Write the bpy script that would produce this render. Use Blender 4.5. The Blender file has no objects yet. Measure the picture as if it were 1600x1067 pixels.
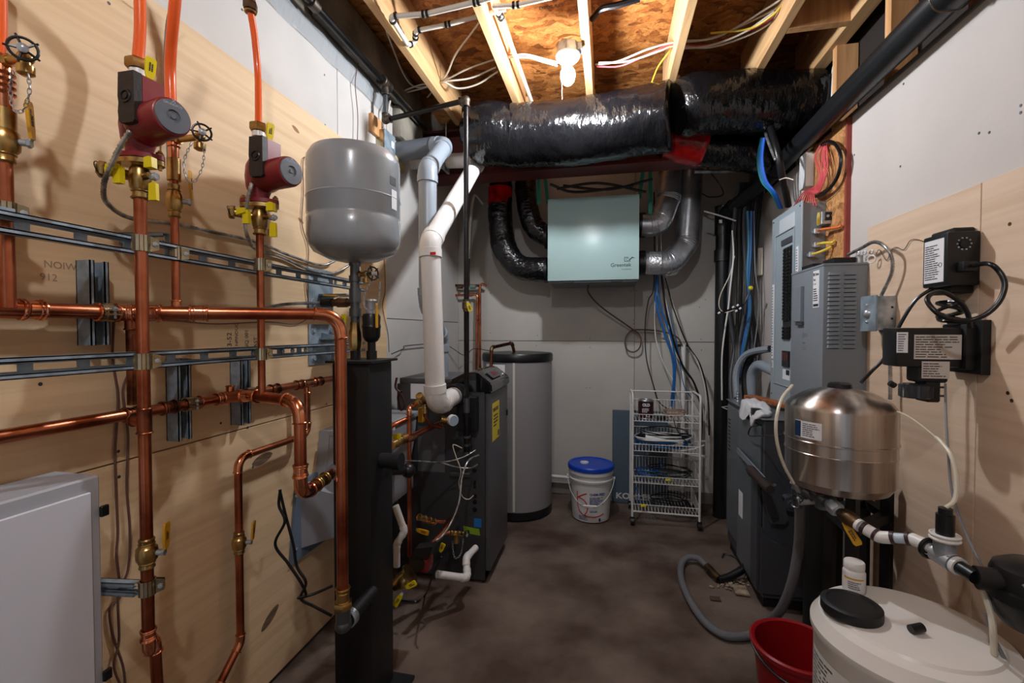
import bpy, bmesh, math, random
from mathutils import Vector, Matrix
random.seed(7)
SC = bpy.context.scene
COL = SC.collection
PI = math.pi
V = Vector

# ---------------------------------------------------------------- camera, world, lights, exposure
cam_d = bpy.data.cameras.new('camera')
cam_d.sensor_width = 36.0
cam_d.lens = 36.0 * 711.0 / 1600.0
cam_d.clip_start = 0.02
cam = bpy.data.objects.new('camera', cam_d)
COL.objects.link(cam)
CAM = V((0, 0, 1.3))
YAW = math.atan(150 / 711.0)
PITCH = math.atan(16.5 / 711.0)
cam.location = CAM
cam.rotation_euler = (PI / 2 - PITCH, 0, YAW)
SC.camera = cam
ROT = cam.rotation_euler.to_matrix()

w = bpy.data.worlds.new('world')
SC.world = w
w.use_nodes = True
w.node_tree.nodes['Background'].inputs[0].default_value = (0.75, 0.85, 1.0, 1)
w.node_tree.nodes['Background'].inputs[1].default_value = 0.6     # dim bluish ambient fill, added to light the room through the doorway behind the camera
SC.view_settings.view_transform = 'Standard'
SC.view_settings.look = 'None'
SC.view_settings.exposure = 0.0
SC.view_settings.gamma = 1.0
SC.view_settings.use_curve_mapping = False
BULB_STRENGTH = 1080.0         # the bulb in the picture; the one overhead burns at a little over half of it
OVERHEAD_STRENGTH = 740.0          # emission of the two bare bulbs in this room

# ---------------------------------------------------------------- points seen in the photograph, at a known distance or plane
def _d(px, py):
    return ROT @ V(((px - 800) / 711.0, -(py - 533.5) / 711.0, -1.0))
def C(px, py, zc): return CAM + _d(px, py) * zc
def atX(px, py, X):
    d = _d(px, py); return CAM + d * ((X - CAM.x) / d.x)
def atY(px, py, Y):
    d = _d(px, py); return CAM + d * ((Y - CAM.y) / d.y)
def atZ(px, py, Z):
    d = _d(px, py); return CAM + d * ((Z - CAM.z) / d.z)

# ---------------------------------------------------------------- materials
def lin(c):
    return tuple((x / 255 / 12.92) if x / 255 <= 0.04045 else ((x / 255 + 0.055) / 1.055) ** 2.4 for x in c) + (1,)
MATS = {}
def mat(name, col, rough=0.5, metal=0.0, col2=None, var=4.0, stretch=(1, 1, 1), detail=4, lo=0.35, hi=0.65,
        bump=0.0, bscale=60, bstretch=(1, 1, 1), coat=0.0, emit=None, strength=0, trans=0.0, aniso=0, spec=0.5, ior=1.45, alpha=1.0):
    if name in MATS: return MATS[name]
    m = bpy.data.materials.new(name); m.use_nodes = True
    nt = m.node_tree; N = nt.nodes; L = nt.links
    b = N['Principled BSDF']
    b.inputs['Base Color'].default_value = lin(col)
    b.inputs['Roughness'].default_value = rough
    b.inputs['Metallic'].default_value = metal
    b.inputs['Coat Weight'].default_value = coat
    b.inputs['Specular IOR Level'].default_value = spec
    b.inputs['IOR'].default_value = ior
    b.inputs['Alpha'].default_value = alpha
    if trans: b.inputs['Transmission Weight'].default_value = trans
    if aniso:
        b.inputs['Anisotropic'].default_value = aniso
        b.inputs['Anisotropic Rotation'].default_value = 0.25
        tg = N.new('ShaderNodeTangent'); tg.direction_type = 'RADIAL'; tg.axis = 'Z'; L.new(tg.outputs[0], b.inputs['Tangent'])
    if emit:
        b.inputs['Emission Color'].default_value = lin(emit); b.inputs['Emission Strength'].default_value = strength
    tc = N.new('ShaderNodeTexCoord')
    if col2:
        mp = N.new('ShaderNodeMapping'); mp.inputs['Scale'].default_value = stretch
        L.new(tc.outputs['Object'], mp.inputs['Vector'])
        nz = N.new('ShaderNodeTexNoise'); nz.inputs['Scale'].default_value = var; nz.inputs['Detail'].default_value = detail
        L.new(mp.outputs[0], nz.inputs['Vector'])
        r = N.new('ShaderNodeValToRGB')
        r.color_ramp.elements[0].position = lo; r.color_ramp.elements[0].color = lin(col2)
        r.color_ramp.elements[1].position = hi; r.color_ramp.elements[1].color = lin(col)
        L.new(nz.outputs[0], r.inputs[0]); L.new(r.outputs[0], b.inputs['Base Color'])
    if bump:
        mp = N.new('ShaderNodeMapping'); mp.inputs['Scale'].default_value = bstretch
        L.new(tc.outputs['Object'], mp.inputs['Vector'])
        nz = N.new('ShaderNodeTexNoise'); nz.inputs['Scale'].default_value = bscale; nz.inputs['Detail'].default_value = 3
        L.new(mp.outputs[0], nz.inputs['Vector'])
        bp = N.new('ShaderNodeBump'); bp.inputs['Strength'].default_value = bump; bp.inputs['Distance'].default_value = 0.01
        L.new(nz.outputs[0], bp.inputs['Height']); L.new(bp.outputs[0], b.inputs['Normal'])
    MATS[name] = m
    return m

def wood(name, light, dark, knot, axis='Y', scale=1.0, knots=True, rough=0.65, across=9.0):
    """plank or veneer: grain runs along one axis, with sparse darker knots"""
    m = bpy.data.materials.new(name); m.use_nodes = True
    nt = m.node_tree; N = nt.nodes; L = nt.links; b = N['Principled BSDF']
    b.inputs['Roughness'].default_value = rough
    tc = N.new('ShaderNodeTexCoord')
    s = {'X': (0.5, across, across), 'Y': (across, 0.5, across), 'Z': (across, across, 0.5)}[axis]
    mp = N.new('ShaderNodeMapping'); mp.inputs['Scale'].default_value = [v * scale for v in s]
    L.new(tc.outputs['Object'], mp.inputs[0])
    n1 = N.new('ShaderNodeTexNoise'); n1.inputs['Scale'].default_value = 2.6; n1.inputs['Detail'].default_value = 6; n1.inputs['Distortion'].default_value = 0.6
    L.new(mp.outputs[0], n1.inputs['Vector'])
    r = N.new('ShaderNodeValToRGB')
    r.color_ramp.elements[0].position = 0.32; r.color_ramp.elements[0].color = lin(dark)
    r.color_ramp.elements[1].position = 0.62; r.color_ramp.elements[1].color = lin(light)
    L.new(n1.outputs[0], r.inputs[0])
    out = r.outputs[0]
    if knots:
        mk = N.new('ShaderNodeMapping')
        mk.inputs['Scale'].default_value = {'X': (1.3, 3.2, 3.2), 'Y': (3.2, 1.3, 3.2), 'Z': (3.2, 3.2, 1.3)}[axis]
        L.new(tc.outputs['Object'], mk.inputs[0])
        vo = N.new('ShaderNodeTexVoronoi'); vo.inputs['Scale'].default_value = 0.9
        L.new(mk.outputs[0], vo.inputs['Vector'])
        kr = N.new('ShaderNodeValToRGB')
        kr.color_ramp.elements[0].position = 0.045; kr.color_ramp.elements[0].color = (1, 1, 1, 1)
        kr.color_ramp.elements[1].position = 0.11; kr.color_ramp.elements[1].color = (0, 0, 0, 1)
        L.new(vo.outputs['Distance'], kr.inputs[0])
        mx = N.new('ShaderNodeMix'); mx.data_type = 'RGBA'
        mx.inputs['B'].default_value = lin(knot)
        mu = N.new('ShaderNodeMath'); mu.operation = 'MULTIPLY'; mu.inputs[1].default_value = 0.7
        L.new(kr.outputs[0], mu.inputs[0]); L.new(mu.outputs[0], mx.inputs['Factor']); L.new(out, mx.inputs['A'])
        out = mx.outputs['Result']
    L.new(out, b.inputs['Base Color'])
    bp = N.new('ShaderNodeBump'); bp.inputs['Strength'].default_value = 0.15; bp.inputs['Distance'].default_value = 0.004
    L.new(n1.outputs[0], bp.inputs['Height']); L.new(bp.outputs[0], b.inputs['Normal'])
    MATS[name] = m
    return m

def osb(name, c1, c2, c3):
    m = bpy.data.materials.new(name); m.use_nodes = True
    nt = m.node_tree; N = nt.nodes; L = nt.links; b = N['Principled BSDF']
    b.inputs['Roughness'].default_value = 0.55
    tc = N.new('ShaderNodeTexCoord')
    nz = N.new('ShaderNodeTexNoise'); nz.inputs['Scale'].default_value = 6; nz.inputs['Detail'].default_value = 4
    L.new(tc.outputs['Object'], nz.inputs['Vector'])
    ad = N.new('ShaderNodeMix'); ad.data_type = 'RGBA'; ad.inputs['Factor'].default_value = 0.16
    L.new(tc.outputs['Object'], ad.inputs['A']); L.new(nz.outputs['Color'], ad.inputs['B'])
    mp = N.new('ShaderNodeMapping'); mp.inputs['Scale'].default_value = (1.0, 2.3, 2.0)
    L.new(ad.outputs['Result'], mp.inputs[0])
    vo = N.new('ShaderNodeTexVoronoi'); vo.inputs['Scale'].default_value = 17
    L.new(mp.outputs[0], vo.inputs['Vector'])
    sp = N.new('ShaderNodeSeparateColor'); L.new(vo.outputs['Color'], sp.inputs[0])
    r = N.new('ShaderNodeValToRGB')
    e = r.color_ramp.elements
    e[0].position = 0.0; e[0].color = lin(c3); e[1].position = 1.0; e[1].color = lin(c1)
    k = e.new(0.3); k.color = lin(c2)
    L.new(sp.outputs[0], r.inputs[0])
    g = N.new('ShaderNodeTexNoise'); g.inputs['Scale'].default_value = 30; g.inputs['Detail'].default_value = 5; g.inputs['Distortion'].default_value = 1.5
    L.new(mp.outputs[0], g.inputs['Vector'])
    rg = N.new('ShaderNodeValToRGB')
    rg.color_ramp.elements[0].position = 0.35; rg.color_ramp.elements[0].color = (0.45, 0.4, 0.35, 1)
    rg.color_ramp.elements[1].position = 0.6; rg.color_ramp.elements[1].color = (1, 1, 1, 1)
    L.new(g.outputs[0], rg.inputs[0])
    mx = N.new('ShaderNodeMix'); mx.data_type = 'RGBA'; mx.blend_type = 'MULTIPLY'; mx.inputs['Factor'].default_value = 0.8
    L.new(r.outputs[0], mx.inputs['A']); L.new(rg.outputs[0], mx.inputs['B'])
    L.new(mx.outputs['Result'], b.inputs['Base Color'])
    bp = N.new('ShaderNodeBump'); bp.inputs['Strength'].default_value = 0.3; bp.inputs['Distance'].default_value = 0.004
    L.new(sp.outputs[1], bp.inputs['Height']); L.new(bp.outputs[0], b.inputs['Normal'])
    MATS[name] = m
    return m

DRY_L = mat('painted_drywall_left', (203, 199, 194), 0.75, col2=(186, 183, 180), var=2.2, lo=0.3, hi=0.7, bump=0.05, bscale=90)
DRY_R = mat('painted_drywall_right', (200, 193, 188), 0.75, col2=(188, 182, 178), var=1.8, lo=0.3, hi=0.7, bump=0.05, bscale=90)
DRY_B = mat('grey_drywall', (186, 181, 173), 0.8, col2=(170, 165, 158), var=1.6, lo=0.3, hi=0.7, bump=0.04, bscale=70)
CORE = mat('drywall_core', (120, 112, 104), 0.9)
PLY_L = wood('plywood_left', (222, 194, 155), (209, 178, 138), (120, 76, 48), 'Y', across=14)
PLY_R = wood('plywood_right', (214, 190, 166), (202, 175, 149), (128, 84, 56), 'Y', knots=False, across=14)
LUMBER = wood('joist_lumber', (210, 170, 120), (184, 140, 94), (120, 70, 35), 'Y', scale=1.3)
LUMBERZ = wood('stud_lumber', (214, 164, 112), (186, 134, 84), (110, 66, 36), 'Z', scale=1.3)
OSBC = osb('osb_subfloor', (205, 142, 78), (172, 108, 52), (118, 66, 28))
OSBW = osb('osb_board', (214, 160, 104), (192, 136, 82), (150, 98, 56))
FLOOR = mat('concrete_floor', (118, 104, 94), 0.6, col2=(72, 54, 44), var=2.6, detail=11, lo=0.38, hi=0.64, bump=0.25, bscale=30)
MORTAR = mat('rough_mortar', (150, 143, 130), 0.9, col2=(92, 86, 78), var=5, detail=8, bump=0.8, bscale=22)
COPPER = mat('copper_pipe', (202, 122, 88), 0.30, 1.0, col2=(136, 70, 46), var=7, stretch=(1, 1, 1), detail=6, lo=0.36, hi=0.6)
COPPERD = mat('tarnished_copper', (165, 98, 68), 0.38, 1.0, col2=(78, 44, 32), var=14, detail=8, lo=0.42, hi=0.62)
COPPERB = mat('bright_copper_fitting', (226, 150, 112), 0.2, 1.0, col2=(160, 84, 56), var=12, lo=0.3, hi=0.5)
BRASS = mat('brass', (196, 164, 104), 0.3, 1.0, col2=(132, 104, 62), var=14, lo=0.35, hi=0.6)
BRONZE = mat('old_bronze', (120, 96, 72), 0.45, 1.0, col2=(70, 56, 44), var=16)
ZINC = mat('zinc_steel', (186, 192, 198), 0.36, 0.6, col2=(120, 130, 138), var=18, lo=0.35, hi=0.6)
GALV = mat('galvanised_strut', (156, 170, 182), 0.42, 0.25, col2=(128, 142, 154), var=30, lo=0.35, hi=0.6)
GALVP = mat('galvanised_plate', (150, 166, 178), 0.5, 0.3, col2=(110, 124, 136), var=16, lo=0.35, hi=0.6)
CLAMP = mat('yellow_zinc_clamp', (196, 186, 160), 0.28, 1.0, col2=(150, 136, 104), var=12)
DUCTM = mat('galvanised_duct', (206, 210, 214), 0.3, 0.85, col2=(150, 154, 158), var=9, lo=0.3, hi=0.6, bump=0.12, bscale=14)
FOIL = mat('foil_tape', (206, 206, 206), 0.35, 0.9, bump=0.6, bscale=60)
BLACKPIPE = mat('black_iron_pipe', (44, 42, 42), 0.32, 0.7, col2=(26, 24, 24), var=8)
IRONJ = mat('iron_fitting', (104, 94, 84), 0.5, 0.9, col2=(54, 46, 42), var=18)
ABS = mat('black_abs_pipe', (22, 23, 25), 0.34)
BLK = mat('black_plastic', (20, 20, 22), 0.35)
BLKM = mat('matte_black_steel', (16, 17, 19), 0.55)
RUB = mat('black_cable', (17, 17, 18), 0.3)
FILM = mat('black_poly_film', (12, 12, 14), 0.15, col2=(18, 18, 20), var=3, bump=1.0, bscale=15, bstretch=(1.7, 0.8, 0.8), spec=0.5)
FILM2 = mat('crinkled_black_film', (12, 12, 14), 0.2, col2=(18, 18, 20), var=3, bump=1.0, bscale=38, bstretch=(0.7, 0.7, 1.2), spec=0.6)
REDTAPE = mat('red_sheathing_tape', (196, 14, 12), 0.25, col2=(120, 6, 6), var=14, bump=0.5, bscale=30)
REDBEAM = mat('red_oxide_steel', (96, 30, 24), 0.5, col2=(66, 20, 18), var=4, bump=0.1)
TANKG = mat('grey_enamel', (146, 152, 157), 0.25, col2=(138, 144, 149), var=3, coat=0.3)
PVCW = mat('white_pvc', (222, 220, 217), 0.3)
PVCG = mat('grey_pvc', (140, 150, 160), 0.32)
PVCGD = mat('dark_grey_pvc', (94, 99, 106), 0.4)
PEXW = mat('white_pex', (216, 210, 198), 0.4)
PEXO = mat('orange_pex', (232, 100, 44), 0.28, col2=(218, 86, 34), var=3, coat=0.2)
NMW = mat('white_cable_jacket', (208, 198, 182), 0.5)
NMR = mat('red_cable_jacket', (204, 84, 88), 0.45)
NMY = mat('yellow_cable_jacket', (216, 186, 60), 0.45)
NMO = mat('orange_cable_jacket', (206, 110, 50), 0.45)
NMBL = mat('blue_cable_jacket', (28, 92, 156), 0.4)
NMT = mat('teal_cable_jacket', (26, 130, 120), 0.4)
BROWNW = mat('brown_thermostat_wire', (104, 72, 62), 0.5)
BROWNT = mat('brown_drain_tube', (84, 66, 50), 0.4)
STEELB = mat('armoured_cable', (214, 212, 208), 0.28, 0.8, col2=(120, 120, 120), var=30)
PUMPR = mat('red_pump_paint', (122, 26, 36), 0.35, coat=0.2)
PUMPB = mat('pump_terminal_black', (34, 30, 28), 0.5, bump=0.1, bscale=120)
PUMPG = mat('pump_nameplate_grey', (96, 102, 110), 0.4)
YEL = mat('yellow_vinyl', (222, 200, 20), 0.35)
YELD = mat('amber_vinyl', (206, 150, 16), 0.4)
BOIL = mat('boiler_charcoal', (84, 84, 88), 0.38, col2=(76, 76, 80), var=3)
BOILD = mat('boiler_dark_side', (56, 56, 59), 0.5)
BOILB = mat('boiler_gloss_black', (18, 18, 20), 0.16, coat=0.5)
HWTANK = mat('water_tank_grey', (132, 130, 130), 0.42)
STRIP = mat('light_seam_strip', (196, 190, 182), 0.4)
HRV = mat('sage_green_enamel', (152, 176, 174), 0.22)
HRVT = mat('dark_green_print', (44, 74, 72), 0.5)
WHITE = mat('white_plastic', (226, 226, 226), 0.35)
WIRE = mat('white_wire', (214, 212, 208), 0.35)
PAPER = mat('white_label', (226, 228, 232), 0.6)
INK = mat('black_ink', (36, 36, 40), 0.6)
INKG = mat('grey_ink', (120, 122, 128), 0.6)
BLUE = mat('blue_lid_plastic', (8, 62, 176), 0.35)
BLUEP = mat('blue_print', (38, 56, 128), 0.5)
REDP = mat('red_print', (196, 30, 32), 0.5)
REDB = mat('red_bucket_plastic', (140, 12, 20), 0.35)
PAIL = mat('white_pail', (204, 204, 202), 0.4)
POLY = mat('white_poly_tank', (226, 224, 220), 0.32, col2=(218, 214, 208), var=2, spec=0.5)
PANEL = mat('panel_grey_enamel', (150, 162, 170), 0.4)
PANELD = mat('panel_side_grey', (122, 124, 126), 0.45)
XFER = mat('switch_grey_enamel', (124, 132, 140), 0.4)
CAB = mat('grey_steel_cabinet', (112, 120, 126), 0.3, 0.3, col2=(98, 106, 112), var=3)
CABD = mat('dark_grey_cover', (66, 68, 74), 0.42)
STAIN = mat('brushed_stainless', (200, 194, 188), 0.3, 1.0, col2=(158, 148, 140), var=3, stretch=(10, 10, 0.3), aniso=0.8)
STEELD = mat('dark_pipe_steel', (98, 102, 106), 0.35, 0.8)
KOHL = mat('slate_blue_panel', (76, 90, 102), 0.5)
SLING = mat('green_strap', (10, 130, 106), 0.5)
WPANEL = mat('white_hatch_face', (206, 210, 220), 0.4)
WPANELF = mat('light_grey_trim', (170, 174, 182), 0.45)
BIN = mat('grey_abs_housing', (150, 152, 158), 0.45)
BINB = mat('blue_grey_plate', (104, 118, 136), 0.5)
PLASTICF = mat('vapour_barrier_film', (178, 184, 188), 0.2, bump=0.8, bscale=9, bstretch=(1, 3, 1), alpha=0.55)
HOSE = mat('grey_braided_hose', (112, 112, 116), 0.4, bump=0.5, bscale=400)
CORD = mat('clear_tube', (206, 200, 182), 0.35)
ORKNOB = mat('brown_leather_grip', (48, 38, 34), 0.5)
SMOKE = mat('smoked_plastic', (60, 62, 66), 0.12, trans=0.4)
BULB = mat('lit_bulb', (255, 252, 244), 0.4, emit=(243, 248, 255), strength=BULB_STRENGTH)
BULB2 = mat('lit_bulb_overhead', (255, 252, 244), 0.4, emit=(243, 248, 255), strength=OVERHEAD_STRENGTH)
PORC = mat('white_porcelain', (232, 230, 226), 0.25)
GREENW = mat('green_tag', (130, 168, 40), 0.5)
FOAM = mat('spray_foam', (190, 172, 128), 0.9, col2=(150, 128, 84), var=8, bump=1.0, bscale=25)
RAG = mat('white_plastic_bag', (206, 208, 212), 0.4, bump=0.8, bscale=25)
KLABEL = mat('can_label_maroon', (54, 22, 26), 0.45)
TIN = mat('tin', (170, 172, 176), 0.3, 1.0)
DEBRIS = mat('crumbled_grout', (176, 160, 136), 0.95, col2=(120, 104, 84), var=20, bump=1)

# ---------------------------------------------------------------- builders
WPOS = {}
class MB:
    def __init__(s): s.bm = bmesh.new()
    def box(s, a, b, bev=0.0, seg=1, M=None):
        a = V(a); b = V(b); lo = V([min(a[i], b[i]) for i in range(3)]); hi = V([max(a[i], b[i]) for i in range(3)])
        r = bmesh.ops.create_cube(s.bm, size=1.0)
        for v in r['verts']:
            v.co = V([lo[i] + (v.co[i] + 0.5) * (hi[i] - lo[i]) for i in range(3)])
        if bev:
            ed = list({e for v in r['verts'] for e in v.link_edges})
            rr = bmesh.ops.bevel(s.bm, geom=ed, offset=bev, segments=seg, affect='EDGES', profile=0.6)
            vs = list({v for f in rr['faces'] for v in f.verts} | {v for v in r['verts'] if v.is_valid})
        else: vs = r['verts']
        if M is not None:
            for v in vs: v.co = M @ v.co
        return s
    def tube(s, pts, r, n=12, caps=True, closed=False):
        pts = [V(p) for p in pts]
        if len(pts) < 2: return s
        rs = r if isinstance(r, (list, tuple)) else [r] * len(pts)
        m = len(pts); T = []
        for i in range(m):
            if closed: t = pts[(i + 1) % m] - pts[i - 1]
            elif i == 0: t = pts[1] - pts[0]
            elif i == m - 1: t = pts[-1] - pts[-2]
            else: t = (pts[i + 1] - pts[i]).normalized() + (pts[i] - pts[i - 1]).normalized()
            T.append(t.normalized() if t.length > 1e-9 else V((0, 0, 1)))
        u = T[0].orthogonal().normalized(); rings = []
        for i in range(m):
            u = (u - T[i] * u.dot(T[i]))
            u = u.normalized() if u.length > 1e-6 else T[i].orthogonal().normalized()
            v = T[i].cross(u)
            rings.append([s.bm.verts.new(pts[i] + (u * math.cos(2 * PI * k / n) + v * math.sin(2 * PI * k / n)) * rs[i]) for k in range(n)])
        for i in range(m if closed else m - 1):
            A = rings[i]; B = rings[(i + 1) % m]
            for k in range(n):
                s.bm.faces.new((A[k], A[(k + 1) % n], B[(k + 1) % n], B[k]))
        if caps and not closed:
            s.bm.faces.new(rings[0][::-1]); s.bm.faces.new(rings[-1])
        return s
    def cyl(s, a, b, r, n=16, r2=None):
        return s.tube([a, b], [r, r if r2 is None else r2], n)
    def lathe(s, prof, o, axis=(0, 0, 1), n=32, caps=True):
        """prof = [(radius, height)...] turned about axis through o"""
        o = V(o); ax = V(axis).normalized(); u = ax.orthogonal().normalized(); v = ax.cross(u)
        if abs(ax.z) > 0.99: u = V((1, 0, 0)); v = ax.cross(u)
        R = []
        for (r, h) in prof:
            if r < 1e-6: R.append([s.bm.verts.new(o + ax * h)])
            else: R.append([s.bm.verts.new(o + ax * h + (u * math.cos(2 * PI * k / n) + v * math.sin(2 * PI * k / n)) * r) for k in range(n)])
        for A, B in zip(R, R[1:]):
            if len(A) == 1 and len(B) == 1: continue
            for k in range(n):
                k2 = (k + 1) % n
                if len(A) == 1: s.bm.faces.new((A[0], B[k2], B[k]))
                elif len(B) == 1: s.bm.faces.new((A[k], A[k2], B[0]))
                else: s.bm.faces.new((A[k], A[k2], B[k2], B[k]))
        if caps:
            if len(R[0]) > 1: s.bm.faces.new(R[0][::-1])
            if len(R[-1]) > 1: s.bm.faces.new(R[-1])
        return s
    def prism(s, poly, d):
        """poly = list of 3-D points, extruded by vector d"""
        d = V(d); a = [s.bm.verts.new(V(p)) for p in poly]; b = [s.bm.verts.new(V(p) + d) for p in poly]
        n = len(poly)
        s.bm.faces.new(a[::-1]); s.bm.faces.new(b)
        for k in range(n): s.bm.faces.new((a[k], a[(k + 1) % n], b[(k + 1) % n], b[k]))
        return s
    def torus(s, c, axis, R, r, n=24, k=8):
        c = V(c); ax = V(axis).normalized(); u = ax.orthogonal().normalized(); v = ax.cross(u)
        return s.tube([c + (u * math.cos(2 * PI * i / n) + v * math.sin(2 * PI * i / n)) * R for i in range(n)], r, k, closed=True)
    def ball(s, c, r, seg=16, sc=(1, 1, 1)):
        q = bmesh.ops.create_uvsphere(s.bm, u_segments=seg, v_segments=max(6, seg // 2), radius=r)
        for v in q['verts']: v.co = V((v.co.x * sc[0], v.co.y * sc[1], v.co.z * sc[2])) + V(c)
        return s
    def text(s, body, size, o, right, up, depth=0.0006, squash=1.0, bold=0.0):
        cu = bpy.data.curves.new('t', 'FONT'); cu.body = body; cu.size = size; cu.extrude = depth; cu.offset = bold; cu.resolution_u = 3
        ob = bpy.data.objects.new('t', cu); COL.objects.link(ob)
        me = bpy.data.meshes.new_from_object(ob)
        R = V(right).normalized(); U = V(up).normalized(); Nn = R.cross(U)
        M = Matrix((R * squash, U, Nn)).transposed().to_4x4(); M.translation = V(o)
        me.transform(M); s.bm.from_mesh(me)
        bpy.data.objects.remove(ob); bpy.data.curves.remove(cu); bpy.data.meshes.remove(me)
        return s
    def lines(s, o, right, up, w, h, rows, thick=0.45, nrm=None, ragged=True):
        """fine print: rows of thin raised bars on a label"""
        R = V(right).normalized(); U = V(up).normalized(); Nn = R.cross(U).normalized()
        for i in range(rows):
            y = h - (i + 0.5) * h / rows; L = w * (random.uniform(0.55, 1) if ragged else 1)
            x = 0
            while x < L - 0.001:
                ww = min(random.uniform(0.08, 0.3) * w, L - x)
                a = V(o) + R * x + U * (y - thick * h / rows / 2)
                s.prism([a, a + R * ww * 0.85, a + R * ww * 0.85 + U * thick * h / rows, a + U * thick * h / rows], Nn * 0.0004)
                x += ww
        return s
    def noise(s, amp, scale, seed=0.0, nrm=True):
        from mathutils import noise as nz
        s.bm.normal_update()
        mv = [(v, nz.noise(v.co * scale + V((seed, seed, seed))) * amp) for v in s.bm.verts]
        for v, a in mv: v.co += v.normal * a
        return s
    def build(s, name, m, parent=None, label=None, smooth=True, angle=0.6, shared=None):
        me = bpy.data.meshes.new(name)
        bmesh.ops.recalc_face_normals(s.bm, faces=s.bm.faces)
        xs = [v.co for v in s.bm.verts]
        lo = V([min(c[i] for c in xs) for i in range(3)]); hi = V([max(c[i] for c in xs) for i in range(3)])
        c = (lo + hi) / 2
        if parent is None: c.z = lo.z
        for v in s.bm.verts: v.co -= c
        s.bm.to_mesh(me); s.bm.free()
        if m is not None: me.materials.append(m)
        if smooth:
            me.shade_smooth(); me.set_sharp_from_angle(angle=angle)
        o = bpy.data.objects.new(name, me); COL.objects.link(o)
        WPOS[o.name] = c.copy()
        if parent is not None:
            o.parent = parent; o.location = c - WPOS[parent.name]
        else: o.location = c
        if label: o['label'] = label
        return o

def T(name, label, cat, loc, group=None):
    o = bpy.data.objects.new(name, None); COL.objects.link(o); o.empty_display_size = 0.05
    o.location = V(loc); WPOS[o.name] = V(loc)
    o['label'] = label; o['category'] = cat
    if group: o['group'] = group
    return o
def tag(o, label, cat, group=None, kind=None):
    o['label'] = label; o['category'] = cat
    if group: o['group'] = group
    if kind: o['kind'] = kind
    return o
def struct(o): o['kind'] = 'structure'; return o
def dup(o, parent=None, delta=V((0, 0, 0))):
    c = o.copy(); COL.objects.link(c)
    WPOS[c.name] = WPOS[o.name] + V(delta)
    if parent is not None: c.parent = parent; c.location = WPOS[c.name] - WPOS[parent.name]
    else: c.location = WPOS[c.name]
    return c
def B(a, b, bev=0.0, seg=1): return MB().box(a, b, bev, seg)

def fillet(pts, R, k=7):
    pts = [V(p) for p in pts]; out = [pts[0]]; arcs = []
    for i in range(1, len(pts) - 1):
        a, p, b = pts[i - 1], pts[i], pts[i + 1]
        d1 = (a - p).normalized(); d2 = (b - p).normalized()
        ang = d1.angle(d2)
        if ang > PI - 0.05: out.append(p); continue
        t = min(R / math.tan(ang / 2), (a - p).length * 0.48, (b - p).length * 0.48)
        rr = t * math.tan(ang / 2)
        c = p + (d1 + d2).normalized() * (rr / math.sin(ang / 2))
        s0 = p + d1 * t - c; s1 = p + d2 * t - c
        arc = []
        for j in range(k + 1):
            q = s0.slerp(s1, j / k) if s0.length > 1e-9 else s0
            arc.append(c + q.normalized() * rr)
        out += arc; arcs.append(arc)
    out.append(pts[-1])
    return out, arcs
def curve(pts, k=10):
    """smooth curve through the points"""
    pts = [V(p) for p in pts]; P = [pts[0] * 2 - pts[1]] + pts + [pts[-1] * 2 - pts[-2]]; out = []
    for i in range(1, len(P) - 2):
        for j in range(k):
            t = j / k; a, b, c, d = P[i - 1], P[i], P[i + 1], P[i + 2]
            out.append(0.5 * ((2 * b) + (c - a) * t + (2 * a - 5 * b + 4 * c - d) * t * t + (3 * b - a - 3 * c + d) * t ** 3))
    out.append(P[-2]); return out
def resample(pts, step):
    out = [pts[0]]; acc = 0
    for a, b in zip(pts, pts[1:]):
        L = (b - a).length
        while acc + L >= step and L > 1e-9:
            t = (step - acc) / L; a = a.lerp(b, t); out.append(a); L = (b - a).length; acc = 0
        acc += L
    return out
def cable(name, pts, r, m, label, cat='cable', group=None, k=8, n=8, parent=None):
    o = MB().tube(curve(pts, k), r, n).build(name, m, parent)
    if parent is None: tag(o, label, cat, group)
    return o
def ribbed(pts, r, m, name, parent=None, pitch=0.009, depth=0.3, n=10):
    P = resample(curve(pts, 14), pitch / 2)
    rs = [r if i % 2 else r * (1 - depth) for i in range(len(P))]
    return MB().tube(P, rs, n).build(name, m, parent, angle=1.3)
def pipe_run(th, pts, r, m, R=0.03, fm=None, hub=1.14, bead=True, n=18, first=False):
    """a pipe with a separate elbow at each corner"""
    path, arcs = fillet(pts, R)
    MB().tube(path, r, n).build('pipe', m, th)
    for arc in arcs:
        d0 = (arc[0] - arc[1]).normalized(); d1 = (arc[-1] - arc[-2]).normalized()
        L = r * 0.9
        mb = MB().tube([arc[0] + d0 * L] + arc + [arc[-1] + d1 * L], r * hub, n)
        if bead:
            for q, d in ((arc[0] + d0 * L, d0), (arc[-1] + d1 * L, d1)):
                mb.torus(q, d, r * hub * 1.02, r * 0.17, 20, 6)
        mb.build('elbow', fm or m, th)
def coupling(th, p, d, r, L, m, name='coupling', beads=True):
    d = V(d).normalized(); p = V(p)
    mb = MB().cyl(p - d * L / 2, p + d * L / 2, r * 1.14, 18)
    if beads:
        for s_ in (-1, 1):
            mb.torus(p + d * s_ * L / 2, d, r * 1.17, r * 0.18, 20, 6)
            mb.torus(p + d * s_ * L * 0.27, d, r * 1.14, r * 0.1, 20, 6)
    return mb.build(name, m, th)
def tee(th, p, d, b, r, rb, m):
    d = V(d).normalized(); b = V(b).normalized(); p = V(p)
    mb = MB().cyl(p - d * r * 2.2, p + d * r * 2.2, r * 1.15, 18).cyl(p, p + b * (r + rb * 1.8), rb * 1.15, 18)
    for q, dd, rr in ((p - d * r * 2.2, d, r), (p + d * r * 2.2, d, r), (p + b * (r + rb * 1.8), b, rb)):
        mb.torus(q, dd, rr * 1.17, rr * 0.18, 20, 6)
    return mb.build('tee', m, th)
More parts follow.
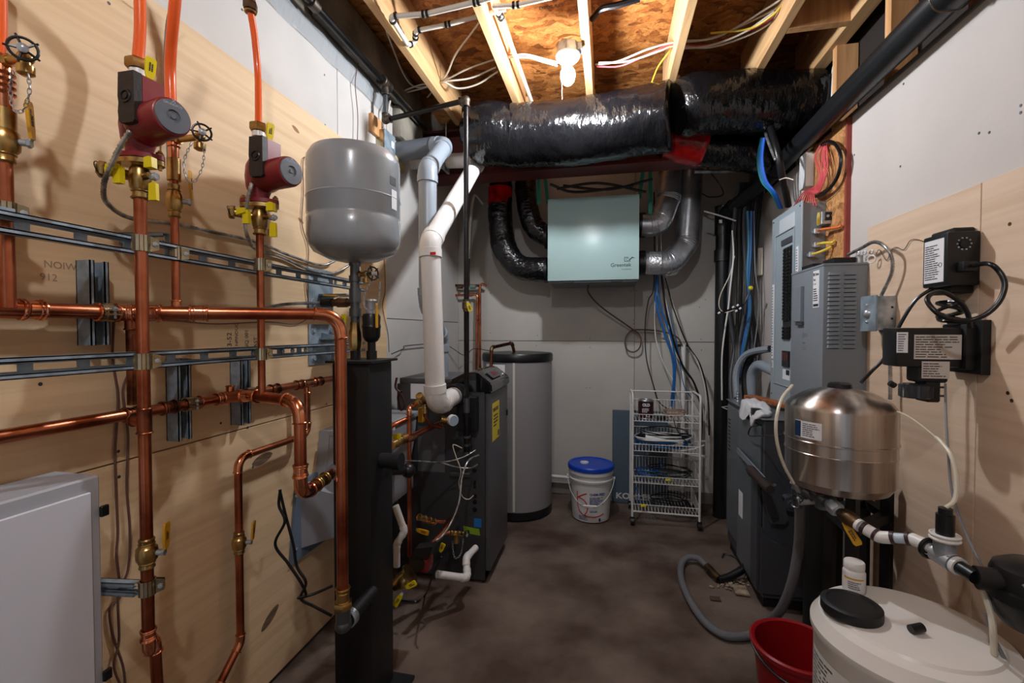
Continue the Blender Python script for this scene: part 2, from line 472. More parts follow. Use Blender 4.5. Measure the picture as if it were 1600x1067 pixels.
def hexn(mb, p, d, r, h):
    return mb.lathe([(r * 0.92, -h / 2), (r, -h / 2 + h * 0.15), (r, h / 2 - h * 0.15), (r * 0.92, h / 2)], p, d, n=6)
def valve(name, label, p, d, side, r, lever_dir, lev_m, group=None, L=0.07, lev_L=0.06):
    """ball valve around a pipe: body, stem nut, coated lever"""
    p = V(p); d = V(d).normalized(); side = V(side).normalized()
    th = T(name, label, 'valve', p - d * L / 2, group)
    mb = MB().lathe([(r * 1.15, -L / 2), (r * 1.3, -L / 2 + 0.003), (r * 1.15, -L * 0.34), (r * 1.2, -L * 0.3), (r * 1.65, -L * 0.2), (r * 1.75, 0), (r * 1.65, L * 0.18),
                     (r * 1.2, L * 0.27), (r * 1.15, L * 0.34), (r * 1.3, L / 2 - 0.003), (r * 1.15, L / 2)], p, d, n=24)
    for s_ in (-1, 1): mb.torus(p + d * s_ * L * 0.31, d, r * 1.2, r * 0.16, 20, 6)
    body = mb.build('valve_body', BRASS, th)
    q = p + side * (r * 1.65)
    mb = MB().cyl(q, q + side * 0.016, 0.0065, 14)
    hexn(mb, q + side * 0.014, side, 0.009, 0.006).build('stem_nut', ZINC, th)
    lever(th, q + side * 0.012, lever_dir, side, lev_L, lev_m)
    return th
def lever(th, q, ld, side, L, m, wdt=0.0095, writing=True):
    ld = V(ld).normalized(); side = V(side).normalized(); wv = ld.cross(side).normalized()
    a = q + ld * 0.008
    pts = [(0, -.7), (0.25, -1), (0.9, -1.15), (1, -.8), (1, .8), (0.9, 1.15), (0.25, 1), (0, .7)]
    poly = [a + ld * (L * t) + wv * (wdt * s_) + side * 0.004 for t, s_ in pts]
    lv = MB().prism(poly, side * 0.005).build('lever', m, th)
    MB().prism([q - wv * 0.005, q + wv * 0.005, a + wv * 0.006 + side * 0.004, a - wv * 0.006 + side * 0.004], side * 0.003).build('lever_arm', ZINC, th)
    if writing:
        MB().lines(a + ld * L * 0.35 + side * 0.0092 + wv * wdt * 0.5, ld, -wv, L * 0.5, wdt, 2, 0.6).build('lettering', INK, lv)
    return lv
def chain(th, pts, m=ZINC, link=0.009):
    P = resample(curve(pts, 12), link); mb = MB()
    for i, (a, b) in enumerate(zip(P, P[1:])):
        t = (b - a).normalized(); u = t.orthogonal().normalized(); v = t.cross(u)
        if i % 2: u = v
        c = (a + b) / 2
        q = [c + t * math.cos(2 * PI * k / 8) * link * 0.72 + u * math.sin(2 * PI * k / 8) * link * 0.3 for k in range(8)]
        mb.tube(q, 0.0008, 4, closed=True)
    return mb.build('chain', m, th)
def handwheel(th, c, ax, R, spokes=5):
    c = V(c); ax = V(ax).normalized(); u = ax.orthogonal().normalized(); v = ax.cross(u)
    mb = MB().torus(c, ax, R, R * 0.13, 28, 8)
    for k in range(spokes):
        a = 2 * PI * k / spokes; dd = u * math.cos(a) + v * math.sin(a)
        mb.cyl(c, c + dd * R, R * 0.11, 6)
        mb.cyl(c + dd * R, c + dd * R * 1.3, R * 0.13, 8, R * 0.09)
    hw = mb.build('handwheel', BLK, th)
    MB().lathe([(R * 0.42, 0), (R * 0.42, 0.003), (R * 0.15, 0.006), (0, 0.007)], c + ax * 0.002, ax, n=16).build('wheel_hub', ZINC, hw)
def drain_valve(name, label, p, d, wheel_dir, chain_pts, group=None, R=0.02, Ld=0.045):
    """hose-bib with small black handwheel, cap and chain"""
    p = V(p); d = V(d).normalized(); wd = V(wheel_dir).normalized()
    th = T(name, label, 'valve', p, group)
    q = p + d * Ld
    mb = MB().cyl(p, q, 0.008, 14)
    hexn(mb, p + d * 0.018, d, 0.012, 0.01)
    mb.ball(q, 0.0125, 14)
    mb.cyl(q, q + wd * 0.03, 0.007, 12)
    mb.build('valve_body', BRASS, th)
    MB().lathe([(0.008, 0), (0.008, 0.014), (0.013, 0.016), (0.013, 0.03), (0.007, 0.034)], q, (0, 0, -1), n=16).build('outlet_cap', BRASS, th)
    handwheel(th, q + wd * 0.036, wd, R)
    if chain_pts: chain(th, chain_pts)
    return th
def clamp(th, p, d, out, r, W=0.03):
    """two-piece strut clamp around a pipe, ears pointing along out"""
    p = V(p); d = V(d).normalized(); out = V(out).normalized(); s_ = d.cross(out).normalized()
    mb = MB()
    n = 14; pts = [p + (out * math.cos(a) + s_ * math.sin(a)) * (r * 1.16) for a in [PI * 1.0 * (i / n) * 2 for i in range(n + 1)]]
    for a, b in zip(pts, pts[1:]):
        ra = (a - p).normalized(); rb = (b - p).normalized()
        mb.prism([a - d * W / 2, a + d * W / 2, a + d * W / 2 + ra * 0.003, a - d * W / 2 + ra * 0.003], (b - a))
    for t in (-1, 1):
        o = p + out * r * 1.1 + s_ * t * 0.0035
        mb.prism([o - d * W / 2, o + d * W / 2, o + d * W * 0.35 + out * 0.018, o - d * W * 0.35 + out * 0.018], s_ * t * 0.0028)
    c = mb.build('pipe_clamp', CLAMP, th)
    m2 = MB().cyl(p + out * (r + 0.012) - s_ * 0.014, p + out * (r + 0.012) + s_ * 0.014, 0.0028, 8)
    hexn(m2, p + out * (r + 0.012) - s_ * 0.009, s_, 0.006, 0.004); m2.build('clamp_bolt', ZINC, c)
    return c

# ================================================================ THE SETTING
XL, XR, YB, YF, ZJ, ZC_ = -1.22, 1.0, 3.62, -1.5, 2.6, 2.84
# floor
mb = MB(); NX, NY = 44, 60
from mathutils import noise as nz
vs = [[mb.bm.verts.new((-1.4 + 2.9 * i / NX, -1.6 + 5.4 * j / NY,
        nz.noise(V((i * .33, j * .33, 0))) * 0.004 - 0.004)) for i in range(NX + 1)] for j in range(NY + 1)]
for j in range(NY):
    for i in range(NX): mb.bm.faces.new((vs[j][i], vs[j][i + 1], vs[j + 1][i + 1], vs[j + 1][i]))
fl = struct(mb.build('floor', FLOOR, None, angle=3))
fl['label'] = 'stained bare concrete floor'
# left wall
wl = struct(B((XL - 0.12, YF, 0), (XL - 0.012, YB + 0.1, ZJ)).build('wall_left', CORE))
for (y0, y1, z0, z1) in ((YF, -0.298, 0.0, 1.368), (YF, -0.298, 1.372, 2.6), (-0.294, 1.90, 0.0, 1.368), (-0.294, 1.90, 1.372, 2.6),
                         (1.904, YB, 0.0, 1.368), (1.904, YB, 1.372, 2.6)):
    B((XL - 0.012, y0, z0), (XL, y1, z1), 0.001).build('drywall_sheet', DRY_L, wl)
B((XL, YF, 0.02), (XL + 0.018, 2.33, 0.968), 0.0008).build('plywood_sheet', PLY_L, wl)
B((XL, YF, 0.972), (XL + 0.018, 2.33, 2.19), 0.0008).build('plywood_sheet', PLY_L, wl)
PXL = XL + 0.018
scr = MB().lathe([(0.0042, 0), (0.0042, 0.001), (0, 0.0006)], (0, 0, 0), (1, 0, 0), n=10).build('screw_head', STEELD, wl)
for (px, py) in ((378, 15), (379, 110), (382, 143), (508, 195), (507, 117), (507, 224), (63, 600), (387, 668), (345, 661), (510, 631), (170, 5), (395, 730), (186, 745), (185, 705)):
    q = atX(px, py, PXL if (py > 200 or px < 200) else XL)
    c = dup(scr, wl); c.location = q - WPOS[wl.name]
scr.location = V((PXL, 0.5, 2.1)) - WPOS[wl.name]
# pencil marks and stamps on the plywood
def ply_text(s, px, py, size, deg=0, m=INKG, squash=1.0):
    o = atX(px, py, PXL + 0.0004); a = math.radians(deg)
    r = V((0, math.cos(a), math.sin(a))); u = V((0, -math.sin(a), math.cos(a)))
    return MB().text(s, size, o, r, u, 0.0002, squash).build('stamped_lettering', m, wl)
PENCIL = mat('pencil', (158, 132, 108), 0.7)
ply_text('NOIW', 68, 417, 0.022, 0, PENCIL); ply_text('912', 62, 437, 0.022, 0, PENCIL)
for (s, px, py, sz) in (('EAST', 402, 548, 0.022), ('INQ 001', 388, 548, 0.02), ('A NPINDUC', 372, 548, 0.017), ('53-52', 362, 548, 0.026)):
    ply_text(s, px, py, sz, 90, INK)
PLUG = mat('plywood_plug', (128, 104, 84), 0.7, col2=(96, 74, 56), var=20, stretch=(1, 1, 8))
for (px, py, L_, a_) in ((410, 717, 0.05, 0.15), (422, 965, 0.05, 0.5), (470, 345, 0.018, -0.4), (462, 202, 0.022, -0.3), (405, 18, 0.02, 0)):
    q = atX(px, py, PXL); u = V((0, math.cos(a_), math.sin(a_))); v_ = V((0, -math.sin(a_), math.cos(a_)))
    if py < 100: continue
    MB().prism([q + u * L_ * math.cos(t) + v_ * L_ * 0.36 * math.sin(t) * abs(math.sin(t)) ** .3 for t in [2 * PI * k / 20 for k in range(20)]], (0.0006, 0, 0)).build('plywood_plug', PLUG if L_ > .03 else mat('knot', (150, 104, 70), .7), wl)
# foundation strip above the drywall, with film and rim
fd = struct(MB().box((XL - 0.14, YF, ZJ), (XL - 0.01, YB + 0.1, ZC_)).build('trim_1', MORTAR)); fd['label'] = 'rough mortar rim above the left wall'
mb = MB(); n = 70; rows = []
for i in range(n + 1):
    y = -1.0 + 3.4 * i / n
    rows.append([mb.bm.verts.new((XL + 0.006 + 0.01 * nz.noise(V((i * .5, j * 1.3, 5))) + (0.012 if j == 1 else 0), y, 2.605 - 0.055 * j + 0.008 * nz.noise(V((i * .35, j, 0))))) for j in range(3)])
for A, Bq in zip(rows, rows[1:]):
    for j in range(2): mb.bm.faces.new((A[j], A[j + 1], Bq[j + 1], Bq[j]))
mb.build('vapour_barrier', PLASTICF, wl, angle=3)
# crumbling mortar lump on the rim near the vents
MB().box((XL + .002, 1.7, 2.60), (XL + 0.05, 2.75, 2.82), 0.015, 2).noise(0.02, 9).build('mortar_lump', MORTAR, wl)
MB().box((XL + .002, 2.45, 2.42), (XL + 0.05, 2.79, 2.60), 0.015, 2).noise(0.02, 12).build('mortar_lump', MORTAR, wl)
B((XL, 2.18, 2.335), (XL + 0.02, 2.29, 2.43), 0.002).build('lath_scrap', LUMBERZ, wl)
# back wall
wb = struct(B((XL - 0.1, YB + 0.012, 0), (XR + 0.2, YB + 0.12, ZC_)).build('wall_back', CORE))
for (x0, x1, z0, z1) in ((XL, -1.13, 0.08, 1.218), (XL, -1.13, 1.222, 2.6), (-1.127, 0.198, 0.08, 1.218), (-1.127, 0.198, 1.222, 2.6), (0.201, XR, 0.08, 1.214), (0.201, XR, 1.218, 2.6)):
    B((x0, YB, z0), (x1, YB + 0.012, z1), 0.001).build('drywall_sheet', DRY_B, wb)
for (px, py) in ((766, 458), (766, 520), (768, 457), (990, 453), (990, 500), (990, 506), (922, 543), (922, 606), (922, 529), (1095, 530), (1096, 547), (1102, 468), (1093, 480), (1012, 464), (840, 524), (838, 540), (916, 606), (716, 410), (986, 455), (994, 454)):
    q = atY(px, py, YB)
    MB().lathe([(0.004, 0), (0.004, 0.001), (0, 0.0006)], q, (0, -1, 0), n=8).build('screw_head', STEELD, wb)
B((XL, YB - 0.006, 0), (XR, YB + 0.012, 0.085), 0.002).build('sill_strip', CORE, wb)
# right wall, with the open stud bay above it and the board behind the panels
wr = struct(B((XR + 0.014, YF, 0), (XR + 0.1, YB, 2.2)).build('wall_right', CORE))
B((XR, YF, 0.0), (XR + 0.013, -0.302, 2.2), 0.001).build('drywall_sheet', DRY_R, wr)
B((XR, -0.298, 0.0), (XR + 0.013, 2.19, 2.2), 0.001).build('drywall_sheet', DRY_R, wr)
B((XR, 2.62, 0.0), (XR + 0.013, YB, 2.2), 0.001).build('drywall_sheet', DRY_R, wr)
PLR = XR - 0.016
B((PLR, YF, 0.02), (XR, 1.47, 1.70), 0.0008).build('plywood_sheet', PLY_R, wr)
B((PLR, 1.474, 0.02), (XR, 2.02, 1.70), 0.0008).build('plywood_sheet', PLY_R, wr)
B((PLR - 0.002, 2.2, 0.9), (XR + 0.006, 2.62, 2.2), 0.001).build('osb_board', OSBW, wr)
B((PLR - 0.003, 2.186, 0.9), (XR + 0.006, 2.2, 2.2), 0.0005).build('painted_edge', mat('red_edge_paint', (142, 60, 46), 0.6), wr)
for (px, py) in ((1412, 131), (1595, 165), (1595, 176), (1530, 208), (1546, 207), (1407, 260), (1335, 242)):
    q = atX(px, py, XR)
    MB().lathe([(0.004, 0), (0.004, 0.001), (0, 0.0006)], q, (-1, 0, 0), n=8).build('screw_head', STEELD, wr)
for (px, py) in ((1578, 350), (1575, 614), (1581, 626), (1469, 452)):
    q = atX(px, py, PLR)
    MB().lathe([(0.005, 0), (0.005, 0.001), (0, 0.0006)], q, (-1, 0, 0), n=8).build('screw_head', BRONZE, wr)
B((XR - 0.004, YF, 2.2), (XR + 0.09, 2.3, 2.215)).build('top_edge', CORE, wr)
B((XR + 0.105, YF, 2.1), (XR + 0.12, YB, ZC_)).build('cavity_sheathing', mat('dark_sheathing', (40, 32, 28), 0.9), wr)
for y in (-0.9, -0.1, 0.3, 0.72, 1.13, 1.54, 1.95, 2.36, 2.77):
    B((XR + 0.012, y, 2.2), (XR + 0.10, y + 0.038, ZJ), 0.001).build('stud', LUMBERZ, wr)
q = V((PLR, 1.155, 1.245))    # cut-out with outlet at the right edge of the picture
s1 = B((PLR - 0.001, 1.06, 1.17), (PLR + 0.004, 1.135, 1.31), 0.001).build('outlet_plate', PORC, wr)
for zz in (1.21, 1.27): B((PLR - 0.003, 1.085, zz - 0.012), (PLR - 0.001, 1.11, zz + 0.012), 0.0008).build('socket_face', WPANELF, s1)
mb = MB()
for a, b in (((1.05, 1.16), (1.145, 1.166)), ((1.05, 1.314), (1.145, 1.32)), ((1.139, 1.16), (1.145, 1.32))): mb.box((PLR - 0.008, a[0], a[1]), (PLR, b[0], b[1]))
mb.build('outlet_frame', PLY_R, wr)
# front wall behind the camera with a doorway
wf = struct(MB().box((XL - 0.1, YF - 0.1, 0), (-0.42, YF, ZC_)).box((0.42, YF - 0.1, 0), (XR + 0.2, YF, ZC_)).box((-0.42, YF - 0.1, 2.05), (0.42, YF, ZC_)).build('wall_front', DRY_B))
# ceiling: subfloor and joists
ce = struct(B((XL - 0.14, YF - 0.1, ZC_), (XR + 0.2, YB + 0.12, ZC_ + 0.02)).build('ceiling', OSBC))
JX = [-1.365, -0.93, -0.52, -0.105, 0.32, 0.735, 1.02]
JW = [0.038] * 5 + [0.038, 0.06]
for i, (x, wd) in enumerate(zip(JX[1:], JW[1:])):
    y1 = 2.78
    B((x - wd / 2, YF, ZJ), (x + wd / 2, y1, ZC_), 0.0015).build('joist', LUMBER, ce)
for x in JX[1:-1]:
    B((x - 0.019, 2.98, ZJ + .0), (x + 0.019, YB, ZC_), 0.0015).build('joist', LUMBER, ce)
B((0.756, 2.19, ZJ), (0.99, 2.228, ZC_ - .08), 0.001).build('blocking', LUMBERZ, ce)
# OSB sheet joint and stamp
o0 = V((-0.33, 2.13, ZC_ - 0.0008))
MB().text('OSB 23/32', 0.05, o0, (1, -0.03, 0), (0, -1, 0), 0.0002, 0.7).text('EXPOSURE 1', 0.03, o0 + V((0, .07, 0)), (1, -0.03, 0), (0, -1, 0), 0.0002, 0.7).build('stamped_lettering', INK, ce)
# steel beam
mb = MB().box((XL, 2.80, 2.575), (XR + .1, 2.97, 2.59)).box((XL, 2.80, 2.29), (XR + .1, 2.97, 2.305)).box((XL, 2.88, 2.3), (XR + .1, 2.892, 2.58))
bo = mb.build('steel_beam', REDBEAM); tag(bo, 'dark red painted steel I-beam crossing the ceiling behind the big black duct', 'beam')

# ================================================================ LEFT WALL: struts, copper, pumps
EX, EY, EZ = V((1, 0, 0)), V((0, 1, 0)), V((0, 0, 1))
def strut(name, label, a, b, nrm, W=0.041, D=0.021, group=None, slots=True, th=None):
    """slotted steel channel from a to b; nrm = the direction its open side faces"""
    a = V(a); b = V(b); d = (b - a).normalized(); n = V(nrm).normalized(); s_ = d.cross(n).normalized(); L = (b - a).length
    t = 0.0025
    if th is None:
        th = T(name, label, 'strut', a, group)
    mb = MB()
    def bar(s0, s1, n0, n1, l0=0, l1=L):
        o = a
        mb.prism([o + d * l0 + s_ * s0 + n * n0, o + d * l0 + s_ * s1 + n * n0, o + d * l0 + s_ * s1 + n * n1, o + d * l0 + s_ * s0 + n * n1], d * (l1 - l0))
    h = W / 2
    bar(-h, -h + t, 0, D); bar(h - t, h, 0, D)
    bar(-h, -h + 0.010, D - t, D); bar(h - 0.010, h, D - t, D)
    bar(-h + 0.0075, -h + 0.010, D - 0.008, D); bar(h - 0.010, h - 0.0075, D - 0.008, D)
    if slots:
        bar(-h, -0.0068, 0, t); bar(0.0068, h, 0, t)
        l = 0.012; pitch, sl = 0.098, 0.074
        if L < 0.3: pitch, sl = 0.05, 0.028
        x = 0
        while x < L:
            bar(-0.0068, 0.0068, 0, t, x, min(L, x + pitch - sl)); x += pitch
    else: bar(-h, h, 0, t)
    mb.build('channel', GALV, th, smooth=False)
    return th
ZU, ZL = 1.497, 1.231
XRAIL = -1.085
rail_u = strut('strut_rail', 'upper slotted steel strut rail running level along the plywood wall behind the risers', (XRAIL, 0.25, ZU), (XRAIL, 1.86, ZU), EX)
rail_l = strut('strut_rail', 'lower slotted steel strut rail running level along the plywood wall, below the upper copper header', (XRAIL, 0.25, ZL), (XRAIL, 1.86, ZL), EX)
for y in (1.22, 1.27, 1.35, 1.40, 1.47, 1.52):
    bb = MB(); hexn(bb, V((XRAIL + 0.004, y, ZL)), EX, 0.0085, 0.006); bb.build('bolt_head', ZINC, rail_l)
for y in (1.66, 1.72, 1.78, 1.83):
    for rl, z in ((rail_u, ZU), (rail_l, ZL)):
        bb = MB(); hexn(bb, V((XRAIL + 0.004, y, z)), EX, 0.0075, 0.006); bb.build('bolt_head', ZINC, rl)
def bracket(y, z, up, lab):
    th = T('wing_bracket', lab, 'bracket', (PXL, y, z), 'galvanised brackets holding the strut rails')
    pl = B((PXL, y - 0.085, z - 0.085), (PXL + 0.006, y + 0.085, z + 0.085), 0.003, 2).build('wall_plate', GALVP, th)
    for sy in (-1, 1):
        for sz in (-1, 1):
            bb = MB().lathe([(0.017, 0), (0.017, 0.0015), (0.012, 0.003)], (PXL + 0.006, y + sy * 0.058, z + sz * 0.058), EX, n=18)
            hexn(bb, V((PXL + 0.011, y + sy * 0.058, z + sz * 0.058)), EX, 0.010, 0.007)
            bb.build('anchor_bolt', GALVP, pl)
    zz = z + (0.024 if up else -0.024)
    MB().prism([(PXL + 0.005, y - 0.02, zz - 0.003), (PXL + 0.005, y + 0.10, zz - 0.003), (XRAIL + 0.018, y + 0.085, zz - 0.003), (XRAIL + 0.018, y - 0.02, zz - 0.003)], (0, 0, 0.006)).build('arm', GALVP, th)
    zz2 = z + (0.05 if up else -0.05)
    MB().prism([(PXL + 0.006, y - 0.003, zz), (XRAIL - 0.005, y - 0.003, zz), (PXL + 0.006, y - 0.003, zz2)], (0, 0.006, 0)).build('gusset', GALVP, th)
bracket(1.735, ZU - 0.02, False, 'galvanised four-bolt wall bracket at the right end of the upper strut rail')
bracket(1.735, ZL + 0.012, True, 'galvanised four-bolt wall bracket at the right end of the lower strut rail')
bracket(0.55, ZU + 0.0, True, 'galvanised bracket behind the upper strut rail by the left edge, mostly hidden')
# upright strut pieces screwed to the plywood
def vstrut(px, y0, y1, lab):
    a = atX(px, y1, PXL); b = atX(px, y0, PXL)
    th = strut('strut_post', lab, (PXL + 0.001, a.y, a.z), (PXL + 0.001, a.y, b.z), EX, D=0.041)
    for zz in (a.z + 0.03, b.z - 0.025):
        bb = MB().lathe([(0.013, 0), (0.013, 0.001)], (PXL + 0.0035, a.y, zz), EX, n=16); hexn(bb, V((PXL + 0.007, a.y, zz)), EX, 0.009, 0.006); bb.build('lag_bolt', ZINC, th)
    return th, a.y
vs1, yv1 = vstrut(136, 409, 539, 'short upright strut holding the upper copper header, left of the tall front riser')
vs2, yv2 = vstrut(271, 560, 686, 'short upright strut below the lower rail, nearer the tall front riser')
vs3, yv3 = vstrut(368, 556, 662, 'short upright strut below the lower rail, nearer the black header column')
stub = strut('strut_stub', 'short level strut stub clamped to the bottom of the tall front riser', (PXL, 0.0, 0.0), (PXL, 0.01, 0), EX) if False else None

# --- upper header (copper)
RH = 0.0165
H0 = V((-1.145, 0.20, 1.342)); H1 = atX(180, 487, -1.145); H1.z = 1.344
H2 = C(532, 491, 1.33)
hu = T('copper_header_pipe', 'upper copper header pipe on the plywood, turning down in front of the black column', 'pipe', H0)
DB = C(532, 985, 1.31); DB = V((H2.x, H2.y, DB.z))
pipe_run(hu, [H0, H1, H2, V((H2.x, H2.y, DB.z + 0.05))], RH, COPPER, 0.055, COPPERB)
for px, m_ in ((48, COPPERB), (172, COPPERB), (195, COPPERB), (248, COPPERB), (330, COPPERB)):
    p = atX(px, 486, -1.145) if px < 180 else H1.lerp(H2, (atX(px, 486, (H1.x + (px - 180) / 355 * (H2.x - H1.x))).y - H1.y) / (H2.y - H1.y))
    d = EY if px < 180 else (H2 - H1)
    coupling(hu, V((p.x, p.y, 1.343 if px < 180 else p.z)), d, RH, 0.035, m_)
coupling(hu, V((H2.x, H2.y, DB.z + 0.075)), EZ, RH, 0.05, BRASS, 'brass_adapter')
hexn(MB(), V((H2.x, H2.y, DB.z + 0.05)), EZ, 0.028, 0.02).build('hex_nut', BRASS, hu)
clamp(vs1, V((-1.145, yv1, 1.343)), EY, EX, RH, 0.032)
# --- lower header (copper)
RL = 0.0143
ZLH = 1.096
lh = T('copper_header_pipe', 'lower tarnished copper header pipe on the plywood, running behind the black column', 'pipe', (-1.145, 0.2, ZLH))
pe = atX(530, 588, -1.145)
MB().tube([(-1.145, 0.2, ZLH), (-1.145, pe.y, ZLH)], RL, 20).build('pipe', COPPER, lh)
for px in (205, 262, 302, 345, 398, 428, 468, 497):
    p = atX(px, 600, -1.145); coupling(lh, V((-1.145, p.y, ZLH)), EY, RL, 0.035, COPPERD if px not in (302, 345) else COPPERB)
clamp(vs2, V((-1.145, yv2, ZLH)), EY, EX, RL, 0.032)
clamp(vs3, V((-1.145, yv3, ZLH)), EY, EX, RL, 0.032)
# branch off the lower header to the black column
bt = atX(352, 614, -1.145)
b1 = C(448, 628, 1.30); b1.z = ZLH - 0.012
b1 = V((-0.905, 1.12, 1.085)); b2 = V((-0.905, 1.12, 0.835)); b2 = C(470, 776, 1.30); b1 = V((b2.x, b2.y, 1.10)); b1.z = C(455, 628, 1.30).z
brp = T('copper_branch_pipe', 'copper branch with two big elbows from the lower header to the black column side', 'pipe', b2)
HB = V((-0.91, 1.42, b2.z))
pipe_run(brp, [V((-1.14, bt.y, ZLH)), V((-1.07, bt.y + 0.02, b1.z + .005)), b1, b2, HB], RH, COPPER, 0.045, COPPERB)
coupling(brp, b1.lerp(b2, 0.72), EZ, RH, 0.03, COPPERB)
coupling(brp, b2.lerp(HB, 0.45), HB - b2, RH, 0.06, BRASS, 'brass_adapter')
hexn(MB(), b2.lerp(HB, 0.78), HB - b2, 0.027, 0.02).build('union_nut', ZINC, brp)
# --- risers
def riser(px, zc, r, z0, z1, lab, m_=COPPER, name='copper_riser_pipe'):
    p = C(px, 517, zc)
    th = T(name, lab, 'pipe', (p.x, p.y, z0))
    if z1 is not None: MB().tube([(p.x, p.y, z0), (p.x, p.y, z1)], r, 20).build('pipe', m_, th)
    return th, V((p.x, p.y, 0))
zA_top = C(221, 290, 1.03).z
ra, PA = riser(223, 1.03, 0.0125, 0, None, 'tall front copper riser under the nearer red pump, ending in an offset near the floor')
zb = C(230, 1032, 1.03).z
e1 = C(300, 1045, 1.10); e1.z = zb
pipe_run(ra, [V((PA.x, PA.y, zA_top)), V((PA.x, PA.y, zb)), V((-1.09, e1.y, zb - 0.006)), V((-1.09, e1.y + 0.01, zb - 0.25))], 0.0125, COPPER, 0.03, COPPERB)
tee(ra, V((PA.x, PA.y, ZLH)), EZ, V((-1, 0.1, 0)), 0.0125, 0.012, COPPERD)
coupling(ra, V((PA.x, PA.y, zb + 0.05)), EZ, 0.0125, 0.02, COPPERB)
va = valve('ball_valve', 'brass ball valve with upright amber lever low on the tall front riser', V((PA.x, PA.y, C(229, 868, 1.03).z)), EZ, V((0.9, 0.35, 0)), 0.0125, V((0.05, 0, 1)), YELD, 'brass ball valves with amber levers near the floor')
rb_z0 = ZLH
rbr, PB_ = riser(408, 1.36, 0.0105, rb_z0, C(404, 330, 1.36).z, 'thin copper riser under the farther red pump, joining the lower header')
tee(rbr, V((-1.145, PB_.y + 0.02, ZLH)), EY, EZ, RL, 0.0105, COPPERB)
rc, PCc = riser(276, 1.16, 0.0095, 1.344, C(270, 300, 1.16).z, 'short copper riser behind the nearer pump, rising from the upper header')
tee(rc, V((PCc.x, PCc.y, 1.343)), H2 - H1, EZ, RH, 0.0095, COPPERB)
rd, PDd = riser(13, 0.87, 0.0125, 1.344, C(5, 255, 0.87).z, 'copper riser at the left edge of the picture, rising from the upper header')
tee(rd, V((-1.145, PDd.y, 1.343)), EY, EZ, RH, 0.0125, COPPER)
# stubs under the upper header behind riser A
tee(hu, V((H1.x + 0.01, H1.y + 0.03, 1.343)), EY, -EZ, RH, 0.0125, COPPERD)
st = V((H1.x + 0.01, H1.y + 0.03, 0))
MB().tube([st + EZ * 1.33, st + EZ * 1.12], 0.0125, 18).build('drop_pipe', COPPERD, hu)
# clamps of the risers on the rails
for th, P_, r in ((ra, PA, 0.0125), (rbr, PB_, 0.0105)):
    for z in (ZU, ZL): clamp(th, V((P_.x, P_.y, z)), EZ, V((0.55, 0.83, 0)), r, 0.036)
clamp(rc, V((PCc.x, PCc.y, ZU)), EZ, V((0.55, 0.83, 0)), 0.0095, 0.034)
clamp(rd, V((PDd.x, PDd.y, ZU + 0.03)), EZ, V((0.55, 0.83, 0)), 0.0125, 0.034)
for P_, z, lab in ((PA, C(228, 922, 1.03).z, 'short level strut stub clamped low on the tall front riser'), (PCc, ZU + 0.035, 'strut stub behind the short riser, above the upper rail'), (PDd, ZU + 0.055, 'strut stub behind the riser at the left edge, above the upper rail')):
    th = strut('strut_stub', lab, (PXL + 0.001, P_.y - 0.02, z), (P_.x - 0.016, P_.y + 0.0, z), V((0.0, -1, 0)), W=0.03, D=0.02)
clamp(ra, V((PA.x, PA.y, C(228, 922, 1.03).z)), EZ, V((0.75, 0.66, 0)), 0.0125, 0.034)
# --- third small run: tee down from the lower header's right end, back left and down past a valve
sp0 = atX(480, 606, -1.145); ZS = 0.897
s3 = atX(372, 726, -1.145)
sr = T('copper_drop_pipe', 'thin copper drop right of the tall riser, bending left near the floor', 'pipe', (-1.145, s3.y, 0.1))
zb3 = atX(368, 1010, -1.145).z
pipe_run(sr, [V((-1.145, sp0.y, ZLH)), V((-1.145, sp0.y, ZS)), V((-1.145, s3.y, ZS)), V((-1.145, s3.y, zb3)), V((-1.15, s3.y - 0.09, zb3 - 0.09)), V((-1.15, s3.y - 0.1, 0.02))], 0.0115, COPPER, 0.035, COPPERB)
tee(sr, V((-1.145, sp0.y, ZLH)), EY, -EZ, RL, 0.0115, COPPERB)
valve('ball_valve', 'brass ball valve with upright amber lever on the thin copper drop beside the grey housing', V((-1.145, s3.y, atX(370, 850, -1.145).z)), EZ, V((0.9, 0.35, 0)), 0.0125, V((0.1, 0, 1)), YELD, 'brass ball valves with amber levers near the floor')

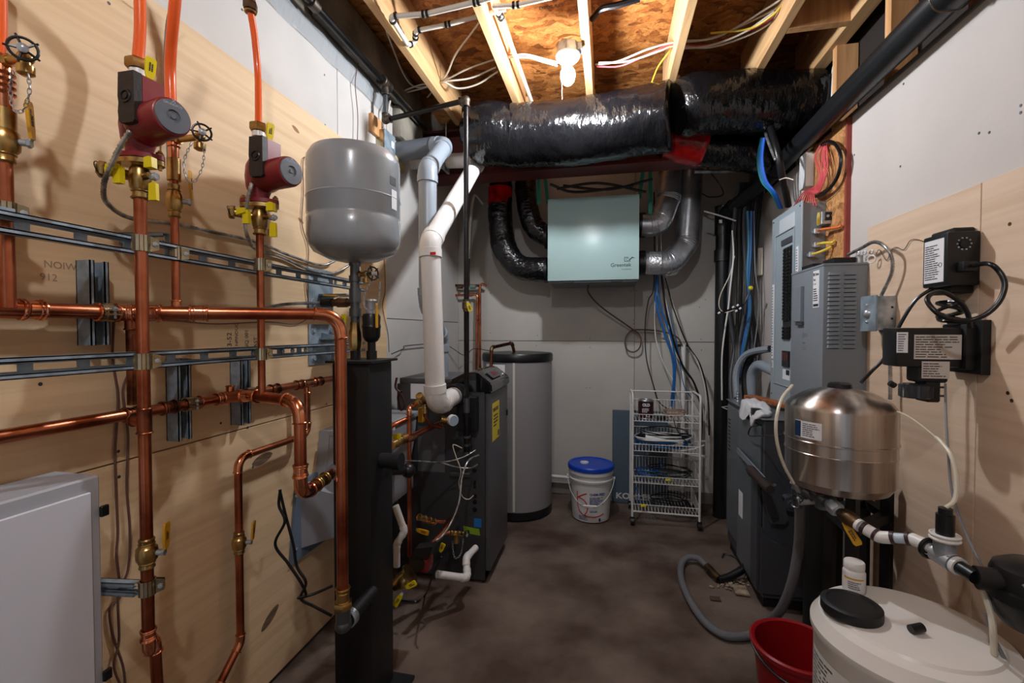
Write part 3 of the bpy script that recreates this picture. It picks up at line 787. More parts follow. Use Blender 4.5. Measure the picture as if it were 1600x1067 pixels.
# --- pumps
def pump(P0, s, ztop, lab, lab_cable, conduit):
    """circulator on a riser at P0: flanges, volute, motor pointing into the room, black terminal box toward the camera"""
    x, y = P0.x, P0.y
    zc_ = ztop - 0.086 * s        # motor axis height
    th = T('circulator_pump', lab, 'pump', (x, y, ztop - 0.26 * s), 'red circulator pumps on the plywood')
    mb = MB().lathe([(0.024 * s, -0.062 * s), (0.026 * s, -0.05 * s), (0.033 * s, -0.03 * s), (0.036 * s, 0), (0.033 * s, 0.03 * s), (0.026 * s, 0.045 * s), (0.02 * s, 0.062 * s)], (x, y, zc_), EZ, n=24)
    mb.build('volute', PUMPR, th)
    a = V((1, -0.22, 0)).normalized()
    MB().lathe([(0.041 * s, 0.02 * s), (0.045 * s, 0.03 * s), (0.043 * s, 0.04 * s), (0.040 * s, 0.05 * s), (0.040 * s, 0.117 * s), (0.038 * s, 0.124 * s), (0.035 * s, 0.126 * s)], (x, y, zc_), a, n=40).build('motor', PUMPR, th)
    pl = MB().lathe([(0.035 * s, 0), (0.034 * s, 0.003), (0.014 * s, 0.0035), (0.013 * s, 0.0005), (0.006 * s, 0.0005), (0.005 * s, 0.003), (0, 0.003)], V((x, y, zc_)) + a * 0.126 * s, a, n=36, caps=False).build('nameplate', PUMPG, th)
    u = V((0.22, 1, 0)).normalized()
    MB().text('GRUNDFOS', 0.007 * s, V((x, y, zc_ + 0.022 * s)) + a * (0.126 * s + 0.0033) - u * 0.02 * s, u, EZ, 0.0002).text('X', 0.012 * s, V((x, y, zc_ + 0.028 * s)) + a * (0.126 * s + 0.0033) - u * 0.004, u, EZ, 0.0002).build('lettering', WPANELF, pl)
    bx0 = V((x - 0.01 * s, y - 0.105 * s, ztop - 0.155 * s - 0.0))
    poly = [(0, 0), (0.006, -0.006), (0.052, -0.006), (0.058, 0), (0.058, 0.145), (0, 0.145), (0.0, 0.145), (-0.003, 0.075), (0, 0.055), (-0.003, 0.03)]
    zz = ztop - 0.100 * s
    pts = [V((x + 0.022 * s + p[0] * s * 0.70, y - 0.060 * s, zz + p[1] * s * 0.70)) for p in poly]
    MB().prism(pts, (0.002 * s, 0.016 * s, 0)).build('terminal_box', PUMPB, th)
    pts = [V((x + 0.024 * s + p[0] * s * 0.70, y - 0.043 * s, zz + p[1] * s * 0.69)) for p in poly]
    MB().prism(pts, (0.004 * s, 0.045 * s, 0)).build('motor_shell', PUMPR, th)
    MB().torus((x + 0.041 * s, y - 0.0605 * s, zz + 0.05 * s), (0, 1, 0), 0.012 * s, 0.0025 * s, 20, 6).cyl((x + 0.041 * s, y - 0.0625 * s, zz + 0.05 * s), (x + 0.041 * s, y - 0.057 * s, zz + 0.05 * s), 0.006 * s, 12).build('speed_knob', BLK, th)
    # lower flange pair with bolts, valve body, levers
    zf = zc_ - 0.072 * s
    for dz, m_, nm in ((0, PUMPR, 'pump_flange'), (-0.012 * s, BRASS, 'brass_flange')):
        hgt = 0.010 * s
        poly = []
        for k in range(28):
            an = 2 * PI * k / 28
            poly.append(V((x, y, zf + dz)) + V((math.cos(an), 0.35 * math.cos(an), 0)) * 0.048 * s * abs(math.cos(an)) ** 0.15 * 1.0 + V((-0.3 * math.sin(an), math.sin(an), 0)) * 0.028 * s)
        MB().prism(poly, (0, 0, hgt)).build(nm, m_, th)
    for sg in (-1, 1):
        q = V((x, y, zf)) + V((0.04, 0.014, 0)) * sg * s
        mb = MB().cyl(q - EZ * 0.022 * s, q + EZ * 0.022 * s, 0.004 * s, 8); hexn(mb, q + EZ * 0.014 * s, EZ, 0.008 * s, 0.007 * s); mb.build('flange_bolt', BRASS, th)
    vb = MB().cyl((x, y, zf - 0.012 * s), (x, y, zf - 0.085 * s), 0.0145 * s, 18)
    vb.lathe([(0.013 * s, -0.03 * s), (0.019 * s, -0.02 * s), (0.021 * s, 0), (0.019 * s, 0.02 * s), (0.014 * s, 0.03 * s)], (x, y, zf - 0.043 * s), EZ, n=20)
    vb.cyl((x, y, zf - 0.04 * s), (x - 0.052 * s, y - 0.035 * s, zf - 0.03 * s), 0.011 * s, 14)
    hexn(vb, V((x - 0.055 * s, y - 0.037 * s, zf - 0.03 * s)), V((-0.83, -0.55, 0.1)), 0.018 * s, 0.014 * s)
    vb.cyl((x, y, zf - 0.04 * s), V((x, y, zf - 0.04 * s)) + a * 0.04 * s, 0.007 * s, 12)
    vb.torus((x, y, zf - 0.085 * s), EZ, 0.0155 * s, 0.0025 * s, 20, 6).torus((x, y, zf - 0.07 * s), EZ, 0.0155 * s, 0.002 * s, 20, 6)
    vb.build('isolation_valve', BRASS, th)
    MB().torus((x - 0.058 * s, y - 0.04 * s, zf - 0.03 * s), (0.83, 0.4, 0.3), 0.017 * s, 0.0012, 18, 5).build('cap_tether', BLK, th)
    def hnd(q, w1, h1, dd, nm='lever', tilt=0.3):
        q = V(q); u = V((1, 0.1, 0)).normalized()
        poly = [q + u * (-w1) , q + u * w1, q + u * w1 * 0.9 + EZ * h1, q + u * w1 * 0.2 + EZ * h1 * 1.1, q - u * w1 * 0.9 + EZ * h1]
        return MB().prism(poly, V((0.1, -1, 0)) * dd).build(nm, YEL, th)
    l1 = hnd((x - 0.006 * s, y - 0.035 * s, zf - 0.065 * s), 0.009 * s, 0.036 * s, 0.012 * s)
    MB().prism([V((x - 0.03 * s, y - 0.04 * s, zf - 0.042 * s)), V((x - 0.002 * s, y - 0.04 * s, zf - 0.036 * s)), V((x - 0.002 * s, y - 0.04 * s, zf - 0.024 * s)), V((x - 0.028 * s, y - 0.04 * s, zf - 0.024 * s))], (0, -0.012 * s, 0)).build('lever_wing', YEL, l1)
    hnd(V((x, y, zf - 0.028 * s)) + a * 0.052 * s, 0.010 * s, 0.022 * s, 0.014 * s)
    l3 = hnd(V((x, y, zf - 0.098 * s)) + a * 0.058 * s, 0.0095 * s, 0.036 * s, 0.008 * s)
    MB().lines(V((x, y - 0.0085 * s, zf - 0.094 * s)) + a * 0.056 * s - V((.004, 0, 0)), EZ, V((-1, 0, 0)), 0.02 * s, 0.008 * s, 2, 0.6).build('lettering', INK, l3)
    mb = MB(); q = V((x, y, zf - 0.045 * s)) + a * 0.045 * s
    mb.cyl(q, q + a * 0.02 * s, 0.006 * s, 12); hexn(mb, q + a * 0.012 * s, a, 0.009 * s, 0.008 * s).build('stem_nut', ZINC, th)
    # top union
    mb = MB().cyl((x, y, ztop - 0.08 * s), (x, y, ztop + 0.05 * s), 0.0135 * s, 18)
    hexn(mb, V((x, y, ztop + 0.012 * s)), EZ, 0.021 * s, 0.022 * s); hexn(mb, V((x, y, ztop + 0.052 * s)), EZ, 0.0235 * s, 0.022 * s)
    mb.build('union', BRASS, th)
    MB().cyl((x, y, ztop + 0.026 * s), (x, y, ztop + 0.04 * s), 0.0165 * s, 18).build('thread_tape', PVCW, th)
    q = V((x, y, ztop + 0.004 * s)) + a * 0.012
    MB().cyl(q, q + a * 0.022 * s, 0.0065 * s, 12).cyl(q + a * .01 * s, q + a * 0.03 * s, 0.010 * s, 8).build('upper_stem', ZINC, th)
    l4 = lever(th, q + a * 0.024 * s, V((0.12, 0, 1)), a, 0.045 * s, YEL, 0.0095 * s)
    hnd(V((x, y, ztop - 0.05 * s)) + a * 0.04 * s, 0.008 * s, 0.028 * s, 0.01 * s)
    ribbed(conduit, 0.0058 * s, STEELB, 'armoured_lead', th, 0.009)
    return th
zt1 = C(205, 116, 0.96).z
k1 = C(204, 204, 0.95)
wx = PXL + 0.012
def W(px, py, off=0.012): return atX(px, py, PXL + off)
pump(PA, 1.0, zt1, 'nearer red circulator pump with black box, at the top of the tall front riser', '', [k1, C(190, 225, 0.955), C(172, 262, 0.965), C(162, 290, 0.99), C(168, 318, 1.04), W(205, 341, .02), W(270, 349), W(330, 362), W(400, 378), W(455, 400), W(500, 414), W(522, 408, .03), W(535, 395, .05)])
zt2 = C(398, 221, 1.31).z
k2 = C(394, 286, 1.30)
pump(PB_, 1.06, zt2, 'farther red circulator pump with black box, beside the grey expansion tank', '', [k2, C(387, 310, 1.3), C(383, 345, 1.32), C(388, 372, 1.36), W(402, 390, .03), W(440, 402), W(480, 420), W(515, 428), W(545, 415, .03), W(560, 400, .06)])
# --- orange hoses
def hose(name, pts, r, m, lab, cat='hose', group=None):
    o = MB().tube(curve(pts, 10), r, 18).build(name, m); return tag(o, lab, cat, group)
GO = 'orange tubing going up to the ceiling'
hose('orange_tubing', [V((PA.x, PA.y, zt1 + 0.055)), C(219, 40, 1.03), C(217, -40, 1.03), C(214, -120, 1.03)], 0.0115, PEXO, 'bright orange tubing rising straight from the nearer red pump', group=GO)
hose('orange_tubing', [V((PB_.x, PB_.y, zt2 + 0.058)), C(403, 120, 1.38), C(398, 60, 1.36), C(391, 15, 1.33)], 0.0095, PEXO, 'bright orange tubing rising from the farther red pump', group=GO)
q = V((PCc.x, PCc.y, C(270, 232, 1.16).z))
hose('orange_tubing', [q, C(266, 130, 1.16), C(267, 80, 1.14), C(272, 20, 1.1), C(279, -60, 1.06)], 0.0125, PEXO, 'bright orange tubing bending behind the nearer red pump', group=GO)
hose('orange_tubing', [V((PDd.x - 0.01, PDd.y, C(0, 90, 0.87).z)), C(-1, 40, 0.87), C(-3, -60, 0.87)], 0.0115, PEXO, 'bright orange tubing cut off by the left edge of the picture', group=GO)
th = T('pipe_union', 'bronze union joining orange tubing at the top edge of the picture', 'fitting', C(391, 12, 1.33))
mb = MB(); q = C(391, 10, 1.33); mb.cyl(q - EZ * 0.02, q + EZ * 0.06, 0.014, 16); hexn(mb, q, EZ, 0.02, 0.022); hexn(mb, q + EZ * 0.045, EZ, 0.019, 0.02); mb.build('body', BRONZE, th)
MB().torus(q - EZ * 0.016, EZ, 0.0145, 0.003, 18, 6).build('collar', BRASS, th)
# --- return riser fittings (press coupling, isolation valve, drain)
def return_fit(P_, r, zt, zv, wheel, labs, grp, chain_pts):
    th = T('press_fitting', labs[0], 'fitting', (P_.x, P_.y, zt - 0.06))
    MB().cyl((P_.x, P_.y, zt - 0.035), (P_.x, P_.y, zt + 0.05), r * 1.25, 18).build('sleeve', COPPERB, th)
    for k in range(4): MB().torus((P_.x, P_.y, zt + k * 0.012), EZ, r * 1.4, r * 0.22, 20, 6).build('press_ring', COPPERB, th)
    MB().cyl((P_.x, P_.y, zt - 0.085), (P_.x, P_.y, zt - 0.03), r * 1.6, 18).build('brass_tee', BRASS, th)
    MB().cyl((P_.x, P_.y, zv), (P_.x, P_.y, zt - 0.08), r, 18).build('pipe', COPPER, th)
    valve('ball_valve', labs[1], V((P_.x, P_.y, zv)), EZ, V((0.8, 0.6, 0)), r * 1.15, V((0.05, -0.1, 1)), YELD, grp, L=0.085, lev_L=0.07)
    return drain_valve('drain_valve', labs[2], V((P_.x, P_.y, wheel[1])), (wheel[0] - V((P_.x, P_.y, wheel[0].z))), V((0.75, -0.55, 0.0)), chain_pts, 'small drain valves with black handwheels', 0.0195, max(0.045, (wheel[0] - V((P_.x, P_.y, wheel[0].z))).length))
zt = C(275, 232, 1.16).z
dvp = C(312, 214, 1.13)
return_fit(PCc, 0.0095, zt, C(276, 315, 1.16).z, (dvp, dvp.z), ('copper press coupling on the short riser behind the nearer pump', 'ball valve with amber lever on the short riser behind the nearer pump', 'small drain valve with black handwheel right of the nearer red pump'),
           'ball valves with amber levers on the return risers', [C(300, 222, 1.13), C(288, 250, 1.13), C(290, 275, 1.14), C(302, 285, 1.14), C(316, 262, 1.13), C(320, 222, 1.12)])
zt = C(2, 150, 0.87).z
dvp = C(40, 90, 0.845)
return_fit(PDd, 0.012, zt, C(3, 222, 0.87).z, (dvp, dvp.z), ('copper press coupling on the riser at the left edge', 'ball valve with amber lever at the left edge of the picture', 'drain valve with large black handwheel at the left edge of the picture'),
           'ball valves with amber levers on the return risers', [C(20, 112, 0.84), C(16, 140, 0.84), C(22, 172, 0.84), C(36, 172, 0.84), C(46, 145, 0.83), C(44, 112, 0.83)])
# flexible steel line from the upper header region to the tank stem
# --- brown thermostat wires down the plywood
def wire(pts, lab, r=0.0022, m=BROWNW, grp=None, off=0.006):
    return cable('thermostat_wire', [W(a, b, off) for a, b in pts], r, m, lab, 'wire', grp)
wire([(178, 500), (176, 560), (184, 620), (180, 700), (181, 760), (184, 830), (182, 870), (188, 930), (172, 950), (176, 990), (192, 1040), (196, 1075)], 'brown thermostat wire down the plywood, left strand', 0.0028)
wire([(205, 520), (206, 570), (192, 610), (200, 680), (198, 760), (203, 830), (200, 890), (185, 930), (186, 1000), (178, 1040), (190, 1075)], 'brown thermostat wire down the plywood, right strand beside the riser', 0.0028, off=0.008)
wire([(230, 500), (280, 502), (340, 506), (420, 503), (460, 507), (478, 500)], 'brown wire sagging under the upper copper header', 0.0016)
wire([(560, 96), (555, 130), (559, 180), (558, 232)], 'brown twin wire hanging down the drywall above the grey tank', 0.0022)
wire([(486, 245), (474, 250), (474, 300), (472, 350), (482, 390), (478, 440), (482, 480), (476, 498)], 'brown wire running down beside the left side of the grey tank', 0.0018)
wire([(600, 395), (602, 450), (598, 480), (606, 520), (608, 550)], 'brown wire down the plywood edge right of the grey tank', 0.002)
cable('thermostat_wire', [W(612, 553, .02), W(630, 545, .01), V((-1.2, 2.6, 1.21)), V((-1.19, 3.2, 1.2)), atY(725, 555, 3.5), atY(740, 545, 3.5), atY(765, 548, 3.45)], 0.003, RUB, 'thin black wire strung along the corner behind the white vent', 'wire')
cable('thermostat_wire', [C(275, -10, 1.2), C(266, 10, 1.2), W(259, 45, .02), W(256, 120, .01), W(260, 200, .01), W(262, 260, .01)], 0.002, INKG, 'thin grey wire beside the orange tubing', 'wire')
# --- white hatch at the lower left
p0 = atX(165, 742, -1.06)
th = T('wall_cabinet', 'flat white cabinet with light grey trim at the lower left', 'cabinet', (-1.13, 0.5, 0.0))
B((-1.20, YF + 0.9, 0.05), (-1.075, p0.y, p0.z), 0.004).build('carcass', WPANELF, th)
dr = B((-1.075, YF + 0.9, 0.06), (-1.068, p0.y - 0.022, p0.z - 0.03), 0.002).build('door', WPANEL, th)
for px, py in ((165, 797), (170, 1052)):
    q = atX(px, py, -1.065); B(q - V((0.004, 0.011, 0.012)), q + V((0.004, 0.006, 0.012)), 0.002).build('hinge', BLK, th)
# --- grey housing with flange on the plywood behind the black column
q0 = atX(475, 715, -1.05)
th = T('plastic_housing', 'grey plastic wall housing behind the copper branch, left of the black column', 'housing', (-1.13, 2.0, 0.5))
def gp(px, py, X): return atX(px, py, X)
tz, bz = gp(480, 712, -1.0).z, gp(455, 905, -1.1).z
MB().prism([(PXL, 1.66, bz + 0.1), (PXL, 2.25, bz + 0.1), (PXL, 2.20, tz), (PXL, 1.72, tz)], (0.05, 0, 0)).build('back_body', BIN, th)
MB().prism([(-1.15, 1.66, bz + 0.12), (-1.0, 1.66, bz + 0.16), (-0.98, 1.70, tz - 0.12), (-0.98, 1.72, tz - 0.02), (-1.15, 1.72, tz)], (0, 0.5, 0)).build('body', BIN, th)
B((-1.15, 1.71, tz - 0.02), (-0.97, 2.24, tz + 0.004), 0.004, 2).build('lid', BIN, th)
B((-0.971, 1.80, tz - 0.035), (-0.967, 1.95, tz - 0.022)).build('label', PAPER, th)
MB().prism([(PXL, 1.52, bz - 0.02), (PXL, 2.25, bz - 0.02), (PXL, 2.25, bz + 0.29), (PXL, 1.56, bz + 0.29)], (0.012, 0, 0)).build('flange_plate', BINB, th)
MB().prism([(-1.19, 1.58, bz + 0.02), (-1.0, 1.72, bz + 0.06), (-1.0, 1.72, bz + 0.17), (-1.19, 1.58, bz + 0.27)], (0, 0.5, 0)).build('lower_body', BIN, th)
for y, z in ((1.55, bz + 0.24), (1.55, bz + 0.03)):
    mb = MB(); hexn(mb, V((PXL + 0.015, y, z)), EX, 0.006, 0.006); mb.build('screw', ZINC, th)
cable('power_cable', [C(438, 765, 1.45), C(436, 790, 1.45), C(445, 815, 1.45), C(430, 850, 1.45), C(450, 880, 1.46), C(470, 910, 1.46), C(478, 930, 1.47), C(466, 934, 1.46), C(490, 928, 1.48), C(520, 915, 1.5)], 0.0045, RUB, 'black power cord hanging in front of the grey housing, looped at the bottom')
cable('power_cable', [C(437, 765, 1.46), C(445, 800, 1.46), C(458, 850, 1.46), C(464, 885, 1.46), C(478, 910, 1.46), C(470, 935, 1.47), C(492, 948, 1.48), C(518, 962, 1.5)], 0.0045, RUB, 'second black power cord crossing the first below the grey housing')

# ================================================================ BLACK COLUMN, GREY EXPANSION TANK
hx0, hx1, hy0, hy1, hz1 = -0.912, -0.772, 1.375, 1.535, C(563, 562, 1.58).z
th = T('header_column', 'tall square black steel column standing on a foot plate beneath the grey tank', 'column', (-0.842, 1.455, 0))
B((hx0, hy0, 0.012), (hx1, hy1, hz1 - 0.008), 0.008, 2).build('column_body', BLKM, th)
MB().prism([(hx0 - 0.015, hy0 - 0.015, hz1 - 0.008), (hx1 + 0.015, hy0 - 0.015, hz1 - 0.008), (hx1 + 0.015, hy1 + 0.015, hz1 - 0.008), (hx0 - 0.015, hy1 + 0.015, hz1 - 0.008)], (0, 0, 0.008)).build('top_plate', BLKM, th)
B((hx0 - 0.03, hy0 - 0.03, 0), (hx1 + 0.07, hy1 + 0.03, 0.012), 0.002).build('foot_plate', BLKM, th)
TX, TY = -0.862, 1.47
for dx, lab in ((-0.018, 1), (0.045, 2)):
    MB().cyl((TX + dx, TY, hz1), (TX + dx, TY, hz1 + 0.03), 0.018, 20).build('socket', BLKM, th)
# side stubs of the column
for (px, py, L) in ((590, 725, 0.09),):
    z = C(600, 728, 1.52).z
    MB().cyl((hx1, 1.45, z), (hx1 + 0.05, 1.45, z), 0.026, 20).cyl((hx1 + 0.05, 1.45, z), (hx1 + 0.075, 1.45, z), 0.03, 20).build('side_outlet', BLKM, th)
MB().cyl((H2.x, H2.y, DB.z - 0.01), (H2.x, hy0, DB.z - 0.01), 0.02, 20).build('bottom_inlet', BLKM, th)
MB().cyl((H2.x, H2.y, DB.z + 0.045), (H2.x, H2.y, DB.z - 0.01), 0.021, 20).ball((H2.x, H2.y, DB.z - 0.01), 0.024, 20).build('bottom_elbow', STEELD, th)
mb = MB()
for t in (0.25, 0.33, 0.41, 0.49): mb.torus((H2.x, H2.y + 0.08 * t + 0.005, DB.z - 0.01), EY, 0.024, 0.003, 20, 6)
mb.build('thread_band', ZINC, th)
# stem between column and tank
st = T('steel_riser', 'dark steel riser with tee, valve and fittings between the black column and the grey tank', 'pipe fittings', (TX, TY, hz1 + 0.03))
sx = TX - 0.018; z0 = hz1 + 0.03; ztk = C(553, 408, 1.6).z
MB().cyl((sx, TY, z0 + 0.09), (sx, TY, ztk), 0.0165, 20).build('pipe', STEELD, st)
for zz, h in ((z0 + 0.30, 0.03), (z0 + 0.245, 0.02), (z0 + 0.17, 0.05), (z0 + 0.12, 0.03)):
    if zz < ztk: MB().cyl((sx, TY, zz), (sx, TY, zz + h), 0.0205, 20).build('socket_joint', STEELD, st)
MB().lathe([(0.018, 0), (0.022, 0.015), (0.024, 0.04), (0.022, 0.065), (0.018, 0.08), (0.018, 0.1)], (sx, TY, z0), EZ, n=8).build('brass_valve', BRASS, st)
lever(st, V((sx - 0.028, TY - 0.02, z0 + 0.05)), EZ, V((-0.3, -1, 0)), 0.07, YEL)
q = V((sx, TY, C(553, 472, 1.6).z))
MB().cyl(q, q - EX * 0.09, 0.013, 16).cyl(q - EX * 0.03, q - EX * 0.07, 0.017, 8).build('side_valve', BRONZE, st)
MB().cyl(q - EX * 0.09, q - EX * 0.13, 0.016, 16).build('rubber_sleeve', BLK, st)
lever(st, q + V((-0.06, 0, 0.018)), V((-1, 0, 0.05)), EZ, 0.055, YELD, writing=False)
cable('braided_steel_line', [q - EX * 0.13, C(470, 474, 1.62), C(440, 476, 1.65), W(415, 482, .03), W(395, 492, .03)], 0.006, ZINC, 'thin stainless line running left from the tank stem behind the copper header', 'hose')
for k, (pts_, ) in enumerate((([W(505, 428), W(520, 425), W(548, 408, .04), W(565, 395, .07)],),)): pass
q = V((sx, TY, C(553, 428, 1.6).z))
dv = drain_valve('drain_valve', 'small drain valve with black handwheel just under the grey tank', q, EX, V((0.9, -0.4, 0)), [q + V((0.06, 0, -0.03)), C(568, 470, 1.58), C(574, 484, 1.57), C(590, 478, 1.57), C(594, 440, 1.57)], 'small drain valves with black handwheels', 0.022)
av = T('air_vent', 'grey cylindrical air vent in a black rubber boot on top of the black column', 'air vent', (TX + 0.045, TY, hz1 + 0.03))
vx = TX + 0.045
MB().lathe([(0.014, 0), (0.014, 0.03), (0.022, 0.035), (0.03, 0.05), (0.031, 0.08), (0.033, 0.085), (0.03, 0.095), (0.032, 0.12), (0.027, 0.13)], (vx, TY, z0), EZ, n=24).build('rubber_boot', BLK, av)
MB().lathe([(0.019, 0.12), (0.019, 0.172), (0.021, 0.175), (0.019, 0.18), (0.010, 0.182)], (vx, TY, z0), EZ, n=24).build('vent_body', ZINC, av)
MB().box((vx + 0.03, TY - 0.03, z0 + 0.08), (vx + 0.035, TY - 0.015, z0 + 0.165), 0.002).build('amber_tag', YELD, av)
# tank
th = T('expansion_tank', 'big grey enamelled expansion tank held up on the steel stem above the black column', 'tank', (sx, TY, ztk))
R_ = 0.158; zt0, zt1_ = C(553, 410, 1.6).z, C(553, 245, 1.6).z + 0.02
Ht = zt1_ - zt0
prof = [(0.03, 0), (R_ * 0.55, 0.012), (R_ * 0.86, 0.035), (R_ * 0.97, 0.06), (R_, 0.085)]
prof += [(R_, Ht * 0.37), (R_ * 0.985, Ht * 0.38), (R_ * 0.985, Ht * 0.40), (R_ * 0.998, Ht * 0.41), (R_ * 0.998, Ht * 0.545), (R_ * 1.012, Ht * 0.555), (R_ * 0.998, Ht * 0.565), (R_, Ht * 0.57)]
prof += [(R_, Ht - 0.055), (R_ * 0.985, Ht - 0.035), (R_ * 0.9, Ht - 0.012), (R_ * 0.5, Ht - 0.001), (0, Ht + 0.002)]
MB().lathe(prof, (sx, TY, zt0), EZ, n=64).build('shell', TANKG, th)
def wrap(th, cx, cy, R, a0, a1, z0, z1, m, name='label', nn=10):
    mb = MB(); pr = []
    for i in range(nn + 1):
        a = a0 + (a1 - a0) * i / nn; d = V((math.cos(a), math.sin(a), 0))
        pr.append((V((cx, cy, z0)) + d * R, V((cx, cy, z1)) + d * R))
    for (a, b), (c, d) in zip(pr, pr[1:]):
        va = [mb.bm.verts.new(x) for x in (a, c, d, b)]; mb.bm.faces.new(va)
    return mb.build(name, m, th, angle=3)
wrap(th, sx, TY, R_ + 0.0012, math.radians(-168), math.radians(-152), zt0 + Ht * 0.5, zt0 + Ht * 0.72, YEL)
wrap(th, sx, TY, R_ + 0.0012, math.radians(-12), math.radians(0), zt0 + Ht * 0.66, zt0 + Ht * 0.73, INK)
wrap(th, sx, TY, R_ + 0.0012, math.radians(-10), math.radians(2), zt0 + Ht * 0.45, zt0 + Ht * 0.62, PAPER)
# steel junction box and its conduit stub on the drywall
q = atX(590, 222, XL)
th = T('junction_box', 'small galvanised junction box on the drywall above and right of the grey tank', 'junction box', (XL, q.y, q.z - 0.06))
B((XL, q.y - 0.02, q.z - 0.062), (XL + 0.05, q.y + 0.1, q.z + 0.06), 0.003).build('box_body', CLAMP, th)
cvr = B((XL + 0.05, q.y - 0.022, q.z - 0.064), (XL + 0.053, q.y + 0.102, q.z + 0.062), 0.001).build('cover', GALVP, th)
B((XL + 0.053, q.y + 0.055, q.z - 0.01), (XL + 0.0536, q.y + 0.085, q.z + 0.025)).build('label', PAPER, cvr)
for k in (0.01, 0.06):
    MB().tube([(XL + 0.025, q.y + k, q.z + 0.06), (XL + 0.025, q.y + k, q.z + 0.16), (XL + 0.03, q.y + k + 0.03, 2.58)], 0.005, 8).build('cable_stub', NMW if k > 0.02 else STEELB, th)


# ================================================================ CEILING: lamps, wiring, pipes
def lampholder(x, y, lab, dz=0.0, bm_=None):
    th = T('ceiling_lamp', lab, 'lamp', (x, y, 2.60))
    mb = MB().lathe([(0.05, 0), (0.05, 0.04)], (x, y, 2.655 + dz), EZ, n=8); mb.box((x + 0.045, y - 0.02, 2.66 + dz), (x + 0.064, y + 0.02, 2.69 + dz))
    mb.build('octagon_box', ZINC, th)
    MB().lathe([(0.02, -0.035), (0.028, -0.03), (0.05, -0.012), (0.056, 0.0), (0.054, 0.008), (0.04, 0.01)], (x, y, 2.645 + dz), EZ, n=32).build('porcelain_holder', PORC, th)
    MB().lathe([(0, -0.070), (0.015, -0.066), (0.028, -0.052), (0.034, -0.030), (0.032, -0.010), (0.020, 0.008), (0.014, 0.02), (0.013, 0.03)], (x, y, 2.585 + dz), EZ, n=24).build('light_bulb', bm_ or BULB, th)
    MB().tube(curve([(x - 0.03, y + .03, 2.64 + dz), (x - 0.03, y + .035, 2.55 + dz), (x - 0.028, y + .03, 2.47 + dz)], 6), 0.0005, 5).build('pull_string', NMW, th)
    return th
lampholder(-0.185, 2.11, 'bare lit bulb in a white porcelain holder, in front of the black duct', -0.095)
lampholder(-0.19, -0.10, 'bare lit bulb in a porcelain holder overhead, outside the picture behind the top edge', 0.0, BULB2)

def ccable(pts, r, m, lab, Z=2.70, grp='electrical cables strung through the joists', name='electrical_cable', cat='cable'):
    return cable(name, [atZ(p[0], p[1], p[2] if len(p) > 2 else Z) for p in pts], r, m, lab, cat, grp)
ccable([(585, 0, 2.75), (640, 130, 2.72), (690, 124, 2.68), (712, 85, 2.70), (745, 40, 2.72), (775, -10, 2.74)], 0.0045, NMW, 'pale cable curving up between the first two joists')
ccable([(600, 155, 2.72), (652, 134, 2.70), (690, 127, 2.68), (730, 108, 2.68), (775, 92, 2.70)], 0.0045, NMW, 'pale cable between the first two joists, upper of the fanned group', 2.68)
ccable([(612, 150, 2.72), (660, 138, 2.70), (692, 128, 2.66), (735, 122, 2.66), (775, 105, 2.68)], 0.0045, NMW, 'pale cable between the first two joists, middle of the fanned group')
ccable([(668, 152, 2.72), (690, 129, 2.66), (715, 138, 2.64), (745, 132, 2.64), (778, 112, 2.66)], 0.0045, NMW, 'pale cable between the first two joists, lowest sagging one')
ccable([(795, 88, 2.68), (820, 85, 2.67), (850, 92, 2.66), (872, 98, 2.65)], 0.0042, NMW, 'white cable running into the lit lamp holder, upper one')
ccable([(795, 86, 2.685), (825, 88, 2.67), (850, 94, 2.655), (870, 101, 2.64)], 0.0042, NMR, 'red cable running into the lit lamp holder')
ccable([(795, 90, 2.68), (825, 90, 2.665), (850, 97, 2.65), (871, 103, 2.64)], 0.0042, NMW, 'white cable running into the lit lamp holder, lower one')
ccable([(930, 101, 2.66), (965, 96, 2.655), (1010, 78, 2.66), (1050, 67, 2.68), (1110, 60, 2.70), (1190, 25, 2.71), (1260, -15, 2.72)], 0.0045, NMW, 'white cable right of the lamp, crossing two joist bays, top one')
ccable([(932, 104, 2.655), (970, 103, 2.65), (1015, 84, 2.655), (1050, 70, 2.68), (1110, 70, 2.69), (1190, 38, 2.70), (1250, 0, 2.72)], 0.0042, NMR, 'red cable right of the lamp, crossing two joist bays')
ccable([(935, 98, 2.66), (980, 96, 2.65), (1030, 80, 2.65), (1055, 72, 2.67), (1110, 74, 2.68), (1180, 50, 2.69), (1240, 8, 2.71)], 0.0045, NMW, 'white cable right of the lamp, crossing two joist bays, lower one')
ccable([(1055, 64, 2.68), (1120, 58, 2.68), (1200, 12, 2.70), (1225, -5, 2.70)], 0.0045, NMW, 'pale cable high in the bay right of the fourth joist')
ccable([(1055, 76, 2.67), (1105, 72, 2.66), (1160, 52, 2.67), (1210, 18, 2.69)], 0.0045, NMW, 'pale cable low in the bay right of the fourth joist')
ccable([(1018, 130, 2.62), (1028, 105, 2.66), (1046, 80, 2.70), (1056, 66, 2.74)], 0.004, NMY, 'yellow cable hanging beside the fourth joist')
ccable([(1110, 52, 2.68), (1170, 45, 2.67), (1205, 25, 2.67), (1225, 5, 2.69)], 0.0045, NMY, 'yellow cable sagging right of the fourth joist')
ccable([(1285, 15, 2.72), (1300, 30, 2.66), (1318, 30, 2.66), (1335, 18, 2.70)], 0.006, NMY, 'yellow cable looped above the blocking at the right', 2.7)
ccable([(1262, 20, 2.72), (1285, 27, 2.68), (1310, 22, 2.70), (1350, -5, 2.72)], 0.005, NMW, 'pale cable above the blocking at the right')
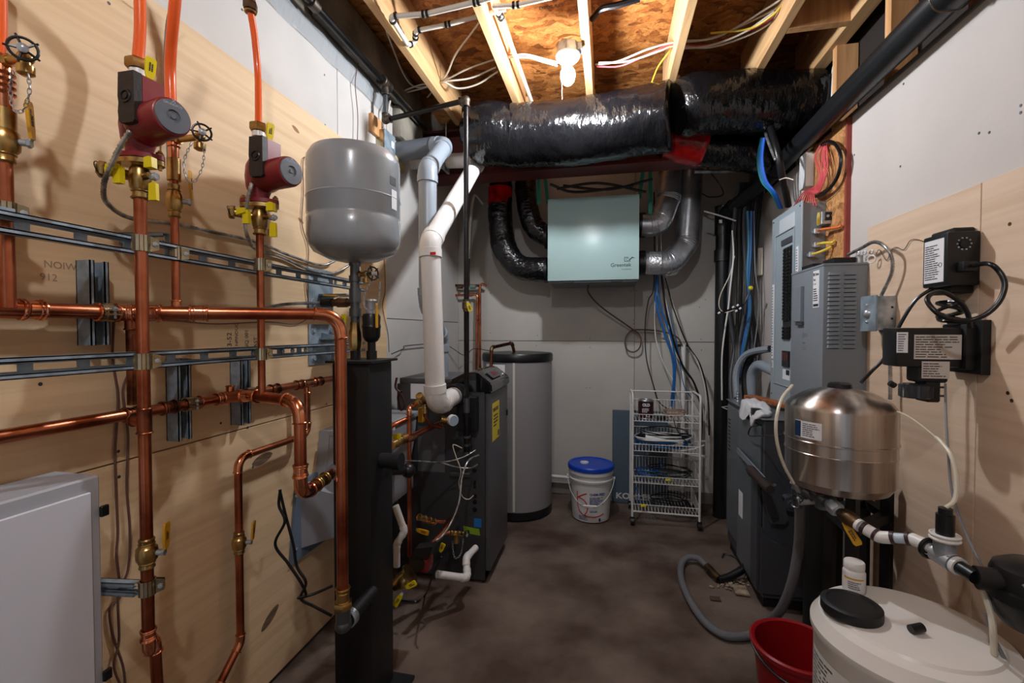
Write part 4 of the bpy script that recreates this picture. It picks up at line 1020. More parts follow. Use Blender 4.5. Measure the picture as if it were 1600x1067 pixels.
for k, (x0, x1, m_, lab) in enumerate(((1246, 1262, NMY, 'yellow cable dropping behind the big duct at the right'), (1262, 1290, NMW, 'white cable dropping behind the big duct at the right, left one'), (1272, 1300, NMW, 'white cable dropping behind the big duct at the right, right one'), (1258, 1280, NMBL, 'blue cable dropping behind the big duct at the right'))):
    cable('electrical_cable', [C(x0, 128, 2.65), C(x0 + 8, 100, 2.55), C((x0 + x1) / 2 + 2, 80, 2.45), C(x1, 55, 2.3)], 0.005, m_, lab, 'cable', 'electrical cables strung through the joists')
for k, (px0, px1, py1) in enumerate(((1376, 1372, 75), (1382, 1388, 68), (1392, 1398, 60), (1388, 1384, 72))):
    cable('electrical_cable', [C(px0 - 2, 95, 1.95), C(px0, 55, 1.95), C(px1, 35, 1.97), C(px1 + 2, 0, 2.0)], 0.0045, NMW if k != 2 else NMY,
          ('white cable beside the right stud behind the black drain, left one', 'white cable beside the right stud behind the black drain, middle one', 'yellow cable beside the right stud behind the black drain', 'white cable beside the right stud behind the black drain, thin inner one')[k], 'cable', 'cables in the open stud bay')
# white water tubing under the joists
def wtube(pts, r, lab, Rf=0.015, rings=()):
    th = T('water_tubing', lab, 'pipe', atZ(*pts[0]), 'white plastic water tubing under the joists')
    P = [atZ(*p) for p in pts]
    path, arcs = fillet(P, Rf)
    MB().tube(path, r, 14).build('tube', PEXW, th)
    for arc in arcs:
        d0 = (arc[0] - arc[1]).normalized(); d1 = (arc[-1] - arc[-2]).normalized()
        MB().tube([arc[0] + d0 * 0.012] + arc + [arc[-1] + d1 * 0.012], r * 1.12, 12).build('elbow', PEXW, th)
        for qq, dd in ((arc[0] + d0 * 0.008, d0), (arc[-1] + d1 * 0.008, d1)):
            MB().cyl(qq - dd * 0.005, qq + dd * 0.005, r * 1.45, 14).build('crimp_ring', BLK, th)
    return th
wtube([(636, 68, 2.585), (610, 26, 2.585), (665, 22, 2.585), (745, 3, 2.585), (800, -14, 2.585)], 0.0105, 'white water tube crossing the first joists at the top, with elbow and short drop')
wtube([(636, 70, 2.585), (648, 68, 2.62), (650, 48, 2.63), (700, 38, 2.64), (790, 14, 2.66)], 0.0095, 'white water tube crossing between the first two joists, just behind the front one')
wtube([(772, 10, 2.66), (782, 25, 2.66), (812, 107, 2.66), (834, 168, 2.66), (838, 185, 2.66)], 0.011, 'white water tube running along the side of the second joist')
wtube([(770, 10, 2.60), (806, 8, 2.60), (850, -2, 2.60), (900, -14, 2.60)], 0.0095, 'white water tube at the top edge right of the second joist')
cable('corrugated_conduit', [atZ(925, 30, 2.7), atZ(940, 14, 2.69), atZ(965, 8, 2.68), atZ(1000, -2, 2.68)], 0.013, BLK, 'black corrugated conduit beside the third joist at the top', 'conduit')
# black gas line along the top of the left wall, drop and crossover to the boiler
gx = -1.14
gp_ = T('gas_pipe', 'black iron gas pipe along the left wall top, crossing over and dropping to the boiler', 'pipe', (-0.67, 2.3, 1.1))
gq = C(601, 132, 2.37); gy = gq.y
vd = C(728, 157, 2.2)
zx = C(602, 187, 2.37).z
MB().tube([(gx, YF + 0.1, 2.585), (gx, gy, 2.585)], 0.0165, 18).build('main_pipe', BLACKPIPE, gp_)
MB().tube([(gx, gy, 2.585), (gx, 2.75, 2.585)], 0.013, 14).build('end_pipe', BLACKPIPE, gp_)
MB().cyl((gx, gy - 0.04, 2.585), (gx, gy + 0.04, 2.585), 0.026, 18).cyl((gx, gy, 2.585), (gx, gy, 2.53), 0.019, 18).torus((gx, gy - 0.04, 2.585), EY, 0.026, 0.004).torus((gx, gy, 2.53), EZ, 0.019, 0.004).build('tee', IRONJ, gp_)
for yy in (1.3, 1.62): MB().cyl((gx, yy - 0.02, 2.585), (gx, yy + 0.02, 2.585), 0.0235, 16).build('coupling', IRONJ, gp_)
MB().tube([(gx, gy, 2.53), (gx, gy, zx)], 0.0135, 16).build('drop', STEELD, gp_)
e2 = V((vd.x, vd.y, zx + 0.015))
def iron_elbow(p, a, b, r=0.018):
    MB().ball(p, r * 1.18, 16).cyl(p, p + V(a) * 0.03, r, 16).cyl(p, p + V(b) * 0.03, r, 16).torus(p + V(a) * 0.03, a, r, 0.003).torus(p + V(b) * 0.03, b, r, 0.003).build('elbow', IRONJ, gp_)
pA = V((gx, gy, zx)); dx = (e2 - pA).normalized()
iron_elbow(pA, EZ, dx); MB().cyl(pA, e2, 0.0125, 16).build('crossover', BLACKPIPE, gp_)
iron_elbow(e2, -dx, -EZ)
zb = C(728, 622, 2.2).z
MB().cyl(e2, (e2.x, e2.y, zb), 0.0125, 16).build('riser', BLACKPIPE, gp_)
zv = C(726, 477, 2.2).z
mb = MB().lathe([(0.016, -0.03), (0.016, -0.02), (0.021, -0.015), (0.021, 0.015), (0.016, 0.02), (0.016, 0.03)], (e2.x, e2.y, zv), EZ, n=16); mb.build('gas_cock', BRONZE, gp_)
lever(gp_, V((e2.x + 0.012, e2.y - 0.02, zv + 0.02)), V((0.35, 0, -1)), V((0.2, -1, 0)), 0.045, YEL)
for k, (a, b, r) in enumerate(((-0.005, -0.075, 0.016), (-0.075, -0.10, 0.022), (-0.10, -0.14, 0.018), (-0.19, -0.20, 0.02), (-0.14, -0.27, 0.0155), (-0.23, -0.24, 0.02), (-0.27, -0.28, 0.019))):
    MB().cyl((e2.x, e2.y, zb + a), (e2.x, e2.y, zb + b), r, 16).build('pipe_fitting', BLACKPIPE if k not in (0, 3, 5, 6) else STEELD, gp_)

# ================================================================ VENTS
def pvc(name, lab, pts, r, m, R, hubs, fm=None, cut=0):
    th = T(name, lab, 'pipe', pts[0])
    path, arcs = fillet([V(p) for p in pts], R, 10)
    MB().tube(path, r, 32).build('pipe', m, th)
    for i, arc in enumerate(arcs):
        d0 = (arc[0] - arc[1]).normalized(); d1 = (arc[-1] - arc[-2]).normalized(); L = r * 0.85
        mb = MB().tube([arc[0] + d0 * L] + [arc[0] + d0 * 0.001] + arc + [arc[-1] + d1 * 0.001, arc[-1] + d1 * L], [r * 1.14, r * 1.14] + [r * 1.09] * len(arc) + [r * 1.14, r * 1.14], 32)
        mb.build('elbow', fm or m, th)
    return th
wvx = -0.78
wv = pvc('white_vent_pipe', 'thick white vent pipe rising from the boiler side, then slanting back to the left wall', [C(712, 617, 2.30), C(681, 633, 2.06), V((wvx, 1.925, C(672, 380, 2.044).z)), V((wvx, atX(748, 250, wvx).y, atX(748, 250, wvx).z)), V((XL, atX(748, 250, wvx).y, atX(748, 250, wvx).z + 0.02))], 0.0445, PVCW, 0.055, None)
for (z_, y_) in ((1.0, 1.925),): pass
vtop = atX(748, 250, wvx)
hb = B((-1.0, vtop.y - 0.05, vtop.z - 0.055), (-0.985, vtop.y + 0.05, vtop.z + 0.10), 0.001).build('hanger_strap', ZINC, wv)
MB().cyl((-0.99, vtop.y, vtop.z + 0.05), (-0.99, vtop.y, vtop.z + 0.25), 0.004, 10).build('threaded_rod', ZINC, wv)
lb = B((wvx + 0.02, 1.925 - 0.052, C(672, 397, 2.0).z - 0.006), (wvx + 0.045, 1.925 - 0.0475, C(672, 397, 2.0).z + 0.006)).build('red_label', REDP, wv)
gvx, gvy = -0.87, 2.117
gv = pvc('grey_vent_pipe', 'grey plastic intake pipe behind the white vent, turning left into the drywall at its top', [(-0.90, 2.36, 1.03), (-0.90, 2.36, 1.25), (gvx, gvy, 1.45), (gvx, gvy, C(670, 268, 2.25).z), (-0.90, 2.44, 2.34), (-1.02, 2.47, 2.35)], 0.0445, PVCG, 0.05, None)
MB().tube([(-0.97, 2.47, 2.35), (-1.218, 2.47, 2.335)], 0.054, 32).build('reducer_pipe', PVCGD, gv)
MB().box((XL, 2.36, 2.24), (XL + 0.03, 2.56, 2.30), 0.01, 2).noise(0.015, 14).build('foam_patch', FOAM, wl)

# ================================================================ BOILER
bx0, bx1, by0, by1, bz1 = -1.10, -0.60, 2.24, 2.66, 1.02
th = BO = T('boiler', 'charcoal floor-standing gas boiler with glossy black top console and yellow sticker, beside the black column', 'boiler', (-0.85, 2.45, 0))
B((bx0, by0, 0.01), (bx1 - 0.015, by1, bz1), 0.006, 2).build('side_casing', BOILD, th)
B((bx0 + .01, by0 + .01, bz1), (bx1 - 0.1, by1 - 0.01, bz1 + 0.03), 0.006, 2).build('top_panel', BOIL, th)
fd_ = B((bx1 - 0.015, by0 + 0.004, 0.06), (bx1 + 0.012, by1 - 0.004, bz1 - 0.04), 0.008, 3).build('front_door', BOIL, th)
B((bx1 - 0.015, by0 + 0.004, 0.0), (bx1 - 0.03, by1 - 0.004, 0.06), 0.002).build('plinth', BLKM, th)
# console
pr = [(-0.80, 1.02), (-0.80, 1.045), (-0.72, 1.085), (-0.66, 1.09), (-0.58, 1.03), (-0.575, 0.985), (-0.60, 0.98), (-0.70, 0.98), (-0.76, 0.995)]
co = MB(); co.prism([(x, by0 - 0.004, z) for x, z in pr], (0, by1 - by0 + 0.008, 0)); bmesh.ops.bevel(co.bm, geom=co.bm.edges[:], offset=0.008, segments=2, affect='EDGES')
co = co.build('console', BOILB, th)
nrm = V((1, 0, 0.75)).normalized(); upv = V((-0.75 * 1, 0, 1)).normalized()
MB().prism([V((-0.636, 2.34, 1.078)), V((-0.636, 2.54, 1.078)), V((-0.596, 2.54, 1.048)), V((-0.596, 2.34, 1.048))], nrm * 0.003).build('display_panel', mat('console_print', (70, 72, 78), 0.3), co)
MB().ball((-0.60, 2.575, 1.048), 0.010, 12).build('dial', ZINC, co)
MB().prism([V((-0.625, 2.40, 1.0735)), V((-0.625, 2.48, 1.0735)), V((-0.607, 2.48, 1.060)), V((-0.607, 2.40, 1.060))], nrm * 0.002).build('red_emblem', mat('dull_red_print', (120, 30, 34), 0.4), co)
q = (bx1 + 0.0125, 0, 0)
sy0, sz0, sz1 = 2.29, 0.72, 0.92
B((bx1 + 0.012, sy0, sz0), (bx1 + 0.0135, sy0 + 0.15, sz1)).build('energy_sticker', YEL, th)
MB().text('ENERGUIDE', 0.026, (bx1 + 0.0137, sy0 + 0.008, sz1 - 0.045), EY, EZ, 0.0002, 0.85, 0.001).lines((bx1 + 0.0137, sy0 + 0.02, sz0 + 0.07), EY, EZ, 0.11, 0.07, 4).box((bx1 + 0.0135, sy0 + 0.115, sz0 + 0.01), (bx1 + 0.0142, sy0 + 0.14, sz0 + 0.04)).build('sticker_lettering', INK, th)
B((bx1 + 0.01, 2.62, 0.80), (bx1 + 0.02, 2.635, 0.835), 0.002).build('door_latch', BLK, th)
B((bx0 + 0.08, by0 - 0.002, C(648, 625, 2.36).z), (bx0 + 0.24, by0 - 0.0005, C(648, 601, 2.36).z)).build('white_label', PAPER, th)
B((bx0 + 0.12, by0 - 0.002, 0.56), (bx0 + 0.27, by0 - 0.0005, 0.80)).build('document_pouch', mat('clear_pouch', (96, 97, 100), 0.2), th)
for px, py, k in ((742, 757, 1), (742, 775, 0), (742, 784, 0), (742, 796, 0), (741, 735, 0), (739, 665, 0)):
    q = atY(px, py, by0)
    if k: B((q.x - 0.006, by0 - 0.002, q.z - 0.02), (q.x + 0.006, by0, q.z + 0.02), 0.002).build('knockout', BLK, th)
    else: MB().cyl((q.x, by0 - 0.003, q.z), (q.x, by0, q.z), 0.012, 14).build('knockout', BLK, th)
q = atY(747, 816, by0); B((q.x - 0.022, by0 - 0.0015, q.z - 0.025), (q.x + 0.018, by0 - 0.0005, q.z + 0.02)).build('blue_emblem', mat('blue_sticker', (30, 112, 190), 0.5), th)
q = atY(727, 828, by0); MB().prism([(q.x - 0.01, by0 - 0.002, q.z + 0.02), (q.x + 0.075, by0 - 0.002, q.z + 0.012), (q.x + 0.08, by0 - 0.002, q.z - 0.022), (q.x - 0.005, by0 - 0.002, q.z - 0.014)], (0, 0.0015, 0)).build('green_tag', GREENW, th)
q = atY(718, 742, by0 - 0.03); B((q.x - 0.055, by0 - 0.03, q.z - 0.012), (q.x + 0.055, by0, q.z + 0.010), 0.003).build('terminal_cover', STEELD, th)
# black gas-valve box and blower collar on the side
q = atY(734, 640, by0); B((q.x - 0.05, by0 - 0.06, q.z - 0.10), (q.x + 0.05, by0, q.z + 0.075), 0.004).build('side_box', BLKM, th)
q = C(712, 617, 2.30); dd = (C(712, 617, 2.30) - C(681, 633, 2.06)).normalized()
MB().cyl(q - dd * 0.03, q + dd * 0.04, 0.056, 24).build('vent_collar', BLK, th)
# gauge
gq = C(709, 657, 2.12); gn = V((0.75, -0.6, 0)).normalized()
g = T('pressure_gauge', 'small round pressure gauge with a white case beneath the white vent elbow', 'gauge', gq - gn * 0.02)
MB().lathe([(0.022, -0.028), (0.026, -0.02), (0.026, 0), (0.0235, 0.001)], gq, gn, n=24).build('case', WHITE, g)
MB().cyl(gq + gn * 0.0008, gq + gn * 0.002, 0.023, 24).build('dial', mat('dial_blue', (150, 166, 184), 0.3), g)
MB().cyl(gq - gn * 0.028, gq - gn * 0.10, 0.009, 12).build('stem', BRASS, g)
# near-boiler copper
nb = T('boiler_copper_pipe', 'small-bore copper pipework with brass joints between the black column and the boiler', 'pipe', C(640, 870, 1.95))
bt_ = C(639, 640, 1.95); bb_ = C(639, 872, 1.95)
pipe_run(nb, [V((bt_.x, bt_.y, bb_.z)), V((bt_.x, bt_.y, C(639, 638, 1.95).z)), C(662, 624, 2.2), C(680, 616, 2.4)], 0.0095, COPPER, 0.02, COPPERB)
MB().tube([C(606, 668, 1.88), C(637, 654, 1.95)], 0.0095, 14).build('pipe', COPPER, nb)
MB().tube([C(636, 686, 1.95), C(668, 670, 2.1), C(690, 661, 2.22)], 0.0125, 14).build('pipe', COPPER, nb)
MB().tube([C(665, 625, 2.1), C(664, 650, 2.1), C(672, 664, 2.12), C(690, 668, 2.15)], 0.009, 12).build('pipe', COPPERD, nb)
for a, b, r in (((612, 696, 1.86), (634, 684, 1.94), 0.018), ((650, 632, 2.02), (660, 625, 2.1), 0.014), ((684, 664, 2.18), (695, 661, 2.24), 0.013), ((664, 632, 2.1), (664, 645, 2.1), 0.012), ((690, 655, 2.12), (702, 657, 2.13), 0.013), ((655, 618, 2.1), (662, 628, 2.14), 0.016)):
    p0, p1 = C(*a), C(*b); mb = MB().cyl(p0, p1, r, 16); d = (p1 - p0).normalized()
    for t in (0, .35, .7, 1): mb.torus(p0.lerp(p1, t), d, r, r * 0.16, 16, 6)
    mb.build('brass_joint', BRASS, nb)
mb = MB().cyl(C(633, 686, 1.93), C(646, 682, 1.99), 0.019, 16); mb.build('tee', COPPERB, nb)
B(C(653, 660, 2.14), C(664, 636, 2.16), 0.002).build('amber_tag', YELD, nb)
lever(nb, C(612, 682, 1.85), V((0.9, 0, 0.1)), V((0, -1, 0.1)), 0.035, YEL, writing=False)
MB().tube([C(560, 735, 1.56), C(600, 735, 1.7), C(634, 735, 1.86)], 0.018, 16).ball(C(638, 735, 1.86), 0.03, 16).build('black_insulated_line', BLK, nb)
# armoured leads
for i, (pts_, lab) in enumerate((([C(608, 724, 1.6), C(640, 720, 1.9), C(690, 722, 2.12), C(722, 715, 2.2), C(744, 703, 2.26)], 'thin armoured lead reaching the boiler side, upper branch'),
                  ([C(690, 723, 2.12), C(715, 730, 2.18), C(735, 731, 2.2), C(746, 726, 2.26)], 'thin armoured lead reaching the boiler side, lower branch'),
                  ([C(748, 711, 2.26), C(732, 720, 2.16), C(722, 745, 2.1), C(717, 785, 2.06), C(704, 818, 2.02), C(690, 838, 1.98), C(680, 845, 1.96)], 'armoured lead curving down from the boiler side to the small pump'))):
    ob = ribbed(pts_, 0.0055 if i == 2 else 0.004, STEELB, 'armoured_lead', None, 0.008); tag(ob, lab, 'cable')
cable('boiler_wire', [C(722, 700, 2.18), C(708, 695, 2.16), C(712, 712, 2.16), C(720, 735, 2.16), C(717, 755, 2.18), C(722, 775, 2.2), C(732, 780, 2.2), C(740, 774, 2.2)], 0.0022, NMW, 'thin pale wires drooping on the boiler side', 'wire')
cable('test_lead', [C(620, 590, 1.9), C(618, 605, 1.9), C(626, 615, 1.9), C(632, 632, 1.9), C(626, 640, 1.9), C(622, 620, 1.9), C(628, 610, 1.9)], 0.005, mat('maroon_wire', (60, 22, 24), .5), 'bundled dark red wires hanging behind the top of the black column', 'wire')
# lower circulator and drain parts at the boiler foot
lp = T('boiler_pump', 'small red and black pump with brass flanges low between black column and boiler', 'pump', C(665, 895, 1.85))
pc = C(662, 868, 1.86)
B(pc - V((0.05, 0.03, 0.055)), pc + V((0.03, 0.03, 0.0)), 0.006, 2).build('pump_head', PUMPR, lp)
MB().prism([pc + V((-0.05, -0.04, -0.01)), pc + V((0.04, -0.04, 0.015)), pc + V((0.055, -0.04, 0.06)), pc + V((-0.02, -0.04, 0.045))], (0, 0.05, 0)).build('terminal_box', BLKM, lp)
MB().cyl(pc + V((-0.01, -0.045, -0.02)), pc + V((-0.01, -0.02, -0.02)), 0.028, 20).build('motor_cap', BLK, lp)
fb = C(632, 905, 1.78)
d_ = V((0.8, 0.2, 0.55)).normalized()
MB().lathe([(0.02, -0.05), (0.024, -0.03), (0.03, -0.02), (0.032, 0.0), (0.028, 0.015), (0.045, 0.02), (0.045, 0.03)], fb, d_, n=20).build('brass_flange', BRASS, lp)
lever(lp, fb + V((0.02, -0.035, -0.01)), V((1, 0, 0.6)), V((0, -1, 0)), 0.045, YEL)
lever(lp, fb + V((0.01, -0.035, -0.03)), V((-0.6, 0, -1)), V((0, -1, 0)), 0.055, YEL)
bv = T('boiler_drain_line', 'brass drain cock with chain and amber levers low on the boiler side', 'valve', C(700, 835, 2.1))
def bj(a, b, r, m=BRASS, nm='brass_joint', rings=4):
    p0, p1 = C(*a), C(*b); mb = MB().cyl(p0, p1, r, 16); d = (p1 - p0).normalized()
    for t in range(rings): mb.torus(p0.lerp(p1, t / (rings - 1)), d, r, r * 0.18, 16, 6)
    return mb.build(nm, m, bv)
bj((655, 808, 2.0), (678, 815, 2.08), 0.014); bj((678, 814, 2.08), (694, 815, 2.12), 0.008, COPPERB, 'press_fitting'); bj((704, 832, 2.12), (722, 834, 2.16), 0.011)
bj((688, 833, 2.1), (702, 832, 2.12), 0.009, COPPERB, 'press_fitting')
MB().tube([C(672, 852, 1.98), C(690, 835, 2.06), C(705, 812, 2.16), C(712, 806, 2.24)], 0.013, 16).build('copper_stub', COPPER, bv)
MB().cyl(C(713, 836, 2.13), C(713, 848, 2.13), 0.013, 14).build('outlet_cap', BRASS, bv)
lever(bv, C(650, 826, 2.0), V((1, 0, -0.2)), V((0, -1, 0)), 0.055, YELD); lever(bv, C(688, 863, 2.05), V((.4, 0, 1)), V((0, -1, 0)), 0.04, YEL)
handwheel(bv, C(729, 836, 2.15), V((1, -0.4, 0)), 0.02)
chain(bv, [C(707, 846, 2.12), C(708, 860, 2.12), C(711, 872, 2.12), C(718, 869, 2.13), C(722, 858, 2.14), C(724, 842, 2.15)], link=0.012)
cp = pvc('condensate_pipe', 'small white drain pipe with two elbows at the foot of the boiler side', [C(743, 856, 2.30), C(728, 872, 2.19), C(730, 897, 2.15), C(728, 903, 2.13), C(683, 897, 2.05)], 0.0165, PVCW, 0.03, None)
wd = pvc('condensate_pipe', 'small white drain pipe standing just right of the black column', [C(618, 790, 1.9), C(632, 830, 1.9), C(620, 850, 1.9), C(620, 885, 1.9)], 0.014, PVCW, 0.02, None)
cable('power_cable', [C(690, 870, 1.9), C(676, 900, 1.95), atZ(664, 930, .006), atZ(650, 940, .006), atZ(625, 938, .006)], 0.0045, RUB, 'black cord on the floor beneath the small pump')

# ================================================================ WATER TANK behind the boiler
wx_, wy_ = -0.645, 3.25
th = T('water_heater_tank', 'tall round grey water tank with black lid and base, standing behind the boiler', 'tank', (wx_, wy_, 0))
wzt = 1.13
MB().lathe([(0.25, 0.06), (0.25, wzt)], (wx_, wy_, 0), EZ, n=64).build('jacket', HWTANK, th)
MB().lathe([(0.235, 0), (0.252, 0.01), (0.252, 0.062), (0.245, 0.064)], (wx_, wy_, 0), EZ, n=64).build('base_ring', BLK, th)
MB().lathe([(0.254, wzt - 0.045), (0.257, wzt - 0.04), (0.257, wzt), (0.25, wzt + 0.012), (0.15, wzt + 0.02), (0, wzt + 0.024)], (wx_, wy_, 0), EZ, n=64).build('lid', BLK, th)
ang = math.atan2(-1, 0.10)
wrap(th, wx_, wy_, 0.2525, ang - 0.03, ang + 0.03, 0.07, wzt - 0.045, STRIP, 'seam_strip', 3)
wrap(th, wx_, wy_, 0.2515, ang - 0.95, ang - 0.25, wzt - 0.17, wzt - 0.06, PAPER, 'rating_label', 8)
wp = T('tank_copper_pipe', 'tarnished copper pipe with brass end on top of the round grey water tank', 'pipe', (wx_, wy_, wzt + 0.02))
pipe_run(wp, [C(767, 582, 2.95), C(768, 543, 3.0), C(800, 536, 3.2), C(804, 552, 3.25)], 0.011, COPPERD, 0.02, BRONZE)
# copper lines and valves on the back wall
YC = 3.55
bp_ = T('copper_manifold', 'copper loop with a red-handled valve on the back wall, behind the gas pipe', 'pipe', atY(748, 575, YC))
def by(px, py, Y=YC): return atY(px, py, Y)
pipe_run(bp_, [by(696, 462), by(746, 460), by(744, 580)], 0.010, COPPER, 0.02, COPPERB)
pipe_run(bp_, [by(760, 447), by(750, 442), by(750, 575)], 0.010, COPPER, 0.02, COPPERB)
MB().tube([by(697, 446), by(748, 446)], 0.0105, 14).build('pipe', COPPERD, bp_)
MB().tube([by(696, 404), by(696, 462)], 0.0105, 14).build('pipe', COPPERD, bp_)
MB().tube([by(732, 404), by(732, 448)], 0.0105, 14).build('pipe', COPPERD, bp_)
MB().cyl(by(735, 448, YC - .02), by(743, 448, YC - .02), 0.018, 14).build('union', mat('green_patina', (110, 130, 116), .6), bp_)
MB().cyl(by(715, 448, YC), by(723, 448, YC), 0.016, 14).build('check_valve', BRONZE, bp_)
for yy in (493, 500): 
    MB().torus(by(747, yy), EZ, 0.02, 0.003).build('press_ring', COPPERB, bp_)
B(by(689, 422, YC - .03), by(694, 410, YC - .02), 0.002).build('red_lever', REDP, bp_)
mb = MB().cyl(by(695, 436, YC - .01), by(695, 428, YC - .01), 0.015, 14); mb.build('valve_body', BLK, bp_)
for px, lab in ((696, 'left'), (733, 'right')):
    cable('white_supply_pipe', [by(px, 404), by(px + 2, 350), by(px + (8 if px > 700 else 0), 306, 3.5), by(px + (22 if px > 700 else 6), 318 if px > 700 else 290, 3.5)], 0.011, PEXW, 'narrow white supply pipe on the back wall behind the gas pipe, %s one' % lab, 'pipe', 'narrow white supply pipes')

# ================================================================ DUCTS
def film_duct(pts, r, lab, seed, name='insulated_duct', n=40, step=0.022, amp=0.35, m=None):
    th = T(name, lab, 'duct', pts[-1])
    P = resample(curve(pts, 16), step)
    rs = [r] * len(P) if not isinstance(r, list) else [r[0] + (r[1] - r[0]) * i / (len(P) - 1) for i in range(len(P))]
    if rs[0] > 0.12:
        for i_, f_ in enumerate((0.55, 0.8, 0.92, 0.98)): rs[i_] *= f_
    mb = MB().tube(P, rs, n, caps=True)
    mb.noise(0.012 * (1 if not isinstance(r, list) else 1), 5, seed).noise(0.006, 18, seed + 3).noise(0.003, 45, seed + 9)
    mb.build('film_jacket', m or FILM, th, angle=2.5)
    return th
film_duct([V((-0.77, 2.60, 2.43)), C(768, 208, 2.60), C(800, 212, 2.62), C(900, 208, 2.56), C(985, 194, 2.46), C(1055, 180, 2.36)], 0.175, 'big black film-wrapped duct slung below the joists, left length behind the bulb', 1.0)
dk = film_duct([C(1050, 172, 2.36), C(1100, 162, 2.36), C(1200, 160, 2.34), C(1310, 160, 2.30)], 0.152, 'big black film-wrapped duct slung below the joists, right length meeting the wall', 4.0)
sd = film_duct([C(1035, 214, 2.62), C(1090, 230, 2.60), C(1150, 236, 2.58), C(1205, 246, 2.58)], 0.098, 'smaller black wrapped duct below the right end of the big duct', 6.0)
P = curve([C(1046, 216, 2.61), C(1070, 224, 2.60), C(1098, 230, 2.595)], 6)
MB().tube(P, 0.109, 32).noise(0.004, 25).build('red_tape_band', REDTAPE, sd, angle=2.5)
Y1 = 3.33
da = film_duct([atY(782, 250, Y1 + .05), atY(782, 300, Y1), atY(781, 340, Y1), atY(788, 385, Y1), atY(812, 417, Y1), atY(860, 423, Y1)], 0.088, 'black wrapped flexible duct curving into the lower left of the green unit', 8.0, step=0.012, n=36, m=FILM2)
MB().tube([atY(782, 294, Y1), atY(781, 320, Y1)], 0.090, 32).noise(0.003, 30).build('red_tape_band', REDTAPE, da)
film_duct([atY(822, 250, Y1 + .08), atY(822, 300, Y1 + .02), atY(828, 340, Y1), atY(842, 362, Y1), atY(862, 372, Y1)], 0.078, 'black wrapped flexible duct entering the upper left of the green unit', 12.0, step=0.012, n=36, m=FILM2)
def metal_duct(pts, r, lab, R, k, seams):
    th = T('metal_duct', lab, 'duct', pts[-1])
    path, arcs = fillet(pts, R, k)
    MB().tube(path, r, 32).build('sheet_metal', DUCTM, th, angle=0.25)
    for arc in arcs:
        for q, (a, b) in zip(arc, zip([arc[0]] + arc, arc[1:] + [arc[-1]])):
            MB().torus(q, (b - a), r * 1.01, 0.003, 32, 6).build('gore_seam', DUCTM, th)
    return th
dc = metal_duct([atY(1003, 352, Y1 - .05), atY(1030, 352, Y1 - .05), atY(1045, 310, Y1 - .03), atY(1047, 240, Y1)], 0.077, 'shiny galvanised duct elbowing up from the upper right of the green unit', 0.09, 3, 0)
dd2 = metal_duct([atY(1003, 411, Y1 - .02), atY(1050, 411, Y1), atY(1073, 380, Y1 + .04), atY(1081, 260, Y1 + .06)], 0.078, 'shiny galvanised duct rising from the lower right of the green unit, farther right', 0.10, 4, 0)
for d_, py, px in ((dc, 352, 1008), (dd2, 411, 1018)):
    a = atY(px - 4, py, Y1 - .03); b = atY(px + (6 if d_ is dc else 14), py, Y1 - .03)
    MB().tube([a, b], 0.0795, 32).noise(0.002, 40).build('foil_tape_band', FOIL, d_)
cable('flat_metal_strip', [C(1085, 268, 2.9), C(1130, 268, 2.9), C(1180, 266, 2.9)], 0.012, ZINC, 'flat grey metal conduit under the smaller wrapped duct', 'conduit')

# ================================================================ GREEN AIR EXCHANGER
th = HR = T('air_exchanger', 'pale sage-green metal air exchanger box hung on the back wall by green straps', 'ventilator', (-0.105, 3.3, 1.64))
B((-0.402, 3.125, 1.645), (0.193, 3.50, 2.19), 0.004).build('cabinet', BLKM, th)
B((-0.406, 3.10, 1.64), (0.197, 3.125, 2.195), 0.004, 2).build('door', HRV, th)
B((-0.40, 3.13, 1.628), (0.19, 3.5, 1.644), 0.002).build('underside_panel', CAB, th)
for x in (-0.30, 0.02): B((x, 3.11, 1.625), (x + 0.07, 3.135, 1.64), 0.002).build('latch', BLK, th)
for px, py in ((858, 423), (858, 370), (1001, 352), (1001, 411)):
    q = atY(px, py, Y1 - .03); sgn = -1 if px < 900 else 1
    MB().cyl((q.x - 0.01, q.y, q.z), (q.x + 0.03 * sgn, q.y, q.z), 0.086, 28).build('port_collar', BLK, th)
tq = atY(954, 417, 3.0995)
mb = MB().text('Greentek', 0.034, (tq.x, 3.0995, tq.z), EX, EZ, 0.0002, 1.0, 0.0006)
mb.text('Ventilation', 0.015, (tq.x + 0.07, 3.0995, tq.z - 0.022), EX, EZ, 0.0002, 1.0)
lx, lz = tq.x + 0.088, tq.z + 0.032
for a, b in (((0, 0), (0.04, 0.004)), ((0, 0.026), (0.026, 0.03)), ((0, 0), (0.004, 0.03)), ((0.034, 0), (0.038, 0.012))):
    mb.prism([(lx + a[0], 3.0995, lz + a[1]), (lx + b[0], 3.0995, lz + a[1]), (lx + b[0], 3.0995, lz + b[1]), (lx + a[0], 3.0995, lz + b[1])], (0, -0.0004, 0))
mb.tube([(lx + 0.022 + 0.009 * math.cos(a / 3), 3.0993, lz + 0.015 + 0.009 * math.sin(a / 3)) for a in range(0, 19)], 0.0012, 5)
mb.prism([(lx + 0.03, 3.0995, lz + 0.012), (lx + 0.05, 3.0995, lz + 0.032), (lx + 0.072, 3.0995, lz + 0.02), (lx + 0.052, 3.0995, lz + 0.022), (lx + 0.034, 3.0995, lz + 0.006)], (0, -0.0004, 0))
mb.build('lettering', HRVT, th)
